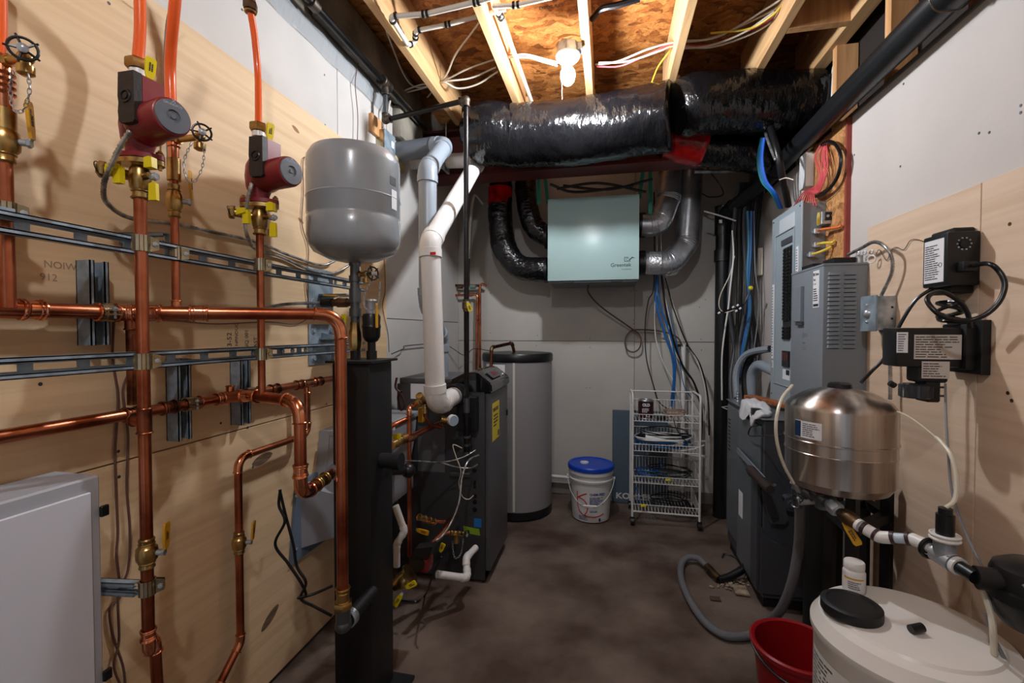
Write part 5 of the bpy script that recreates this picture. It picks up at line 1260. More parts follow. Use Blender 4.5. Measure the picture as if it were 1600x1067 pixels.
for (pts_, lab) in (([atY(840, 225, 3.12), atY(842, 318, 3.12)], 'green hanging strap at the left of the green unit, front strand'), ([atY(846, 225, 3.3), atY(856, 318, 3.3)], 'green hanging strap at the left of the green unit, rear strand'),
              ([atY(1010, 225, 3.2), atY(999, 310, 3.2)], 'green hanging strap right of the green unit, slanting strand'), ([atY(1016, 225, 3.25), atY(1016, 335, 3.25)], 'green hanging strap right of the green unit, upright strand')):
    a, b = pts_; ob = MB().prism([a - EX * 0.012, a + EX * 0.012, b + EX * 0.012, b - EX * 0.012], (0, 0.002, 0)).build('hanging_strap', SLING); tag(ob, lab, 'strap', 'green straps holding the air exchanger')
cable('drain_tube', [V((-0.14, 3.3, 1.63)), atY(920, 458, 3.45), atY(940, 480, 3.5), atY(985, 512, 3.55), atY(1000, 525, 3.56), atY(1000, 542, 3.56), atY(990, 550, 3.57), atY(979, 545, 3.57), atY(977, 530, 3.57), atY(985, 518, 3.57), atY(1000, 515, 3.56), atY(1035, 518, 3.55), atY(1058, 527, 3.54), atY(1066, 540, 3.54)], 0.006, BROWNT, 'brown drain tube from the green unit, looped once on the back wall', 'hose')
sp = T('standpipe', 'narrow white standpipe clipped to the back wall behind the wire trolley', 'pipe', atY(1068, 660, 3.56))
a = atY(1068, 538, 3.56); MB().cyl((a.x, 3.56, 0.1), a, 0.017, 18).build('pipe', PVCW, sp)
B((a.x - 0.04, 3.575, a.z - 0.02), (a.x + 0.035, 3.59, a.z), 0.002).build('pipe_clip', BLK, sp)
MB().tube([(-0.5, 3.56, 0.155), (-0.22, 3.56, 0.15), (0.02, 3.56, 0.145)], 0.013, 14).build('pipe', PVCW, sp)
# cables from the ceiling down to the trolley
GB = 'cables hanging from the ceiling to the wire trolley'
for pts_, r, m_, lab in (
    ([(1022, 300), (1022, 440), (1013, 470), (1008, 510), (1010, 560), (1022, 605), (1030, 628), (1045, 640)], 0.004, RUB, 'black cable hanging leftmost of the bunch behind the trolley'),
    ([(1025, 300), (1027, 440), (1023, 480), (1025, 530), (1038, 570), (1052, 595), (1062, 630)], 0.0035, WIRE, 'white cable slanting down to the trolley, left one'),
    ([(1030, 300), (1036, 440), (1044, 490), (1047, 530), (1060, 560), (1078, 590), (1095, 622)], 0.0035, WIRE, 'white cable in the middle of the bunch behind the trolley'),
    ([(1026, 430), (1025, 470), (1038, 520), (1050, 555), (1053, 590), (1048, 635)], 0.009, NMBL, 'blue cable hanging down to the trolley, thick one'),
    ([(1028, 430), (1030, 470), (1046, 520), (1055, 560), (1054, 600), (1052, 640)], 0.007, NMBL, 'blue cable hanging down to the trolley, right of the thick one'),
    ([(1034, 430), (1040, 480), (1052, 530), (1066, 570), (1085, 600), (1096, 640), (1095, 700)], 0.008, RUB, 'thick black cable slanting right behind the trolley'),
    ([(1040, 430), (1048, 465), (1070, 530), (1090, 565), (1102, 610), (1103, 660)], 0.004, WIRE, 'white cable hanging farthest right of the bunch, nearly at the black drain'),
    ([(1040, 434), (1052, 480), (1072, 534), (1094, 570), (1106, 620), (1108, 680)], 0.005, RUB, 'black cable hanging farthest right of the bunch, nearly at the black drain'),
    ([(1044, 480), (1060, 550), (1068, 600), (1085, 628)], 0.003, NMBL, 'thin blue cable crossing the white standpipe')):
    cable('hanging_cable', [atY(a, b, 3.46 + 0.01 * (hash(lab) % 1)) for a, b in pts_], r, m_, lab, 'cable', GB)
for k, (a, b, c_) in enumerate((((870, 295), (935, 286), (1010, 300)), ((880, 290), (950, 296), (1020, 280)), ((860, 288), (900, 300), (990, 290)))):
    cable('service_cable', [atY(a[0], a[1], 3.05 + .03 * k), atY(b[0], b[1], 3.08), atY(c_[0], c_[1], 3.05)], 0.009, RUB, ('black cable bundle above the green unit, front one', 'black cable bundle above the green unit, middle one', 'black cable bundle above the green unit, rear one')[k], 'cable', 'black cables above the green unit')

# ================================================================ PAIL
px_, py_ = atZ(923, 806, 0.0).x, atZ(923, 806, 0.0).y
th = T('plastic_pail', 'white plastic pail with blue lid and red printed logo on the concrete floor', 'pail', (px_, py_, 0.0))
R0, R1 = 0.128, 0.148
MB().lathe([(R0 - .01, 0), (R0, 0.006), (R1 - 0.004, 0.27), (R1 + 0.004, 0.272), (R1 + 0.006, 0.285), (R1 - 0.002, 0.29), (R1, 0.315), (R1 + 0.007, 0.32), (R1 + 0.007, 0.335), (R1, 0.34), (R1, 0.36)], (px_, py_, 0), EZ, n=56).build('pail_body', PAIL, th)
li = MB().lathe([(R1 + 0.006, 0.345), (R1 + 0.012, 0.35), (R1 + 0.012, 0.372), (R1 + 0.006, 0.378), (R1 - 0.008, 0.378), (R1 - 0.014, 0.373), (0, 0.373)], (px_, py_, 0), EZ, n=56).build('lid', BLUE, th)
MB().lathe([(0.030, 0), (0.030, 0.008), (0.022, 0.010), (0, 0.010)], (px_ - 0.045, py_ - 0.0, 0.373), EZ, n=24).build('spout_cap', PAIL, li)
an = math.radians(-90 + 8)
hp = [V((px_ + math.cos(math.radians(a)) * (R1 + 0.012), py_ + math.sin(math.radians(a)) * (R1 + 0.012) * 1.0 - (0.012 if -150 < a < -30 else 0), 0.28 - 0.155 * math.sin(math.radians(-a)) ** 1.3 if -180 < a < 0 else 0.28)) for a in range(-178, 0, 8)]
bh = MB().tube(hp, 0.0022, 6).build('bail_handle', WIRE, th)
MB().cyl(hp[9] + V((0, -0.001, 0)), hp[13] + V((0, -0.001, 0)), 0.007, 12).build('grip', PVCW, bh)
for a in (-178, -3): 
    d = V((math.cos(math.radians(a)), math.sin(math.radians(a)), 0)); MB().cyl(V((px_, py_, 0.28)) + d * R1, V((px_, py_, 0.28)) + d * (R1 + 0.018), 0.012, 12).build('bail_ear', PAIL, th)
def onpail(mb):
    """bend flat artwork (x = arc length, z = height) round the pail"""
    for v in mb.bm.verts:
        z = v.co.z; R = R0 + (R1 - 0.004 - R0) * z / 0.27 + 0.0012 + v.co.y * 0
        a = -PI / 2 - 0.02 + v.co.x / 0.138; R -= 0 if v.co.y >= 0 else v.co.y
        v.co = V((px_ + math.cos(a) * R, py_ + math.sin(a) * R, z))
    return mb
mb = MB(); arcs_ = [(-0.085 + 0.045 - 0.058 * math.cos(t), 0, 0.115 + 0.058 * math.sin(t)) for t in [math.radians(a) for a in range(-60, 150, 10)]]
def flat_ribbon(mb, pts, wd):
    n = len(pts)
    for i in range(n - 1):
        a = V(pts[i]); b = V(pts[i + 1]); d = (b - a).normalized(); s_ = V((-d.z, 0, d.x)) * wd / 2
        mb.prism([a - s_, b - s_, b + s_, a + s_], (0, -0.0006, 0))
flat_ribbon(mb, [(-0.088, 0, 0.21), (-0.090, 0, 0.16), (-0.088, 0, 0.11), (-0.075, 0, 0.075), (-0.05, 0, 0.055), (-0.01, 0, 0.045), (0.03, 0, 0.043), (0.07, 0, 0.05), (0.105, 0, 0.062)], 0.007)
flat_ribbon(mb, [(-0.02, 0, 0.205), (-0.045, 0, 0.193), (-0.085, 0, 0.168)], 0.008)
flat_ribbon(mb, [(-0.075, 0, 0.17), (-0.04, 0, 0.158), (-0.02, 0, 0.135), (-0.013, 0, 0.105), (-0.02, 0, 0.078), (-0.035, 0, 0.056)], 0.007)
onpail(mb).build('red_logo', REDP, th)
mb = MB().text('CHEM-FEED', 0.024, (0.0, 0, 0.192), EX, EZ, 0.0002, 0.85, 0.0006)
onpail(mb).build('blue_lettering', BLUEP, th)
for o_, w_, h_, n_ in (((0.0, 0, 0.128), 0.1, 0.055, 6), ((0.0, 0, 0.075), 0.09, 0.014, 2), ((-0.08, 0, 0.018), 0.09, 0.03, 4)): onpail(MB().lines(o_, EX, EZ, w_, h_, n_)).build('fine_print', BLUEP, th)
onpail(MB().text('Cutter', 0.016, (-0.072, 0, 0.118), EX, EZ, 0.0002, 0.9, 0.0004)).build('logo_lettering', BLUEP, th)
onpail(MB().box((0.065, -0.0005, 0.012), (0.08, 0, 0.035))).build('blue_block', BLUEP, th)

# ================================================================ GREY-BLUE PANEL leaning at the wall
ka = atY(957, 640, 3.52); kb = atY(1004, 790, 3.52)
th = T('steel_cover_panel', 'slate-blue steel panel with white lettering leaning on the back wall behind the trolley', 'panel', (ka.x + .15, 3.52, 0.0))
B((ka.x, 3.51, 0.0), (ka.x + 0.40, 3.53, ka.z), 0.003).build('sheet', KOHL, th)
tq = atY(962, 778, 3.509); MB().text('KOHLER', 0.062, (tq.x, 3.509, tq.z), EX, EZ, 0.0002, 1.15, 0.0018).build('lettering', WIRE, th)

# ================================================================ WIRE TROLLEY
cx0, cx1, cy0, cy1 = 0.165, 0.590, 3.13, 3.42
th = CT = T('wire_trolley', 'white wire basket trolley on castors against the back wall, loaded with cables', 'trolley', ((cx0 + cx1) / 2, 3.27, 0))
fr = MB()
for y in (cy0, cy1):
    zt = 0.86 if y == cy0 else 0.88
    for x in (cx0, cx1): fr.tube([(x, y, 0.055), (x, y, zt - .02)], 0.0075, 10)
for x in (cx0, cx1):
    P, _ = fillet([(x, cy0, 0.80), (x, cy0, 0.875), (x, cy1, 0.875), (x, cy1, 0.80)], 0.03); fr.tube(P, 0.007, 10)
fr.tube([(cx0, cy1, 0.885 - .02), (cx1, cy1, 0.865)], 0.005, 8).tube([(cx0, cy0, 0.09), (cx1, cy0, 0.09)], 0.004, 8)
fr.build('frame', WIRE, th)
for zb in (0.70, 0.50, 0.285, 0.095):
    mb = MB(); h = 0.045; wr_ = 0.0022
    for z in (zb, zb + h):
        mb.tube([(cx0, cy0, z), (cx1, cy0, z), (cx1, cy1, z + (0.06 if z > zb else 0)), (cx0, cy1, z + (0.06 if z > zb else 0))], wr_ * 1.3, 6, closed=True)
    for k in range(1, 20):
        x = cx0 + (cx1 - cx0) * k / 20
        mb.tube([(x, cy0, zb + h), (x, cy0, zb), (x, cy1, zb), (x, cy1, zb + h + 0.06)], wr_ * 0.75, 5)
    for k in range(1, 8):
        y = cy0 + (cy1 - cy0) * k / 8
        for x in (cx0, cx1): mb.cyl((x, y, zb), (x, y, zb + h + 0.06 * k / 8), wr_ * 0.75, 5)
    mb.build('basket', WIRE, th)
cs = MB().cyl((cx0 - 0.012, cy0, 0.024), (cx0 + 0.012, cy0, 0.024), 0.024, 18).build('castor', BLK, th)
MB().box((cx0 - 0.016, cy0 - 0.008, 0.028), (cx0 + 0.016, cy0 + 0.008, 0.058), 0.003).build('castor_fork', BLK, cs)
for x, y in ((cx1, cy0), (cx0, cy1), (cx1, cy1)):
    c = dup(cs, th, V((x - cx0, y - cy0, 0)))
    for ch in cs.children: dup(ch, c, V((x - cx0, y - cy0, 0)))
# things on the trolley
q = V((0.255, 3.22, 0.705))
th = T('paint_can', 'dark maroon-labelled tin can standing on the top basket of the wire trolley', 'can', q)
MB().lathe([(0.050, 0), (0.052, 0.003), (0.050, 0.006), (0.050, 0.120), (0.052, 0.123), (0.050, 0.127), (0.044, 0.127), (0.043, 0.123), (0, 0.123)], q, EZ, n=32).build('can_body', TIN, th)
wrap(th, q.x, q.y, 0.0507, -PI, 0, q.z + 0.008, q.z + 0.116, KLABEL, 'label', 16)
MB().text('OLD', 0.026, q + V((-0.026, -0.0515, 0.088)), EX, EZ, 0.0004, 0.9, 0.001).lines(q + V((-0.028, -0.0515, 0.045)), EX, EZ, 0.055, 0.03, 3).torus(q + V((0.01, -0.051, 0.025)), EY, 0.009, 0.002, 14, 5).build('lettering', PAPER, th)
def pile(name, c, a, b, m, lab, loops=5, r=0.004, seed=1, cat='cable coil', grp=None, h=0.02):
    rnd = random.Random(seed); pts = []
    for k in range(loops * 12):
        t = 2 * PI * k / 12; w_ = 1 + rnd.uniform(-0.12, 0.12)
        pts.append(V(c) + V((math.cos(t) * a * w_, math.sin(t) * b * w_, h * (0.5 + 0.5 * math.sin(t * 0.37 + seed)) + k * 0.0004)))
    o = MB().tube(curve(pts, 3), r, 6).build(name, m); return tag(o, lab, cat, grp)
GC = 'coiled cables piled on the wire trolley'
pile('coiled_cable', (0.36, 3.24, 0.515), 0.17, 0.09, NMBL, 'blue cable coil on the second basket of the trolley', 6, 0.005, 2, grp=GC, h=0.03)
pile('coiled_cable', (0.37, 3.23, 0.55), 0.19, 0.10, WIRE, 'white cable coil spilling from the second basket of the trolley', 2, 0.005, 5, grp=GC, h=0.03)
pile('coiled_cable', (0.38, 3.26, 0.56), 0.16, 0.10, RUB, 'black cable coil on the second basket of the trolley', 4, 0.004, 9, grp=GC, h=0.05)
pile('coiled_cable', (0.42, 3.26, 0.30), 0.14, 0.09, RUB, 'black cable tangle on the third basket of the trolley', 4, 0.0035, 12, grp=GC, h=0.05)
pile('coiled_cable', (0.28, 3.24, 0.31), 0.08, 0.06, NMBL, 'small blue cable coil on the third basket of the trolley', 3, 0.0035, 14, grp=GC, h=0.03)
pile('coiled_cable', (0.42, 3.27, 0.11), 0.12, 0.09, RUB, 'black cable tangle in the bottom basket of the trolley', 3, 0.0035, 16, grp=GC, h=0.04)
pile('coiled_cable', (0.44, 3.22, 0.712), 0.07, 0.06, mat('tan_cable', (150, 118, 98), .6), 'tan and brown cable tangle on the top basket beside the can', 5, 0.0035, 18, grp=GC, h=0.04)
pile('coiled_cable', (0.55, 3.2, 0.46), 0.09, 0.05, WIRE, 'white cable loop drooping from the right side of the trolley', 2, 0.005, 21, grp=GC, h=0.12)
th = T('network_switch', 'flat white network box lying on cables on the second basket of the trolley', 'network box', (0.36, 3.2, 0.56))
MB().box((-0.12, -0.05, -0.013), (0.12, 0.05, 0.013), 0.004, 2, Matrix.Translation((0.37, 3.20, 0.575)) @ Matrix.Rotation(0.12, 4, 'Y') @ Matrix.Rotation(0.25, 4, 'X')).build('case', WHITE, th)
th = T('power_adapter', 'small black adapter lying on the top basket of the trolley', 'adapter', (0.34, 3.19, 0.705))
B((0.32, 3.16, 0.706), (0.385, 3.22, 0.73), 0.004, 2).build('case', BLK, th)
MB().tube(curve([(0.385, 3.19, 0.718), (0.42, 3.15, 0.73), (0.44, 3.10, 0.66), (0.5, 3.11, 0.58)], 8), 0.003, 6).build('lead', RUB, th)
for q, lab in ((V((0.40, 3.18, 0.30)), 'yellow plug end on the third basket of the trolley'), (V((0.235, 3.10, 0.145)), 'yellow plug end hanging at the bottom basket of the trolley')):
    th = T('cable_plug', lab, 'plug', q, 'yellow cable plugs on the trolley')
    MB().box(q - V((0.018, 0.008, 0.008)), q + V((0.018, 0.008, 0.008)), 0.003).build('plug_body', YEL, th)
    MB().tube(curve([q, q + V((-0.03, 0.01, 0.05)), q + V((-0.05, 0.03, 0.12))], 6), 0.0025, 6).build('lead', NMBL, th)


# ================================================================ RIGHT WALL: drains, panels
def rx(px, py, X): return atX(px, py, X)
ab = T('drain_pipe', 'thick black drain pipe sloping along the right wall top and turning down the back corner', 'pipe', (0.77, 3.4, 0))
AP = [V((0.93, -0.75, 2.275)), V((0.93, 2.95, 2.222)), V((0.775, 3.40, 2.09)), V((0.775, 3.40, 0.0))]
path, arcs = fillet(AP, 0.10, 8)
MB().tube(path, 0.047, 32).build('pipe', ABS, ab)
for arc in arcs:
    d0 = (arc[0] - arc[1]).normalized(); d1 = (arc[-1] - arc[-2]).normalized()
    MB().tube([arc[0] + d0 * .05] + arc + [arc[-1] + d1 * .05], 0.053, 28).build('elbow', ABS, ab)
MB().cyl((0.93, -0.75, 2.275), (0.93, 1.51, 2.243), 0.0525, 32).build('socket_pipe', ABS, ab)
mb = MB()
for k in range(60):
    a = 2 * PI * k / 60
    p = V((0.93 + math.cos(a) * 0.054, 1.515 + 0.003 * math.sin(5 * a) , 2.243 + math.sin(a) * 0.054)); q = V((0.93 + math.cos(a + .1) * 0.054, 1.515 + 0.003 * math.sin(5 * a + .5), 2.243 + math.sin(a + .1) * 0.054))
    mb.cyl(p, q, 0.0022, 5)
mb.build('glue_seam', BROWNT, ab)
MB().cyl((0.775, 3.4, 1.78), (0.775, 3.4, 1.86), 0.056, 28).build('coupling', ABS, ab)
MB().cyl((0.775, 3.4, 2.02), (0.775, 3.4, 2.16), 0.054, 28).build('upper_stub', ABS, ab)
q = atY(1126, 346, 3.33); MB().box(q - V((0.01, 0, 0.012)), q + V((0.01, 0.005, 0.012))).build('white_tag', PAPER, ab)
wp2 = pvc('white_riser_pipe', 'short white pipe with elbow between the duct end and the right stud', [C(1304, 160, 2.15), C(1307, 102, 2.15), C(1330, 95, 2.25)], 0.016, PVCW, 0.03, None)
# main breaker panel
ex0, ey0, ey1, ez0, ez1 = 0.885, 2.36, 2.74, 0.93, 1.90
th = EP = T('breaker_panel', 'tall grey breaker panel with a column of black breakers on the right wall', 'electrical panel', (0.95, 2.55, ez0))
B((ex0, ey0 + .004, ez0 + .004), (0.982, ey1 - .004, ez1 - .004), 0.002).build('enclosure', PANELD, th)
cv = B((ex0 - 0.008, ey0 - 0.004, ez0 - 0.006), (ex0, ey1 + 0.004, ez1 + 0.006), 0.002).build('front_cover', PANEL, th)
dy0, dy1, dz0, dz1 = 2.43, 2.68, 1.02, 1.80
mb = MB()
for a, b in (((dy0, dz0), (dy1, dz0 + .006)), ((dy0, dz1), (dy1, dz1 + .006)), ((dy0, dz0), (dy0 + .006, dz1)), ((dy1, dz0), (dy1 + .006, dz1))): mb.box((ex0 - 0.013, a[0], a[1]), (ex0 - .008, b[0], b[1]), 0.001)
mb.build('inner_rim', PANEL, cv)
MB().box((ex0 - 0.0125, 2.46, 1.735), (ex0 - .0078, 2.60, 1.765), 0.001).build('latch_recess', CABD, cv)
B((ex0 - 0.0105, 2.43, 1.80), (ex0 - .008, 2.63, 1.875)).build('schedule_sheet', mat('light_grey_paper', (186, 192, 198), .6), cv)
for (y0, y1, z0, z1) in ((2.385, 2.41, 1.35, 1.70), (2.70, 2.725, 1.15, 1.55), (2.70, 2.72, 1.10, 1.14)):
    lbq = B((ex0 - 0.0105, y0, z0), (ex0 - .008, y1, z1)).build('circuit_list', PAPER, cv)
    MB().lines((ex0 - 0.0107, y1 - .003, z0 + .01), -EY, EZ, y1 - y0 - .006, z1 - z0 - .02, 26).build('lettering', INKG, lbq)
brk = B((ex0 - 0.016, 2.47, 1.70), (ex0 - 0.006, 2.515, 1.714), 0.001).build('breaker', BLK, EP)
brt = B((ex0 - 0.022, 2.486, 1.703), (ex0 - 0.015, 2.499, 1.711), 0.001).build('toggle', BLK, brk)
for c_ in range(2):
    for k in range(26):
        if c_ == 0 and k == 0: continue
        d = V((0, c_ * 0.048, -0.0165 * k - (0.03 if k > 21 else 0)))
        nb_ = dup(brk, EP, d); dup(brt, nb_, d)
B((ex0 - 0.009, 2.46, 1.265), (ex0 - 0.0075, 2.57, 1.72)).build('breaker_recess', INK, EP)
mbk = B((ex0 - 0.016, 2.47, 1.12), (ex0 - 0.006, 2.56, 1.20), 0.002).build('main_breaker', BLK, EP)
for k in range(3): B((ex0 - 0.018, 2.478 + .026 * k, 1.15), (ex0 - .015, 2.494 + .026 * k, 1.19)).build('switch_face', mat('brown_bakelite', (92, 52, 44), .4), mbk)
B((ex0 - 0.0105, 2.47, 1.055), (ex0 - .008, 2.56, 1.105)).build('warning_label', PAPER, cv)
B((ex0 - 0.0115, 2.47, 1.08), (ex0 - .010, 2.512, 1.105)).build('label_block', INK, cv)
for y, z in ((2.375, 1.885), (2.72, 1.885), (2.72, 1.42), (2.72, 0.96), (2.375, .96)): MB().cyl((ex0 - .010, y, z), (ex0 - .007, y, z), 0.004, 10).build('cover_screw', BLK, cv)
# side entries
for (px, py, m_, lab, pts_) in ((1284, 362, NMO, 'orange cable from the panel side to the board', [(1310, 355), (1330, 352)]), (1284, 383, NMY, 'yellow cable from the panel side to the board, upper one', [(1300, 379), (1318, 370)]), (1276, 398, NMY, 'yellow cable from the panel side to the board, lower one', [(1295, 388), (1312, 377)])):
    q = atY(px - 12, py + 1, ey0); q2 = q + V((0, -0.03, 0))
    cn = MB().cyl(q, q2, 0.011, 14); cn.box(q2 - V((0.012, 0.004, 0.012)), q2 + V((0.012, 0.004, 0.012)), 0.003); cn.build('cable_clamp', ZINC, EP)
    e = rx(pts_[0][0], pts_[0][1], 0.99 - .012)
    cable('electrical_cable', [q2, q2 + V((0.02, -0.012, 0.004)), atX(pts_[0][0], pts_[0][1], 0.965), atX(pts_[0][0] + 4, pts_[0][1] - 3, 0.975)], 0.006, m_, lab, 'cable', 'cables clamped into the breaker panel side')
q = atY(1285, 343, ey0)
th = T('control_relay', 'small open relay box with yellow wires on the side of the breaker panel', 'relay', q)
B(q - V((0.022, 0.045, 0.03)), q + V((0.035, 0, 0.028)), 0.002).build('base', ZINC, th)
B(q - V((0.01, 0.052, 0.014)), q + V((0.032, -0.045, 0.022)), 0.001).build('relay_face', BLK, th)
for k in (0, 1): MB().cyl(q + V((0.0 + .02 * k, -0.056, 0.004)), q + V((0.0 + .02 * k, -0.051, 0.004)), 0.006, 10).build('terminal', ZINC, th)
for k in range(4): MB().tube(curve([q + V((-0.024 - .003 * k, -0.03, -0.03)), q + V((-0.026 - .003 * k, -0.035, 0.0)), q + V((-0.024 - .002 * k, -0.03, 0.026))], 5), 0.002, 5).build('wire', NMY, th)
MB().tube(curve([q + V((0.038, -0.03, 0.03)), q + V((0.042, -0.035, 0.0)), q + V((0.04, -0.03, -0.03)), q + V((0.03, -0.025, -0.06))], 6), 0.003, 6).build('wire', NMT, th)
# transfer switch
sx0, sy0_, sy1_, sz0_, sz1_ = 0.829, 2.01, 2.33, 0.97, 1.562
th = TS = T('transfer_switch', 'grey louvred switch box mounted on the right wall in front of the breaker panel', 'electrical box', (0.91, 2.17, sz0_))
B((sx0, sy0_, sz0_), (0.983, sy1_, sz1_), 0.003, 2).build('enclosure', XFER, th)
B((sx0 - 0.002, sy0_ - 0.003, sz1_ - 0.006), (0.984, sy1_, sz1_ + 0.003), 0.001).build('top_lid', XFER, th)
lz = 1.522
LV = MB()
def louver_mb(x0, x1, z):
    mb = MB(); y = sy0_
    return mb.prism([(x0, y, z - 0.004), (x0 + .004, y - 0.0065, z - 0.0035), (x0 + .008, y - 0.001, z + 0.010), (x0 + .004, y, z + 0.012)], (x1 - x0 - 0.006, 0, 0))
lv0 = louver_mb(0.842, 0.888, lz).build('louver', XFER, TS)
sl0 = B((0.844, sy0_ - 0.0012, lz - 0.0065), (0.884, sy0_ - 0.0005, lz - 0.0035)).build('slot', INK, lv0)
for c_ in range(2):
    for k in range(18):
        if c_ == 0 and k == 0: continue
        d = V((0.056 * c_, 0, -0.0168 * k)); n_ = dup(lv0, TS, d); dup(sl0, n_, d)
hd = B((sx0 - 0.016, 2.19, 1.34), (sx0, 2.265, 1.495), 0.002).build('handle_cover', XFER, TS)
B((sx0 - 0.012, 2.185, 1.325), (sx0, 2.25, 1.34), 0.001).build('painted_cover_shadow', CABD, TS)  # dark strip standing in for the shade under the handle cover
lb2 = B((sx0 - 0.0015, 2.045, 1.395), (sx0 - .0003, 2.10, 1.545)).build('handwritten_label', PAPER, TS)
MB().text('INF. Brown', 0.017, (sx0 - 0.0017, 2.098, 1.525), -EY, EZ, 0.0002, 0.6, 0.0004).text('Black', 0.013, (sx0 - 0.0017, 2.095, 1.505), -EY, EZ, 0.0002, 0.7).text('is  on', 0.013, (sx0 - 0.0017, 2.095, 1.488), -EY, EZ, 0.0002, 0.7).lines((sx0 - 0.0016, 2.095, 1.42), -EY, EZ, 0.045, 0.055, 6).box((sx0 - 0.002, 2.05, 1.40), (sx0 - .0014, 2.095, 1.41)).build('lettering', INK, lb2)
MB().text('Jinto', 0.030, (sx0 - 0.0004, 2.20, 1.275), -EY, EZ, 0.0003, 0.9, 0.0006).text('Nexus', 0.012, (sx0 - 0.0004, 2.20, 1.245), -EY, EZ, 0.0003, 0.9).lines((sx0 - 0.0004, 2.20, 1.215), -EY, EZ, 0.06, 0.018, 2).build('lettering', INKG, TS)
B((0.87, sy0_ + .02, sz1_ + .003), (0.95, 2.12, sz1_ + .028), 0.002).build('conduit_hub', BLK, TS)
B((0.84, 2.14, sz1_ + .003), (0.90, 2.25, sz1_ + .022), 0.002).build('conduit_hub', BLK, TS)
MB().cyl((0.965, sy0_ + .03, sz1_ + .003), (0.965, sy0_ + .03, sz1_ + .035), 0.013, 14).build('lock_nut', ZINC, TS)
# white control module, red wires, black loop on the board
q = rx(1257, 268, 0.955)
th = T('alarm_module', 'white wall module with many red wires on the board above the breaker panel', 'module', q)
B((0.945, q.y - 0.04, q.z - 0.085), (0.983, q.y + 0.04, q.z + 0.085), 0.006, 2).build('case', WHITE, th)
B((0.9445, q.y - 0.014, q.z - 0.08), (0.946, q.y - 0.010, q.z + 0.08)).build('case_seam', WPANELF, th)
for k in range(9):
    j = random.uniform(-7, 7)
    cable('alarm_wire', [rx(1284 + k * 0.8, 222, 0.97), rx(1277 + k * 2.2 + j, 245, 0.955), rx(1280 + k * 1.4, 272, 0.945), rx(1275 + k * 0.8, 290 + k, 0.94), rx(1256 + k * 2, 300 + k * 0.5, 0.935), rx(1240 + k * 4.5, 322, 0.925)], 0.0026, NMR, 'pinkish red wire fanning from the white module down into the breaker panel', 'wire', 'red wires above the breaker panel')
cable('coax_cable', [rx(1284, 226, 0.96), rx(1294, 221, 0.955), rx(1306, 226, 0.955), rx(1314, 245, 0.955), rx(1310, 272, 0.955), rx(1298, 292, 0.955), rx(1282, 305, 0.955), rx(1270, 306, 0.95), rx(1267, 298, 0.95)], 0.0075, RUB, 'black cable making a big loop on the board right of the red wires')
cable('thin_wire', [rx(1300, 226, 0.975), rx(1318, 236, 0.975), rx(1321, 262, 0.975), rx(1312, 292, 0.975), rx(1292, 312, 0.975), rx(1280, 314, 0.97)], 0.0018, BROWNT, 'thin brown wire looped beyond the black cable loop on the board', 'wire')
sn = ribbed([rx(1203, 195, 0.80), rx(1214, 235, 0.80), rx(1222, 275, 0.83), rx(1228, 300, 0.88), rx(1232, 322, 0.92)], 0.017, BLK, 'flexible_conduit', None, 0.012, 0.12, 14); tag(sn, 'black ribbed flexible conduit dropping into the top of the breaker panel', 'conduit')
sn = ribbed([rx(1192, 195, 0.79), rx(1202, 225, 0.79), rx(1212, 250, 0.79)], 0.008, STEELB, 'armoured_cable', None, 0.008, 0.15, 10); tag(sn, 'short armoured cable beside the black ribbed conduit above the panel', 'cable')
for k, (m_, lab) in enumerate(((NMT, 'teal cable curving down to the top of the breaker panel'), (NMBL, 'blue cable curving down to the breaker panel, left one'), (NMBL, 'blue cable curving down to the breaker panel, right one'), (mat('bright_blue_jacket', (30, 90, 196), .4), 'bright blue cable curving down to the breaker panel'))):
    cable('data_cable', [rx(1190 + k * 1.5, 215, 0.78), rx(1184 + k * 2.5, 250, 0.78), rx(1190 + k * 2.5, 282, 0.80), rx(1206 + k * 2, 302, 0.84), rx(1217 + k * 1.5, 325, 0.90)], 0.0062, m_, lab, 'cable', 'blue and teal cables above the breaker panel')
cable('cable_tie', [rx(1218, 281, 0.82), rx(1228, 278, 0.82), rx(1240, 281, 0.84)], 0.0025, NMW, 'pale cable tie round the black conduit above the panel', 'cable tie')
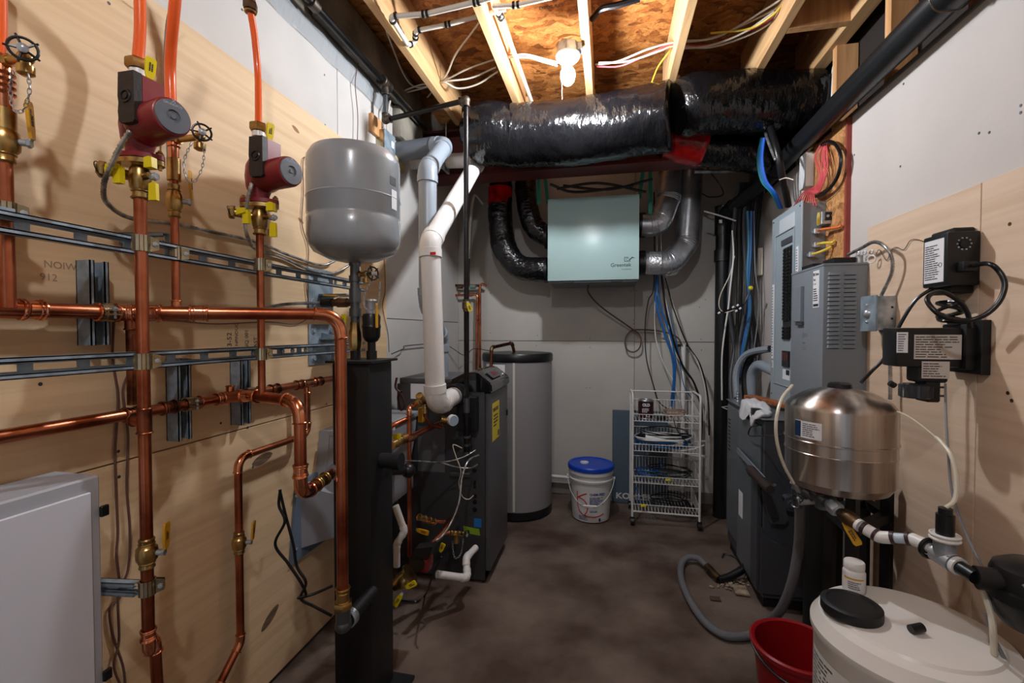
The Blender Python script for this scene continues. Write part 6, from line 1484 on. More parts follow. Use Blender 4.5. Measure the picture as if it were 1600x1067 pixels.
# dense bundle by the black stack
rnd = random.Random(4)
GBK = 'black cables packed between the drain stack and the breaker panel'
for k in range(13):
    x0 = 1146 + 3.0 * k + rnd.uniform(-1.5, 1.5); j = rnd.uniform(-4, 4)
    cable('bundled_cable', [atY(x0 + 10, 285, 3.15), atY(x0 + 2, 340, 3.25), atY(x0 + j, 410, 3.3), atY(x0 + j * 1.5 - 2, 480, 3.3), atY(x0 - 2 - j, 540, 3.3), atY(x0 - 4, 590, 3.25), atY(x0 - 2, 632, 3.2)], rnd.choice((0.009, 0.011, 0.014)), RUB if k % 5 else CABD, 'black cable packed upright between the drain stack and the breaker panel', 'cable', GBK, n=8)
for pts_, r, m_, lab in (([(1168, 330), (1170, 380), (1168, 430), (1172, 480), (1165, 530), (1150, 590)], 0.010, mat('steel_blue_jacket', (40, 104, 140), .4), 'steel-blue cable running down beside the black bundle, left one'),
                         ([(1174, 330), (1173, 390), (1170, 440), (1170, 490), (1160, 545), (1154, 590)], 0.009, NMBL, 'blue cable running down beside the black bundle, right one'),
                         ([(1144, 360), (1146, 400), (1141, 450), (1138, 480), (1132, 520), (1128, 560), (1128, 625)], 0.005, WIRE, 'white cable hanging in front of the black drain stack'),
                         ([(1148, 400), (1140, 430), (1126, 460), (1124, 480), (1135, 488), (1160, 478)], 0.003, NMW, 'thin white wire looping at the black drain stack'),
                         ([(1178, 330), (1180, 420), (1185, 460), (1184, 500), (1176, 560)], 0.004, INKG, 'thin grey cable beside the black bundle, nearest the breaker panel'),
                         ([(1100, 330), (1122, 336), (1150, 345)], 0.005, WIRE, 'white cable crossing just left of the black drain stack'),
                         ([(1100, 255), (1130, 300), (1110, 308), (1095, 302)], 0.005, RUB, 'black cable sagging above the black drain stack')):
    cable('hanging_cable', [atY(a, b, 3.2) for a, b in pts_], r, m_, lab, 'cable', 'cables in front of the back right corner')
th = T('cable_strap_set', 'black zip strap with white wire ends round the cable bundle', 'strap', atY(1150, 482, 3.15))
MB().tube(curve([atY(1118, 492, 3.12), atY(1140, 484, 3.10), atY(1160, 478, 3.12), atY(1172, 455, 3.14)], 6), 0.006, 6).build('strap', RUB, th)
for a, b in ((1122, 490), (1144, 481), (1151, 478), (1155, 483), (1149, 487)): MB().cyl(atY(a, b, 3.09), atY(a + 3, b - 2, 3.09), 0.006, 8).build('white_end', PAPER, th)
MB().ball(atY(1173, 450, 3.1), 0.014, 10).build('yellow_nut', YEL, th)
q = atX(1186, 410, 0.985)
th = T('punch_down_block', 'beige connection block with many black wires on the wall left of the breaker panel', 'terminal block', q)
B((0.965, q.y - 0.05, q.z - 0.09), (0.995, q.y + 0.05, q.z + 0.09), 0.003).build('block', NMW, th)
for k in range(12):
    z = q.z - 0.08 + 0.014 * k; MB().tube(curve([V((0.962, q.y + 0.03, z)), V((0.945, q.y + 0.05, z)), V((0.95, q.y + 0.11, z - 0.01))], 4), 0.004, 5).build('wire', RUB, th)
# junction box with switch, right of the louvred box
jy0, jy1 = 1.83, 1.905; q = atY(1390, 488, jy0); jz0, jz1 = q.z - 0.062, q.z + 0.058
th = JB = T('switch_box', 'galvanised surface box with metal switch plate right of the grey louvred box', 'junction box', (0.95, 1.87, jz0))
B((0.925, jy0, jz0), (PLR - .0005, jy1, jz1), 0.004, 2).build('box_body', ZINC, th)
pl = B((0.918, jy0 - 0.004, jz0 - 0.004), (0.925, jy1 + 0.022, jz1 + 0.004), 0.003, 2).build('switch_plate', GALVP, th)
MB().lathe([(0.0, -0.002), (0.018, 0.0), (0.016, 0.006), (0.010, 0.012), (0, 0.014)], (0.918, (jy0 + jy1) / 2 + .01, (jz0 + jz1) / 2), (-1, 0, 0), n=20).build('switch_dome', ZINC, pl)
for dz in (-0.03, 0.03): MB().ball((0.917, (jy0 + jy1) / 2 + .01, (jz0 + jz1) / 2 + dz), 0.006, 10).build('plate_screw', ZINC, pl)
for dz in (-0.02, 0.02): MB().cyl((0.97, jy0 - .001, (jz0 + jz1) / 2 + dz), (0.97, jy0 + .002, (jz0 + jz1) / 2 + dz), 0.004, 10).build('knockout_hole', BLK, th)
ribbed([V((0.95, 1.865, jz1 - .005)), rx(1392, 430, 0.955), rx(1394, 405, 0.95), rx(1384, 386, 0.94), rx(1366, 378, 0.94), rx(1345, 388, 0.94), rx(1325, 398, 0.945)], 0.0065, STEELB, 'armoured_lead', JB, 0.008)
ribbed([V((0.95, 1.865, jz0 + .005)), rx(1389, 540, 0.955), rx(1391, 580, 0.955), rx(1391, 625, 0.955)], 0.0065, STEELB, 'armoured_lead', JB, 0.008)
rk = T('screw_eye_strip', 'row of small metal rings and thin bell wire along the plywood top edge', 'hardware', rx(1350, 390, 0.98))
for px in (1341, 1351, 1362): MB().torus(rx(px, 396 - (px - 1341) * 0.1, 0.972), V((1, 0.6, 0)), 0.007, 0.0018, 14, 6).build('ring', ZINC, rk)
MB().tube(curve([rx(1368, 400, .975), rx(1374, 390, .978), rx(1385, 407, .98), rx(1392, 392, .98), rx(1400, 386, .98), rx(1412, 390, .98), rx(1422, 376, .98), rx(1432, 374, .98), rx(1445, 378, .98)], 5), 0.0012, 5).build('bell_wire', BROWNT, rk)
MB().torus(rx(1362, 405, .96), V((1, .5, 0)), 0.014, 0.003, 20, 6).build('white_ring', WIRE, rk)
# timer box (black)
ty0, ty1 = 1.465, 1.565; q = atY(1515, 402, ty0)
tz0, tz1 = q.z - 0.075, q.z + 0.072
th = TM = T('power_supply_box', 'square black plug-in power box with white label, uppermost on the right plywood', 'power supply', (0.95, 1.5, tz0))
B((0.905, ty0, tz0), (PLR - .002, ty1, tz1), 0.006, 2).build('case', BLK, th)
B((0.93, ty0 + 0.02, tz0 - 0.02), (PLR - .001, ty1 + 0.01, tz1 + 0.014), 0.004).build('mount_plate', BLKM, th)
lb3 = B((0.9035, ty0 + 0.012, tz0 + 0.012), (0.905, ty1 - 0.010, tz1 - 0.014), 0.0003).build('rating_label', PAPER, th)
MB().lines((0.9033, ty1 - 0.014, tz0 + 0.02), -EY, EZ, 0.06, 0.10, 16, 0.4).torus((0.9033, ty0 + 0.024, tz0 + 0.06), EX, 0.006, 0.0008, 14, 4).build('lettering', INK, lb3)
mb = MB()
for k in range(10):
    a = 2 * PI * k / 10; mb.ball((0.943 + 0.016 * math.cos(a), ty0 - 0.0005, tz1 - 0.035 + 0.016 * math.sin(a)), 0.0028, 8)
mb.build('rivet_ring', ZINC, th)['kind'] = 'stuff'
MB().cyl((0.943, ty0 + 0.001, tz1 - 0.035), (0.943, ty0 - 0.003, tz1 - 0.035), 0.011, 18).build('dial', BLKM, th)
MB().box((0.925, ty0 - 0.028, tz0 + 0.035), (0.958, ty0 + 0.002, tz0 + 0.062), 0.004, 2).build('plug_head', BLK, th)
MB().tube(curve([V((0.95, ty0 - 0.020, tz0 + 0.05)), C(1545, 412, 1.12), C(1562, 425, 1.10), C(1570, 445, 1.09), C(1562, 470, 1.09), C(1542, 490, 1.10), C(1515, 500, 1.12), C(1480, 497, 1.14), C(1462, 487, 1.15), C(1449, 470, 1.17), C(1456, 459, 1.18), C(1475, 457, 1.18), C(1500, 472, 1.18), C(1512, 490, 1.18), C(1516, 512, 1.19)], 8), 0.0058, 12).build('supply_lead', RUB, TM)
# injector
iy0 = 1.455; 
def iy(px, py, Y=iy0): return atY(px, py, Y)
a = iy(1400, 583); b = iy(1500, 512)
th = IJ = T('dosing_pump', 'black wall-mounted dosing pump with three white labels, below the square power box', 'pump', (0.9, 1.35, a.z - 0.06))
B((a.x, iy0, iy(1400, 573).z), (iy(1506, 512).x, iy0 + 0.07, b.z + 0.0), 0.007, 2).build('housing', BLK, th)
B((iy(1438, 596).x, iy0 + .004, iy(1438, 598).z), (iy(1485, 560).x, iy0 + 0.065, iy(1400, 565).z), 0.005).build('lower_housing', BLKM, th)
B((iy(1505, 505).x, iy0 - 0.012, iy(1500, 577).z), (PLR - .02, iy0 + 0.08, iy(1500, 506).z), 0.005, 2).build('mount_block', BLKM, th)
B((PLR - 0.022, iy0 - 0.03, iy(1500, 584).z), (PLR - .0005, iy0 + 0.10, iy(1500, 500).z), 0.002).build('wall_bracket', BLKM, th)
for (x0, y0, x1, y1, n_, m_) in ((1392, 519, 1419, 551, 8, PAPER), (1428, 523, 1503, 561, 9, mat('beige_label', (196, 188, 180), .6)), (1440, 565, 1484, 591, 6, MATS['beige_label'] if 'beige_label' in MATS else PAPER)):
    p0, p1 = iy(max(x0, 1401) if x0 < 1400 else x0, y1, iy0 - 0.001), iy(x1, y0, iy0 - 0.001)
    l_ = B((p0.x, iy0 - 0.0012, p0.z), (p1.x, iy0 - 0.0001, p1.z)).build('label', m_, IJ)
    MB().lines((p0.x + .003, iy0 - 0.0014, p0.z + .003), EX, EZ, p1.x - p0.x - .006, p1.z - p0.z - .006, n_, 0.35).build('lettering', INK, l_)
c0 = iy(1432, 610, iy0 + 0.035)
MB().lathe([(0.036, -0.02), (0.04, -0.017), (0.04, 0.016), (0.034, 0.02), (0, 0.021)], (c0.x, c0.y, c0.z), EZ, n=28).build('pump_head', SMOKE, th)
B((iy(1450, 628).x, iy0 + .005, iy(1450, 629).z), (iy(1473, 595).x, iy0 + .06, iy(1450, 596).z), 0.004).build('head_clamp', BLKM, th)
for dz in (0.012, -0.012): MB().cyl((iy(1473, 600).x, iy0 + .02, c0.z + dz), (iy(1484, 600).x, iy0 + .02, c0.z + dz), 0.003, 8).build('bolt', BRONZE, th)
MB().cyl(iy(1398, 603), iy(1390, 598), 0.008, 12).build('tube_nut', BLK, th)
pile('coiled_cable', (0.935, 1.50, iy(1500, 492).z - 0.02), 0.022, 0.028, RUB, 'black power cord bunched on top of the black dosing pump', 4, 0.0055, 3, 'cord', None, 0.05)
cable('supply_cable', [V((0.92, ty1 - .02, tz0)), C(1430, 470, 1.34), C(1405, 510, 1.36), C(1385, 555, 1.38), C(1362, 580, 1.40), C(1345, 598, 1.42)], 0.0052, RUB, 'straight black cord slanting from the square power box down behind the steel tank', 'cord')

# ================================================================ GREY CABINET on the floor at right
kx, ky0, ky1, kz = 0.712, 2.30, 2.93, 0.892
th = GC_ = T('steel_cabinet', 'low grey sheet-steel cabinet standing on the floor under the breaker panel', 'cabinet', (0.85, 2.55, 0))
B((kx, ky0, 0.05), (0.985, ky1, kz - .006), 0.004).build('carcass', CABD, th)
B((kx - .012, ky0 - .012, kz - .006), (0.985, ky1 + .012, kz), 0.002).build('top_sheet', CAB, th)
B((kx - .008, 2.70, 0.12), (kx, ky1, kz - .03), 0.003).build('rear_door', CAB, th)
B((kx - .012, 2.32, 0.06), (kx, 2.69, kz - .04), 0.004).build('front_door', CAB, th)
B((kx + .01, ky0 + .02, 0), (0.97, ky1 - .02, 0.05)).build('plinth', BLKM, th)
for k in range(9): B((kx - .010, 2.86, 0.60 + .022 * k), (kx - .0075, 2.90, 0.606 + .022 * k)).build('vent_slot', INK, th)
tg = rx(1157, 785, kx - .013); B((kx - .0135, tg.y - 0.035, tg.z - 0.075), (kx - .012, tg.y + 0.035, tg.z + 0.06)).build('white_tag', PAPER, th)
# dark moulded cover in front
c0, c1 = 2.17, 2.42
pts = [(kx - .012, 2.305, 0.08), (kx - .012, 2.40, 0.08), (kx - .012, 2.40, 0.62), (kx - .012, 2.305, 0.60)]
MB().prism([V(p) for p in pts], (-0.012, 0, 0)).build('moulded_cover', CABD, th)
sd_ = MB(); zz = 0.33
arc = [(kx + 0.0 + 0.11 * (1 - math.cos(t)), zz + 0.05 - 0.07 * math.sin(t)) for t in [PI / 2 * k / 8 for k in range(9)]]
sd_.prism([V((kx - .012, ky0 - .001, 0.08)), V((0.95, ky0 - .001, 0.08)), V((0.95, ky0 - .001, 0.28))] + [V((x, ky0 - .001, z)) for x, z in arc[::-1]] + [V((kx - .012, ky0 - .001, zz + .06))], (0, -0.016, 0)).build('side_cover', CABD, th)
B((kx + 0.01, ky0 - .012, 0.52), (kx + .1, ky0, 0.54), 0.004).build('finger_grip', INK, th)
qb = atY(1231, 782, ky0); MB().cyl(qb, qb + V((0, -0.045, 0)), 0.034, 24).cyl(qb + V((0, -.045, 0)), qb + V((0, -0.055, 0)), 0.018, 20).build('round_boss', CABD, th)
pp = [atY(a_, b_, ky0 - .045) for a_, b_ in ((1192, 768), (1214, 758), (1219, 764), (1232, 812), (1226, 820), (1204, 818))]
MB().prism(pp, (0, 0.03, 0)).build('swing_arm', CABD, th)
MB().prism([atY(a_, b_, ky0 - .046) for a_, b_ in ((1204, 810), (1218, 808), (1216, 814), (1208, 817))], (0, 0.002, 0)).build('arm_notch', INK, th)
a = rx(1153, 703, kx - .02); b = rx(1196, 750, kx - .03)
lvq = MB(); dvec = (b - a).normalized(); sv = dvec.cross(EX).normalized()
lvq.prism([a - sv * .014, b - sv * .014, b + sv * .014, a + sv * .014], (-0.006, 0, 0)); lvq = lvq.build('lever', XFER, th)
g0 = rx(1172, 733, kx - .04); g1 = rx(1204, 765, kx - .05)
MB().tube([g0, g0.lerp(g1, .15), g0.lerp(g1, .5), g0.lerp(g1, .85), g1], [0.02, 0.025, 0.019, 0.022, 0.017], 14).build('grip', ORKNOB, lvq)
th = T('plastic_bag', 'crumpled white plastic bag with a black plug adapter on the grey cabinet', 'bag', rx(1190, 665, 0.74))
mb = MB().ball((0.0, 0, 0), 0.07, 40, (0.75, 2.3, 0.42)).noise(0.035, 11)
for v in mb.bm.verts: v.co += V((0.725, 2.47, kz + 0.018)); v.co.z -= 3.2 * max(0.0, (kx - .012) - v.co.x) ** 1.0 * (1 if v.co.y > 2.36 else .5)
mb.noise(0.012, 34).build('bag', RAG, th, angle=2.5)
q = rx(1182, 645, 0.71); 
th = T('plug_adapter', 'small black plug adapter resting on the white bag', 'adapter', q)
B(q - V((0.02, 0.025, 0.022)), q + V((0.02, 0.025, 0.022)), 0.004, 2).build('case', BLK, th)
MB().tube(curve([q - V((.01, 0.0, 0.02)), rx(1186, 663, 0.69), rx(1173, 668, 0.68), rx(1170, 680, 0.68), rx(1185, 681, 0.67), rx(1215, 680, 0.66), rx(1228, 676, 0.66)], 7), 0.003, 7).build('lead', RUB, th)
cable('bare_wire', [rx(1128, 636, 0.73), rx(1160, 632, 0.74), rx(1180, 630, 0.76), rx(1200, 636, 0.8)], 0.003, NMW, 'pale wire lying across the top of the grey cabinet', 'wire')
cable('bare_wire', [rx(1130, 637, 0.73), rx(1145, 642, 0.72), rx(1165, 644, 0.72), rx(1180, 642, 0.74)], 0.003, WIRE, 'white wire lying along the front edge of the grey cabinet top', 'wire')
lq = T('scrap_board', 'orange-brown wood offcut lying on the grey cabinet below the breaker panel', 'board', rx(1185, 632, 0.85))
MB().box((-0.22, -0.03, -0.012), (0.22, 0.03, 0.012), 0.003, 1, Matrix.Translation((0.86, 2.62, kz + 0.03)) @ Matrix.Rotation(-1.25, 4, 'Z')).build('board', mat('orange_wood', (168, 104, 60), .5, col2=(130, 72, 40), var=6, stretch=(1, 6, 6)), lq)
# grey conduit elbow going into the breaker panel bottom
co_ = MB().tube(fillet([V((0.86, 3.02, kz - .02)), V((0.86, 3.02, 1.12)), V((0.93, 2.735, 1.06))], 0.14, 8)[0], 0.03, 24).build('grey_conduit', PVCG); tag(co_, 'fat grey conduit elbow entering the lower left of the breaker panel', 'conduit')
for k, (m_, r, lab) in enumerate(((PVCG, .018, 'grey flexible conduit arching beside the fat grey conduit'), (RUB, .02, 'black flexible conduit arching beside the fat grey conduit'))):
    cable('flexible_conduit', [V((0.78 + .05 * k, 3.02, kz + .0)), V((0.78 + .05 * k, 3.04, 1.05)), V((0.82 + .04 * k, 2.98, 1.16)), V((0.90, 2.80, 1.20)), V((0.93, 2.75, 1.18))], r, m_, lab, 'conduit')
mb = MB(); q = atZ(1140, 618, kz)
mb.tube([V((0.74, 2.85, kz + .06 * t / 8 - .0)) for t in range(9)], [0.010, 0.007] * 4 + [0.008], 12); tag(mb.build('threaded_stub', ZINC), 'small threaded metal stub standing on the grey cabinet top', 'fitting')
# floor drain, hose
HR_ = 0.017
hp = [C(1248, 778, 1.62), C(1250, 810, 1.64), C(1247, 860, 1.68), C(1236, 915, 1.72), C(1218, 955, 1.80), atZ(1195, 975, 0.05), atZ(1172, 992, HR_), atZ(1135, 993, HR_), atZ(1105, 975, HR_), atZ(1082, 945, HR_), atZ(1066, 910, HR_), atZ(1064, 885, HR_), atZ(1073, 872, 0.03), atZ(1090, 872, 0.035), atZ(1105, 885, 0.03), atZ(1118, 900, 0.02)]
HZ = T('braided_hose', 'thick grey braided hose looping over the floor from the steel tank to the drain', 'hose', atZ(1120, 985, 0))
P = resample(curve(hp, 12), 0.003)
MB().tube(P, [HR_ if i % 2 else HR_ * 0.97 for i in range(len(P))], 20).build('hose_body', HOSE, HZ, angle=1.4)
MB().tube([hp[-2], hp[-1], atZ(1124, 905, 0.018)], 0.02, 16).build('drain_coupling', BRONZE, HZ)
dr_ = T('floor_drain', 'crumbling floor drain hole with black pipe end beside the grey cabinet', 'drain', atZ(1135, 905, 0))
q = atZ(1138, 902, 0.022); MB().tube(curve([atZ(1122, 906, 0.015), q, atZ(1155, 893, 0.045), atZ(1165, 885, 0.06)], 6), 0.02, 16).build('black_pipe', BLK, dr_)
mb = MB(); rn = random.Random(3)
for k in range(70):
    p = atZ(rn.gauss(1142, 14), rn.gauss(911, 5), 0.003); s = rn.uniform(0.003, 0.011)
    mb.ball(p, s, 6, (1, rn.uniform(.6, 1), .6))
g_ = mb.build('crumbs', DEBRIS, dr_); g_['kind'] = 'stuff'
MB().box(atZ(1150, 930, 0.0), atZ(1165, 915, 0.012), 0.004, 2).noise(0.006, 60).build('grout_lump', DEBRIS, dr_)
cable('floor_wire', [atZ(1128, 870, .006), atZ(1132, 865, .006), atZ(1145, 868, .006), atZ(1155, 875, .01)], 0.004, STEELD, 'short bent wire scrap on the floor behind the drain', 'scrap')
mb = MB().box(atZ(1108, 932, 0.0), atZ(1127, 938, 0.006), 0.002); tag(mb.build('dried_leaf_scrap', BROWNT), 'small brown scrap on the floor inside the hose loop', 'scrap')

# ================================================================ STEEL PRESSURE TANK, stand and pipework
tkx, tky = 0.685, 1.545
tb, tt = C(1312, 768, 1.37).z + .005, C(1312, 606, 1.37).z
th = PT = T('pressure_tank', 'brushed stainless pressure tank with black cap, hanging before the grey switch boxes', 'tank', (tkx, tky, tb))
Hh = tt - tb; Rk = 0.142
prof = [(0.03, -0.005), (Rk * .6, 0.0), (Rk * .88, 0.012), (Rk * .985, 0.035), (Rk * .985, Hh * .36), (Rk, Hh * .385), (Rk, Hh * .39), (Rk * .99, Hh * .395), (Rk * .99, Hh * .49), (Rk * 1.012, Hh * .495), (Rk * 1.012, Hh * .505), (Rk * .995, Hh * .51),
        (Rk * .995, Hh * .80), (Rk * .97, Hh * .835), (Rk * .88, Hh * .88), (Rk * .6, Hh * .96), (Rk * .3, Hh), (0, Hh * 1.005)]
MB().lathe(prof, (tkx, tky, tb), EZ, n=96).build('shell', STAIN, th, angle=0.5)
MB().lathe([(0.032, 0), (0.030, 0.014), (0.024, 0.018), (0, 0.019)], (tkx, tky, tt - .002), EZ, n=28).build('cap', BLK, th)
cang = math.atan2(-tky, -tkx)
l_ = wrap(th, tkx, tky, Rk * .997, cang - 0.85 , cang - 0.28, tb + Hh * .54, tb + Hh * .70, PAPER, 'rating_label', 10)
wrap(th, tkx, tky, Rk * 1.0, cang - 0.85, cang - 0.70, tb + Hh * .545, tb + Hh * .695, mat('dark_blue_print', (24, 48, 84), .4), 'blue_emblem', 4)
mb = MB().lines((-0.05, 0, 0), EX, EZ, 0.052, Hh * .13, 7)
for v in mb.bm.verts:
    x = v.co.x; a_ = cang - 0.66 + (x + .05) / Rk; v.co = V((tkx + math.cos(a_) * (Rk * 1.0), tky + math.sin(a_) * (Rk * 1.0), tb + Hh * .555 + v.co.z))
mb.build('lettering', INKG, th)
cable('clear_tube', [C(1238, 602, 1.42), C(1222, 622, 1.36), C(1213, 655, 1.32), C(1214, 690, 1.32), C(1224, 725, 1.34), C(1240, 755, 1.36)], 0.0045, CORD, 'milky plastic tube curving down the left side of the stainless tank', 'hose')
sp_ = T('steel_stand', 'black square-tube stand against the plywood beneath the stainless tank', 'stand', (0.8, 1.8, 0))
P1, P2, P3, P4 = V((.77, 1.64, 0)), V((.945, 1.79, 0)), V((.775, 1.80, 0)), V((.945, 1.93, 0)); hz = 0.785; sq = 0.0145
def sbar(a, b, nm):
    a, b = V(a), V(b); d = (b - a).normalized(); u = (P2 - P1).normalized() if abs(d.z) > .9 else EZ; v = d.cross(u).normalized(); u = v.cross(d)
    MB().prism([a + u * sq + v * sq, a - u * sq + v * sq, a - u * sq - v * sq, a + u * sq - v * sq], b - a).build(nm, BLKM, sp_, smooth=False)
for p, h in ((P1, hz), (P2, hz - .0), (P3, hz), (P4, hz)): sbar(p, p + EZ * h, 'leg')
for a, b in ((P1, P2), (P3, P4), (P1, P3), (P2, P4)):
    sbar(a + EZ * 0.66, b + EZ * 0.66, 'rail')
sbar(P3 + EZ * (hz - .01), P1 + EZ * (hz - .01), 'rail')
MB().prism([P1 + V((-.02, -.03, hz)), P2 + V((-0.06, -.06, hz)), P4 + V((-0.04, 0, hz)), P3 + V((-.02, 0.02, hz))], (0, 0, 0.008)).build('top_plate', BLKM, sp_)
mc = T('filter_cylinder', 'tall black cylinder standing behind the braided hose beside the grey cabinet', 'filter tank', (0.86, 2.05, 0))
MB().lathe([(0.05, 0), (0.064, 0.01), (0.066, 0.03), (0.066, 0.76), (0.055, 0.80), (0.03, 0.82), (0.03, 0.85), (0, 0.852)], (0.86, 2.055, 0), EZ, n=36).build('tank_shell', BLKM, mc)
pm = T('water_meter', 'cluster of small steel valves and fittings under the left of the stainless tank', 'fitting', C(1262, 775, 1.4))
for a, b, r, m_ in (((1240, 752, 1.42), (1252, 770, 1.42), .012, ZINC), ((1255, 765, 1.4), (1272, 775, 1.38), .016, STEELD), ((1250, 785, 1.42), (1275, 783, 1.38), .009, ZINC), ((1262, 758, 1.4), (1275, 766, 1.38), .009, ZINC), ((1244, 762, 1.43), (1246, 790, 1.44), .014, STEELD)):
    mb = MB().cyl(C(*a), C(*b), r, 14); mb.torus(C(*b), C(*b) - C(*a), r, r * .25, 16, 6); mb.build('fitting', m_, pm)
handwheel(pm, C(1247, 778, 1.40), V((-0.3, -1, 0)), 0.013)
# line from tee to the black filter
th = WL = T('water_line', 'water pipe with brass and white fittings from the stainless tank to the black filter', 'pipe', C(1290, 790, 1.32))
J = [C(1287, 778, 1.34), C(1312, 800, 1.28), C(1345, 822, 1.22), C(1374, 839, 1.18), C(1425, 842, 1.13), C(1445, 851, 1.10), C(1462, 862, 1.07), C(1490, 880, 1.03), C(1525, 902, 0.98)]
MB().cyl((J[0].x, J[0].y, tb + .002), J[0] - EZ * .03, 0.022, 20).cyl(J[0] - (J[1] - J[0]).normalized() * .03, J[0].lerp(J[1], .35), 0.023, 20).build('tee_body', STEELD, th)
d01 = (J[1] - J[0]).normalized()
mb = MB().cyl(J[0].lerp(J[1], .3), J[1], 0.014, 18); hexn(mb, J[0].lerp(J[1], .7), d01, 0.021, 0.03); mb.build('union_nut', ZINC, th)
d12 = (J[2] - J[1]).normalized()
MB().lathe([(0.012, 0), (0.018, 0.01), (0.021, 0.03), (0.018, 0.05), (0.013, 0.06)], J[1], d12, n=20).build('valve_body', BRONZE, th)
lever(th, J[1] + V((0.0, -0.015, -0.012)), V((0.55, -0.2, -1)), V((-0.3, -1, 0)), 0.065, YELD)
MB().cyl(J[1] + d12 * .055, J[2], 0.017, 18).build('pvc_adapter', PVCW, th)
mb = MB().tube([J[2], J[2].lerp(J[3], .3)], 0.0115, 16); mb.build('pipe', PVCW, th)
MB().tube(fillet([J[2].lerp(J[3], .3), J[3], J[3].lerp(J[4], .35)], .02)[0], 0.0155, 18).build('elbow', PVCW, th)
MB().cyl(J[3].lerp(J[4], .2), J[4], 0.0125, 18).build('pipe', mat('blue_white_pipe', (190, 204, 216), .3), th)
MB().cyl(J[4], J[5], 0.0155, 18).build('elbow', PVCW, th); MB().cyl(J[5], J[6], 0.012, 18).build('pipe', PVCW, th)
for p, q_ in ((J[2], J[3]), (J[3], J[2]), (J[3].lerp(J[4], .3), J[4]), (J[4], J[3]), (J[5], J[6])):
    d = (q_ - p).normalized(); MB().cyl(p + d * .004, p + d * .012, 0.0165, 18).build('primer_ring', mat('purple_primer', (62, 40, 42), .4), th)
MB().torus(J[5].lerp(J[6], .5), (J[6] - J[5]), 0.022, 0.005, 24, 8).build('rubber_ring', RUB, th)
MB().cyl(J[6], J[7], 0.021, 20).cyl(J[6].lerp(J[7], .5), J[6].lerp(J[7], .5) + EZ * .04, 0.021, 20).build('grey_tee', ZINC, th)
tp = J[6].lerp(J[7], .5) + EZ * .04
MB().cyl(tp, tp + EZ * .014, 0.026, 20).torus(tp + EZ * .004, EZ, .026, .003).torus(tp + EZ * .013, EZ, .026, .003).build('white_bush', PVCW, th)
MB().cyl(tp + EZ * .014, tp + EZ * .06, 0.017, 18).cyl(tp + EZ * .06, tp + EZ * .075, 0.013, 18).build('injection_fitting', BLK, th)
MB().cyl(J[7].lerp(J[8], .1), J[7].lerp(J[8], .3), 0.02, 20).build('white_bush', PVCW, th)
MB().cyl(J[7].lerp(J[8], .25), J[8], 0.015, 18).build('black_nipple', BLK, th)
cable('clear_tube', [tp + EZ * .075, C(1492, 780, 1.05), C(1494, 745, 1.06), C(1486, 712, 1.08), C(1470, 690, 1.12), C(1462, 683, 1.14)], 0.0045, CORD, 'milky tube rising from the black injection fitting toward the stainless tank', 'hose')
cable('clear_tube', [C(1462, 683, 1.14), C(1440, 665, 1.18), C(1418, 650, 1.22), C(1402, 643, 1.26)], 0.002, CORD, 'thin milky tube end reaching the right side of the stainless tank', 'hose')
cable('control_cable', [iy(1477, 600, 1.46), C(1478, 650, 1.17), C(1481, 700, 1.13), C(1488, 770, 1.10), C(1510, 835, 1.06), C(1540, 895, 1.0)], 0.0028, INKG, 'thin grey cord hanging from the dosing pump to the black filter', 'cord')
cable('control_cable', [C(1540, 960, .98), C(1555, 1000, .98), C(1575, 1040, .97), C(1590, 1075, .96)], 0.004, INKG, 'grey cord running down behind the white chemical tank', 'cord')
cable('clear_tube', [C(1537, 925, .99), C(1548, 960, .97), C(1552, 990, .96), atZ(1553, 1022, .604)], 0.006, CORD, 'milky tube from the black filter into the white chemical tank', 'hose')
fh = T('filter_housing', 'black plastic filter housing cut off by the right edge of the picture', 'filter', C(1612, 930, .94))
q = C(1618, 935, .95)
MB().lathe([(0.0, 0.075), (0.045, 0.072), (0.065, 0.06), (0.07, 0.045), (0.07, 0.02), (0.078, 0.018), (0.078, -0.004), (0.072, -0.008), (0.066, -0.04), (0.05, -0.062), (0.02, -0.07), (0, -0.07)], q, EZ, n=40).build('housing', BLK, fh)
MB().cyl(J[8], q + V((-0.05, 0, 0.03)), 0.024, 20).build('inlet_neck', BLK, fh)
MB().tube(curve([q + V((-.06, -.05, 0.05)), q + V((-.045, -.075, 0.03)), q + V((-.03, -.085, 0.0)), q + V((-.05, -.07, -0.03)), q + V((-.06, -.06, -.01))], 6), 0.003, 6).build('grey_lead', INKG, fh)

# ================================================================ CHEMICAL TANK, bottle, bucket
ctx, cty, ctz = 0.715, 1.25, 0.60
th = T('chemical_tank', 'big white poly tank with round black lid at the lower right corner', 'tank', (ctx, cty, 0))
MB().lathe([(0.18, 0), (0.195, 0.02), (0.195, ctz - .07), (0.203, ctz - .055), (0.203, ctz - .04), (0.196, ctz - .03), (0.185, ctz - .012), (0.16, ctz - .006), (0.155, ctz), (0, ctz + .004)], (ctx, cty, 0), EZ, n=96).build('tank_shell', POLY, th)
lq = atZ(1330, 945, ctz + .02)
MB().lathe([(0.062, 0), (0.064, 0.003), (0.064, 0.024), (0.060, 0.027), (0.052, 0.0275), (0.05, 0.025), (0, 0.025)], (lq.x, lq.y, ctz), EZ, n=48).build('lid', BLKM, th)
a_ = math.atan2(-cty, -ctx)
wrap(th, ctx, cty, 0.1962, a_ - 1.25, a_ - 0.55, 0.28, 0.50, mat('translucent_label', (214, 212, 208), .5), 'printed_label', 10)
mb = MB().lines((0, 0, 0), EX, EZ, 0.12, 0.20, 18)
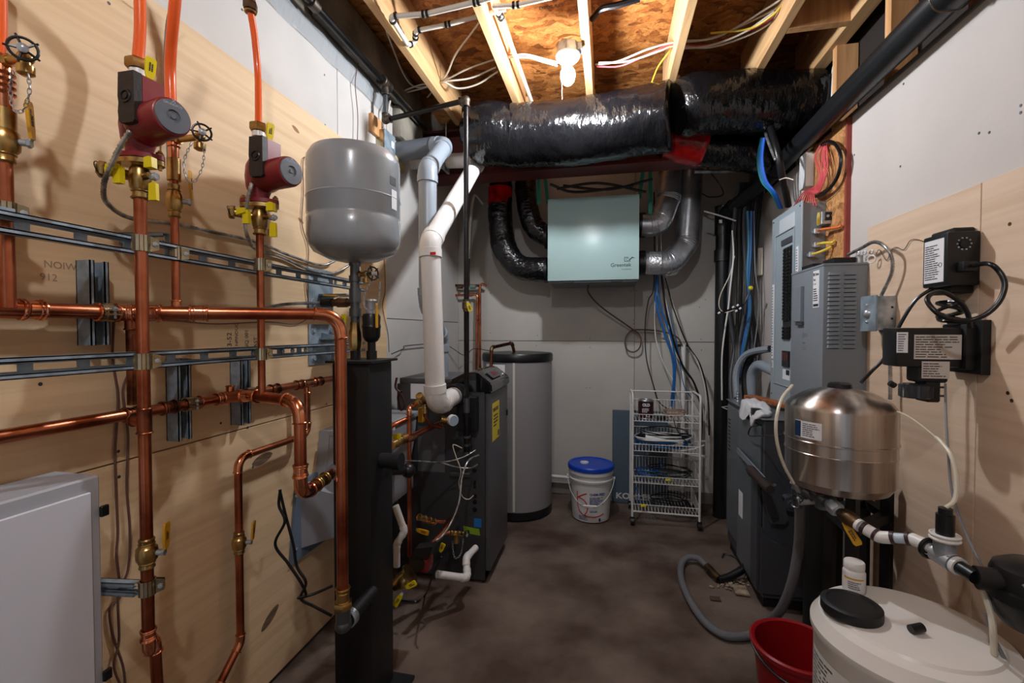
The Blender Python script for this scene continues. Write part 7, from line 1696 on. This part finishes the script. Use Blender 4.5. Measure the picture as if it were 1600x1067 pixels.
for v in mb.bm.verts:
    x, z = v.co.x, v.co.z; aa = a_ - 1.22 + x / 0.196; v.co = V((ctx + math.cos(aa) * 0.1966, cty + math.sin(aa) * 0.1966, 0.29 + z))
mb.build('lettering', INKG, th)
q = atZ(1432, 983, ctz + .012)
tc_ = T('tank_stub', 'short black tube stub on top of the white chemical tank', 'fitting', q)
MB().cyl(q + V((-.014, -.004, .0)), q + V((.014, .004, .004)), 0.010, 16).build('tube', BLK, tc_)
q = atZ(1335, 917, ctz)
q = V((0.72, 1.36, ctz + .0)); q = atZ(1334, 922, ctz + .002)
th = T('pill_bottle', 'small white plastic bottle with screw cap standing on the chemical tank behind its black lid', 'bottle', q)
MB().lathe([(0.024, 0), (0.026, 0.004), (0.026, 0.052), (0.022, 0.060), (0.019, 0.062)], q, EZ, n=32).build('bottle_body', PVCW, th)
MB().lathe([(0.023, 0.06), (0.024, 0.063), (0.024, 0.077), (0.022, 0.08), (0, 0.079)], q, EZ, n=32).build('cap', PVCW, th)
a_ = math.atan2(-q.y, -q.x)
wrap(th, q.x, q.y, 0.0264, a_ - 0.9, a_ + .9, q.z + .038, q.z + .042, YELD, 'label_band', 8)
mb = MB().lines((0, 0, 0), EX, EZ, 0.03, 0.022, 4)
for v in mb.bm.verts:
    x, z = v.co.x, v.co.z; aa = a_ - .5 + x / .026; v.co = V((q.x + math.cos(aa) * .0266, q.y + math.sin(aa) * .0266, q.z + .012 + z))
mb.build('lettering', INKG, th)
bkx, bky = 0.612, 1.63
th = T('bucket', 'red plastic bucket with dark wire handle, between the braided hose and the white chemical tank', 'bucket', (bkx, bky, 0))
MB().lathe([(0, 0.006), (0.092, 0.006), (0.092, 0.0), (0.098, 0.0), (0.128, 0.255), (0.138, 0.257), (0.140, 0.272), (0.134, 0.276), (0.124, 0.272), (0.094, 0.012), (0, 0.012)], (bkx, bky, 0), EZ, n=56, caps=False).build('bucket_body', REDB, th)
hp = [V((bkx + math.cos(t) * 0.137, bky + math.sin(t) * 0.137 * math.cos(0.25), 0.262 + math.sin(t) * 0.137 * .35)) for t in [PI + 2.6 * 0 + PI * k / 24 for k in range(25)]]
MB().tube(hp, 0.0045, 8).build('handle', BLK, th)
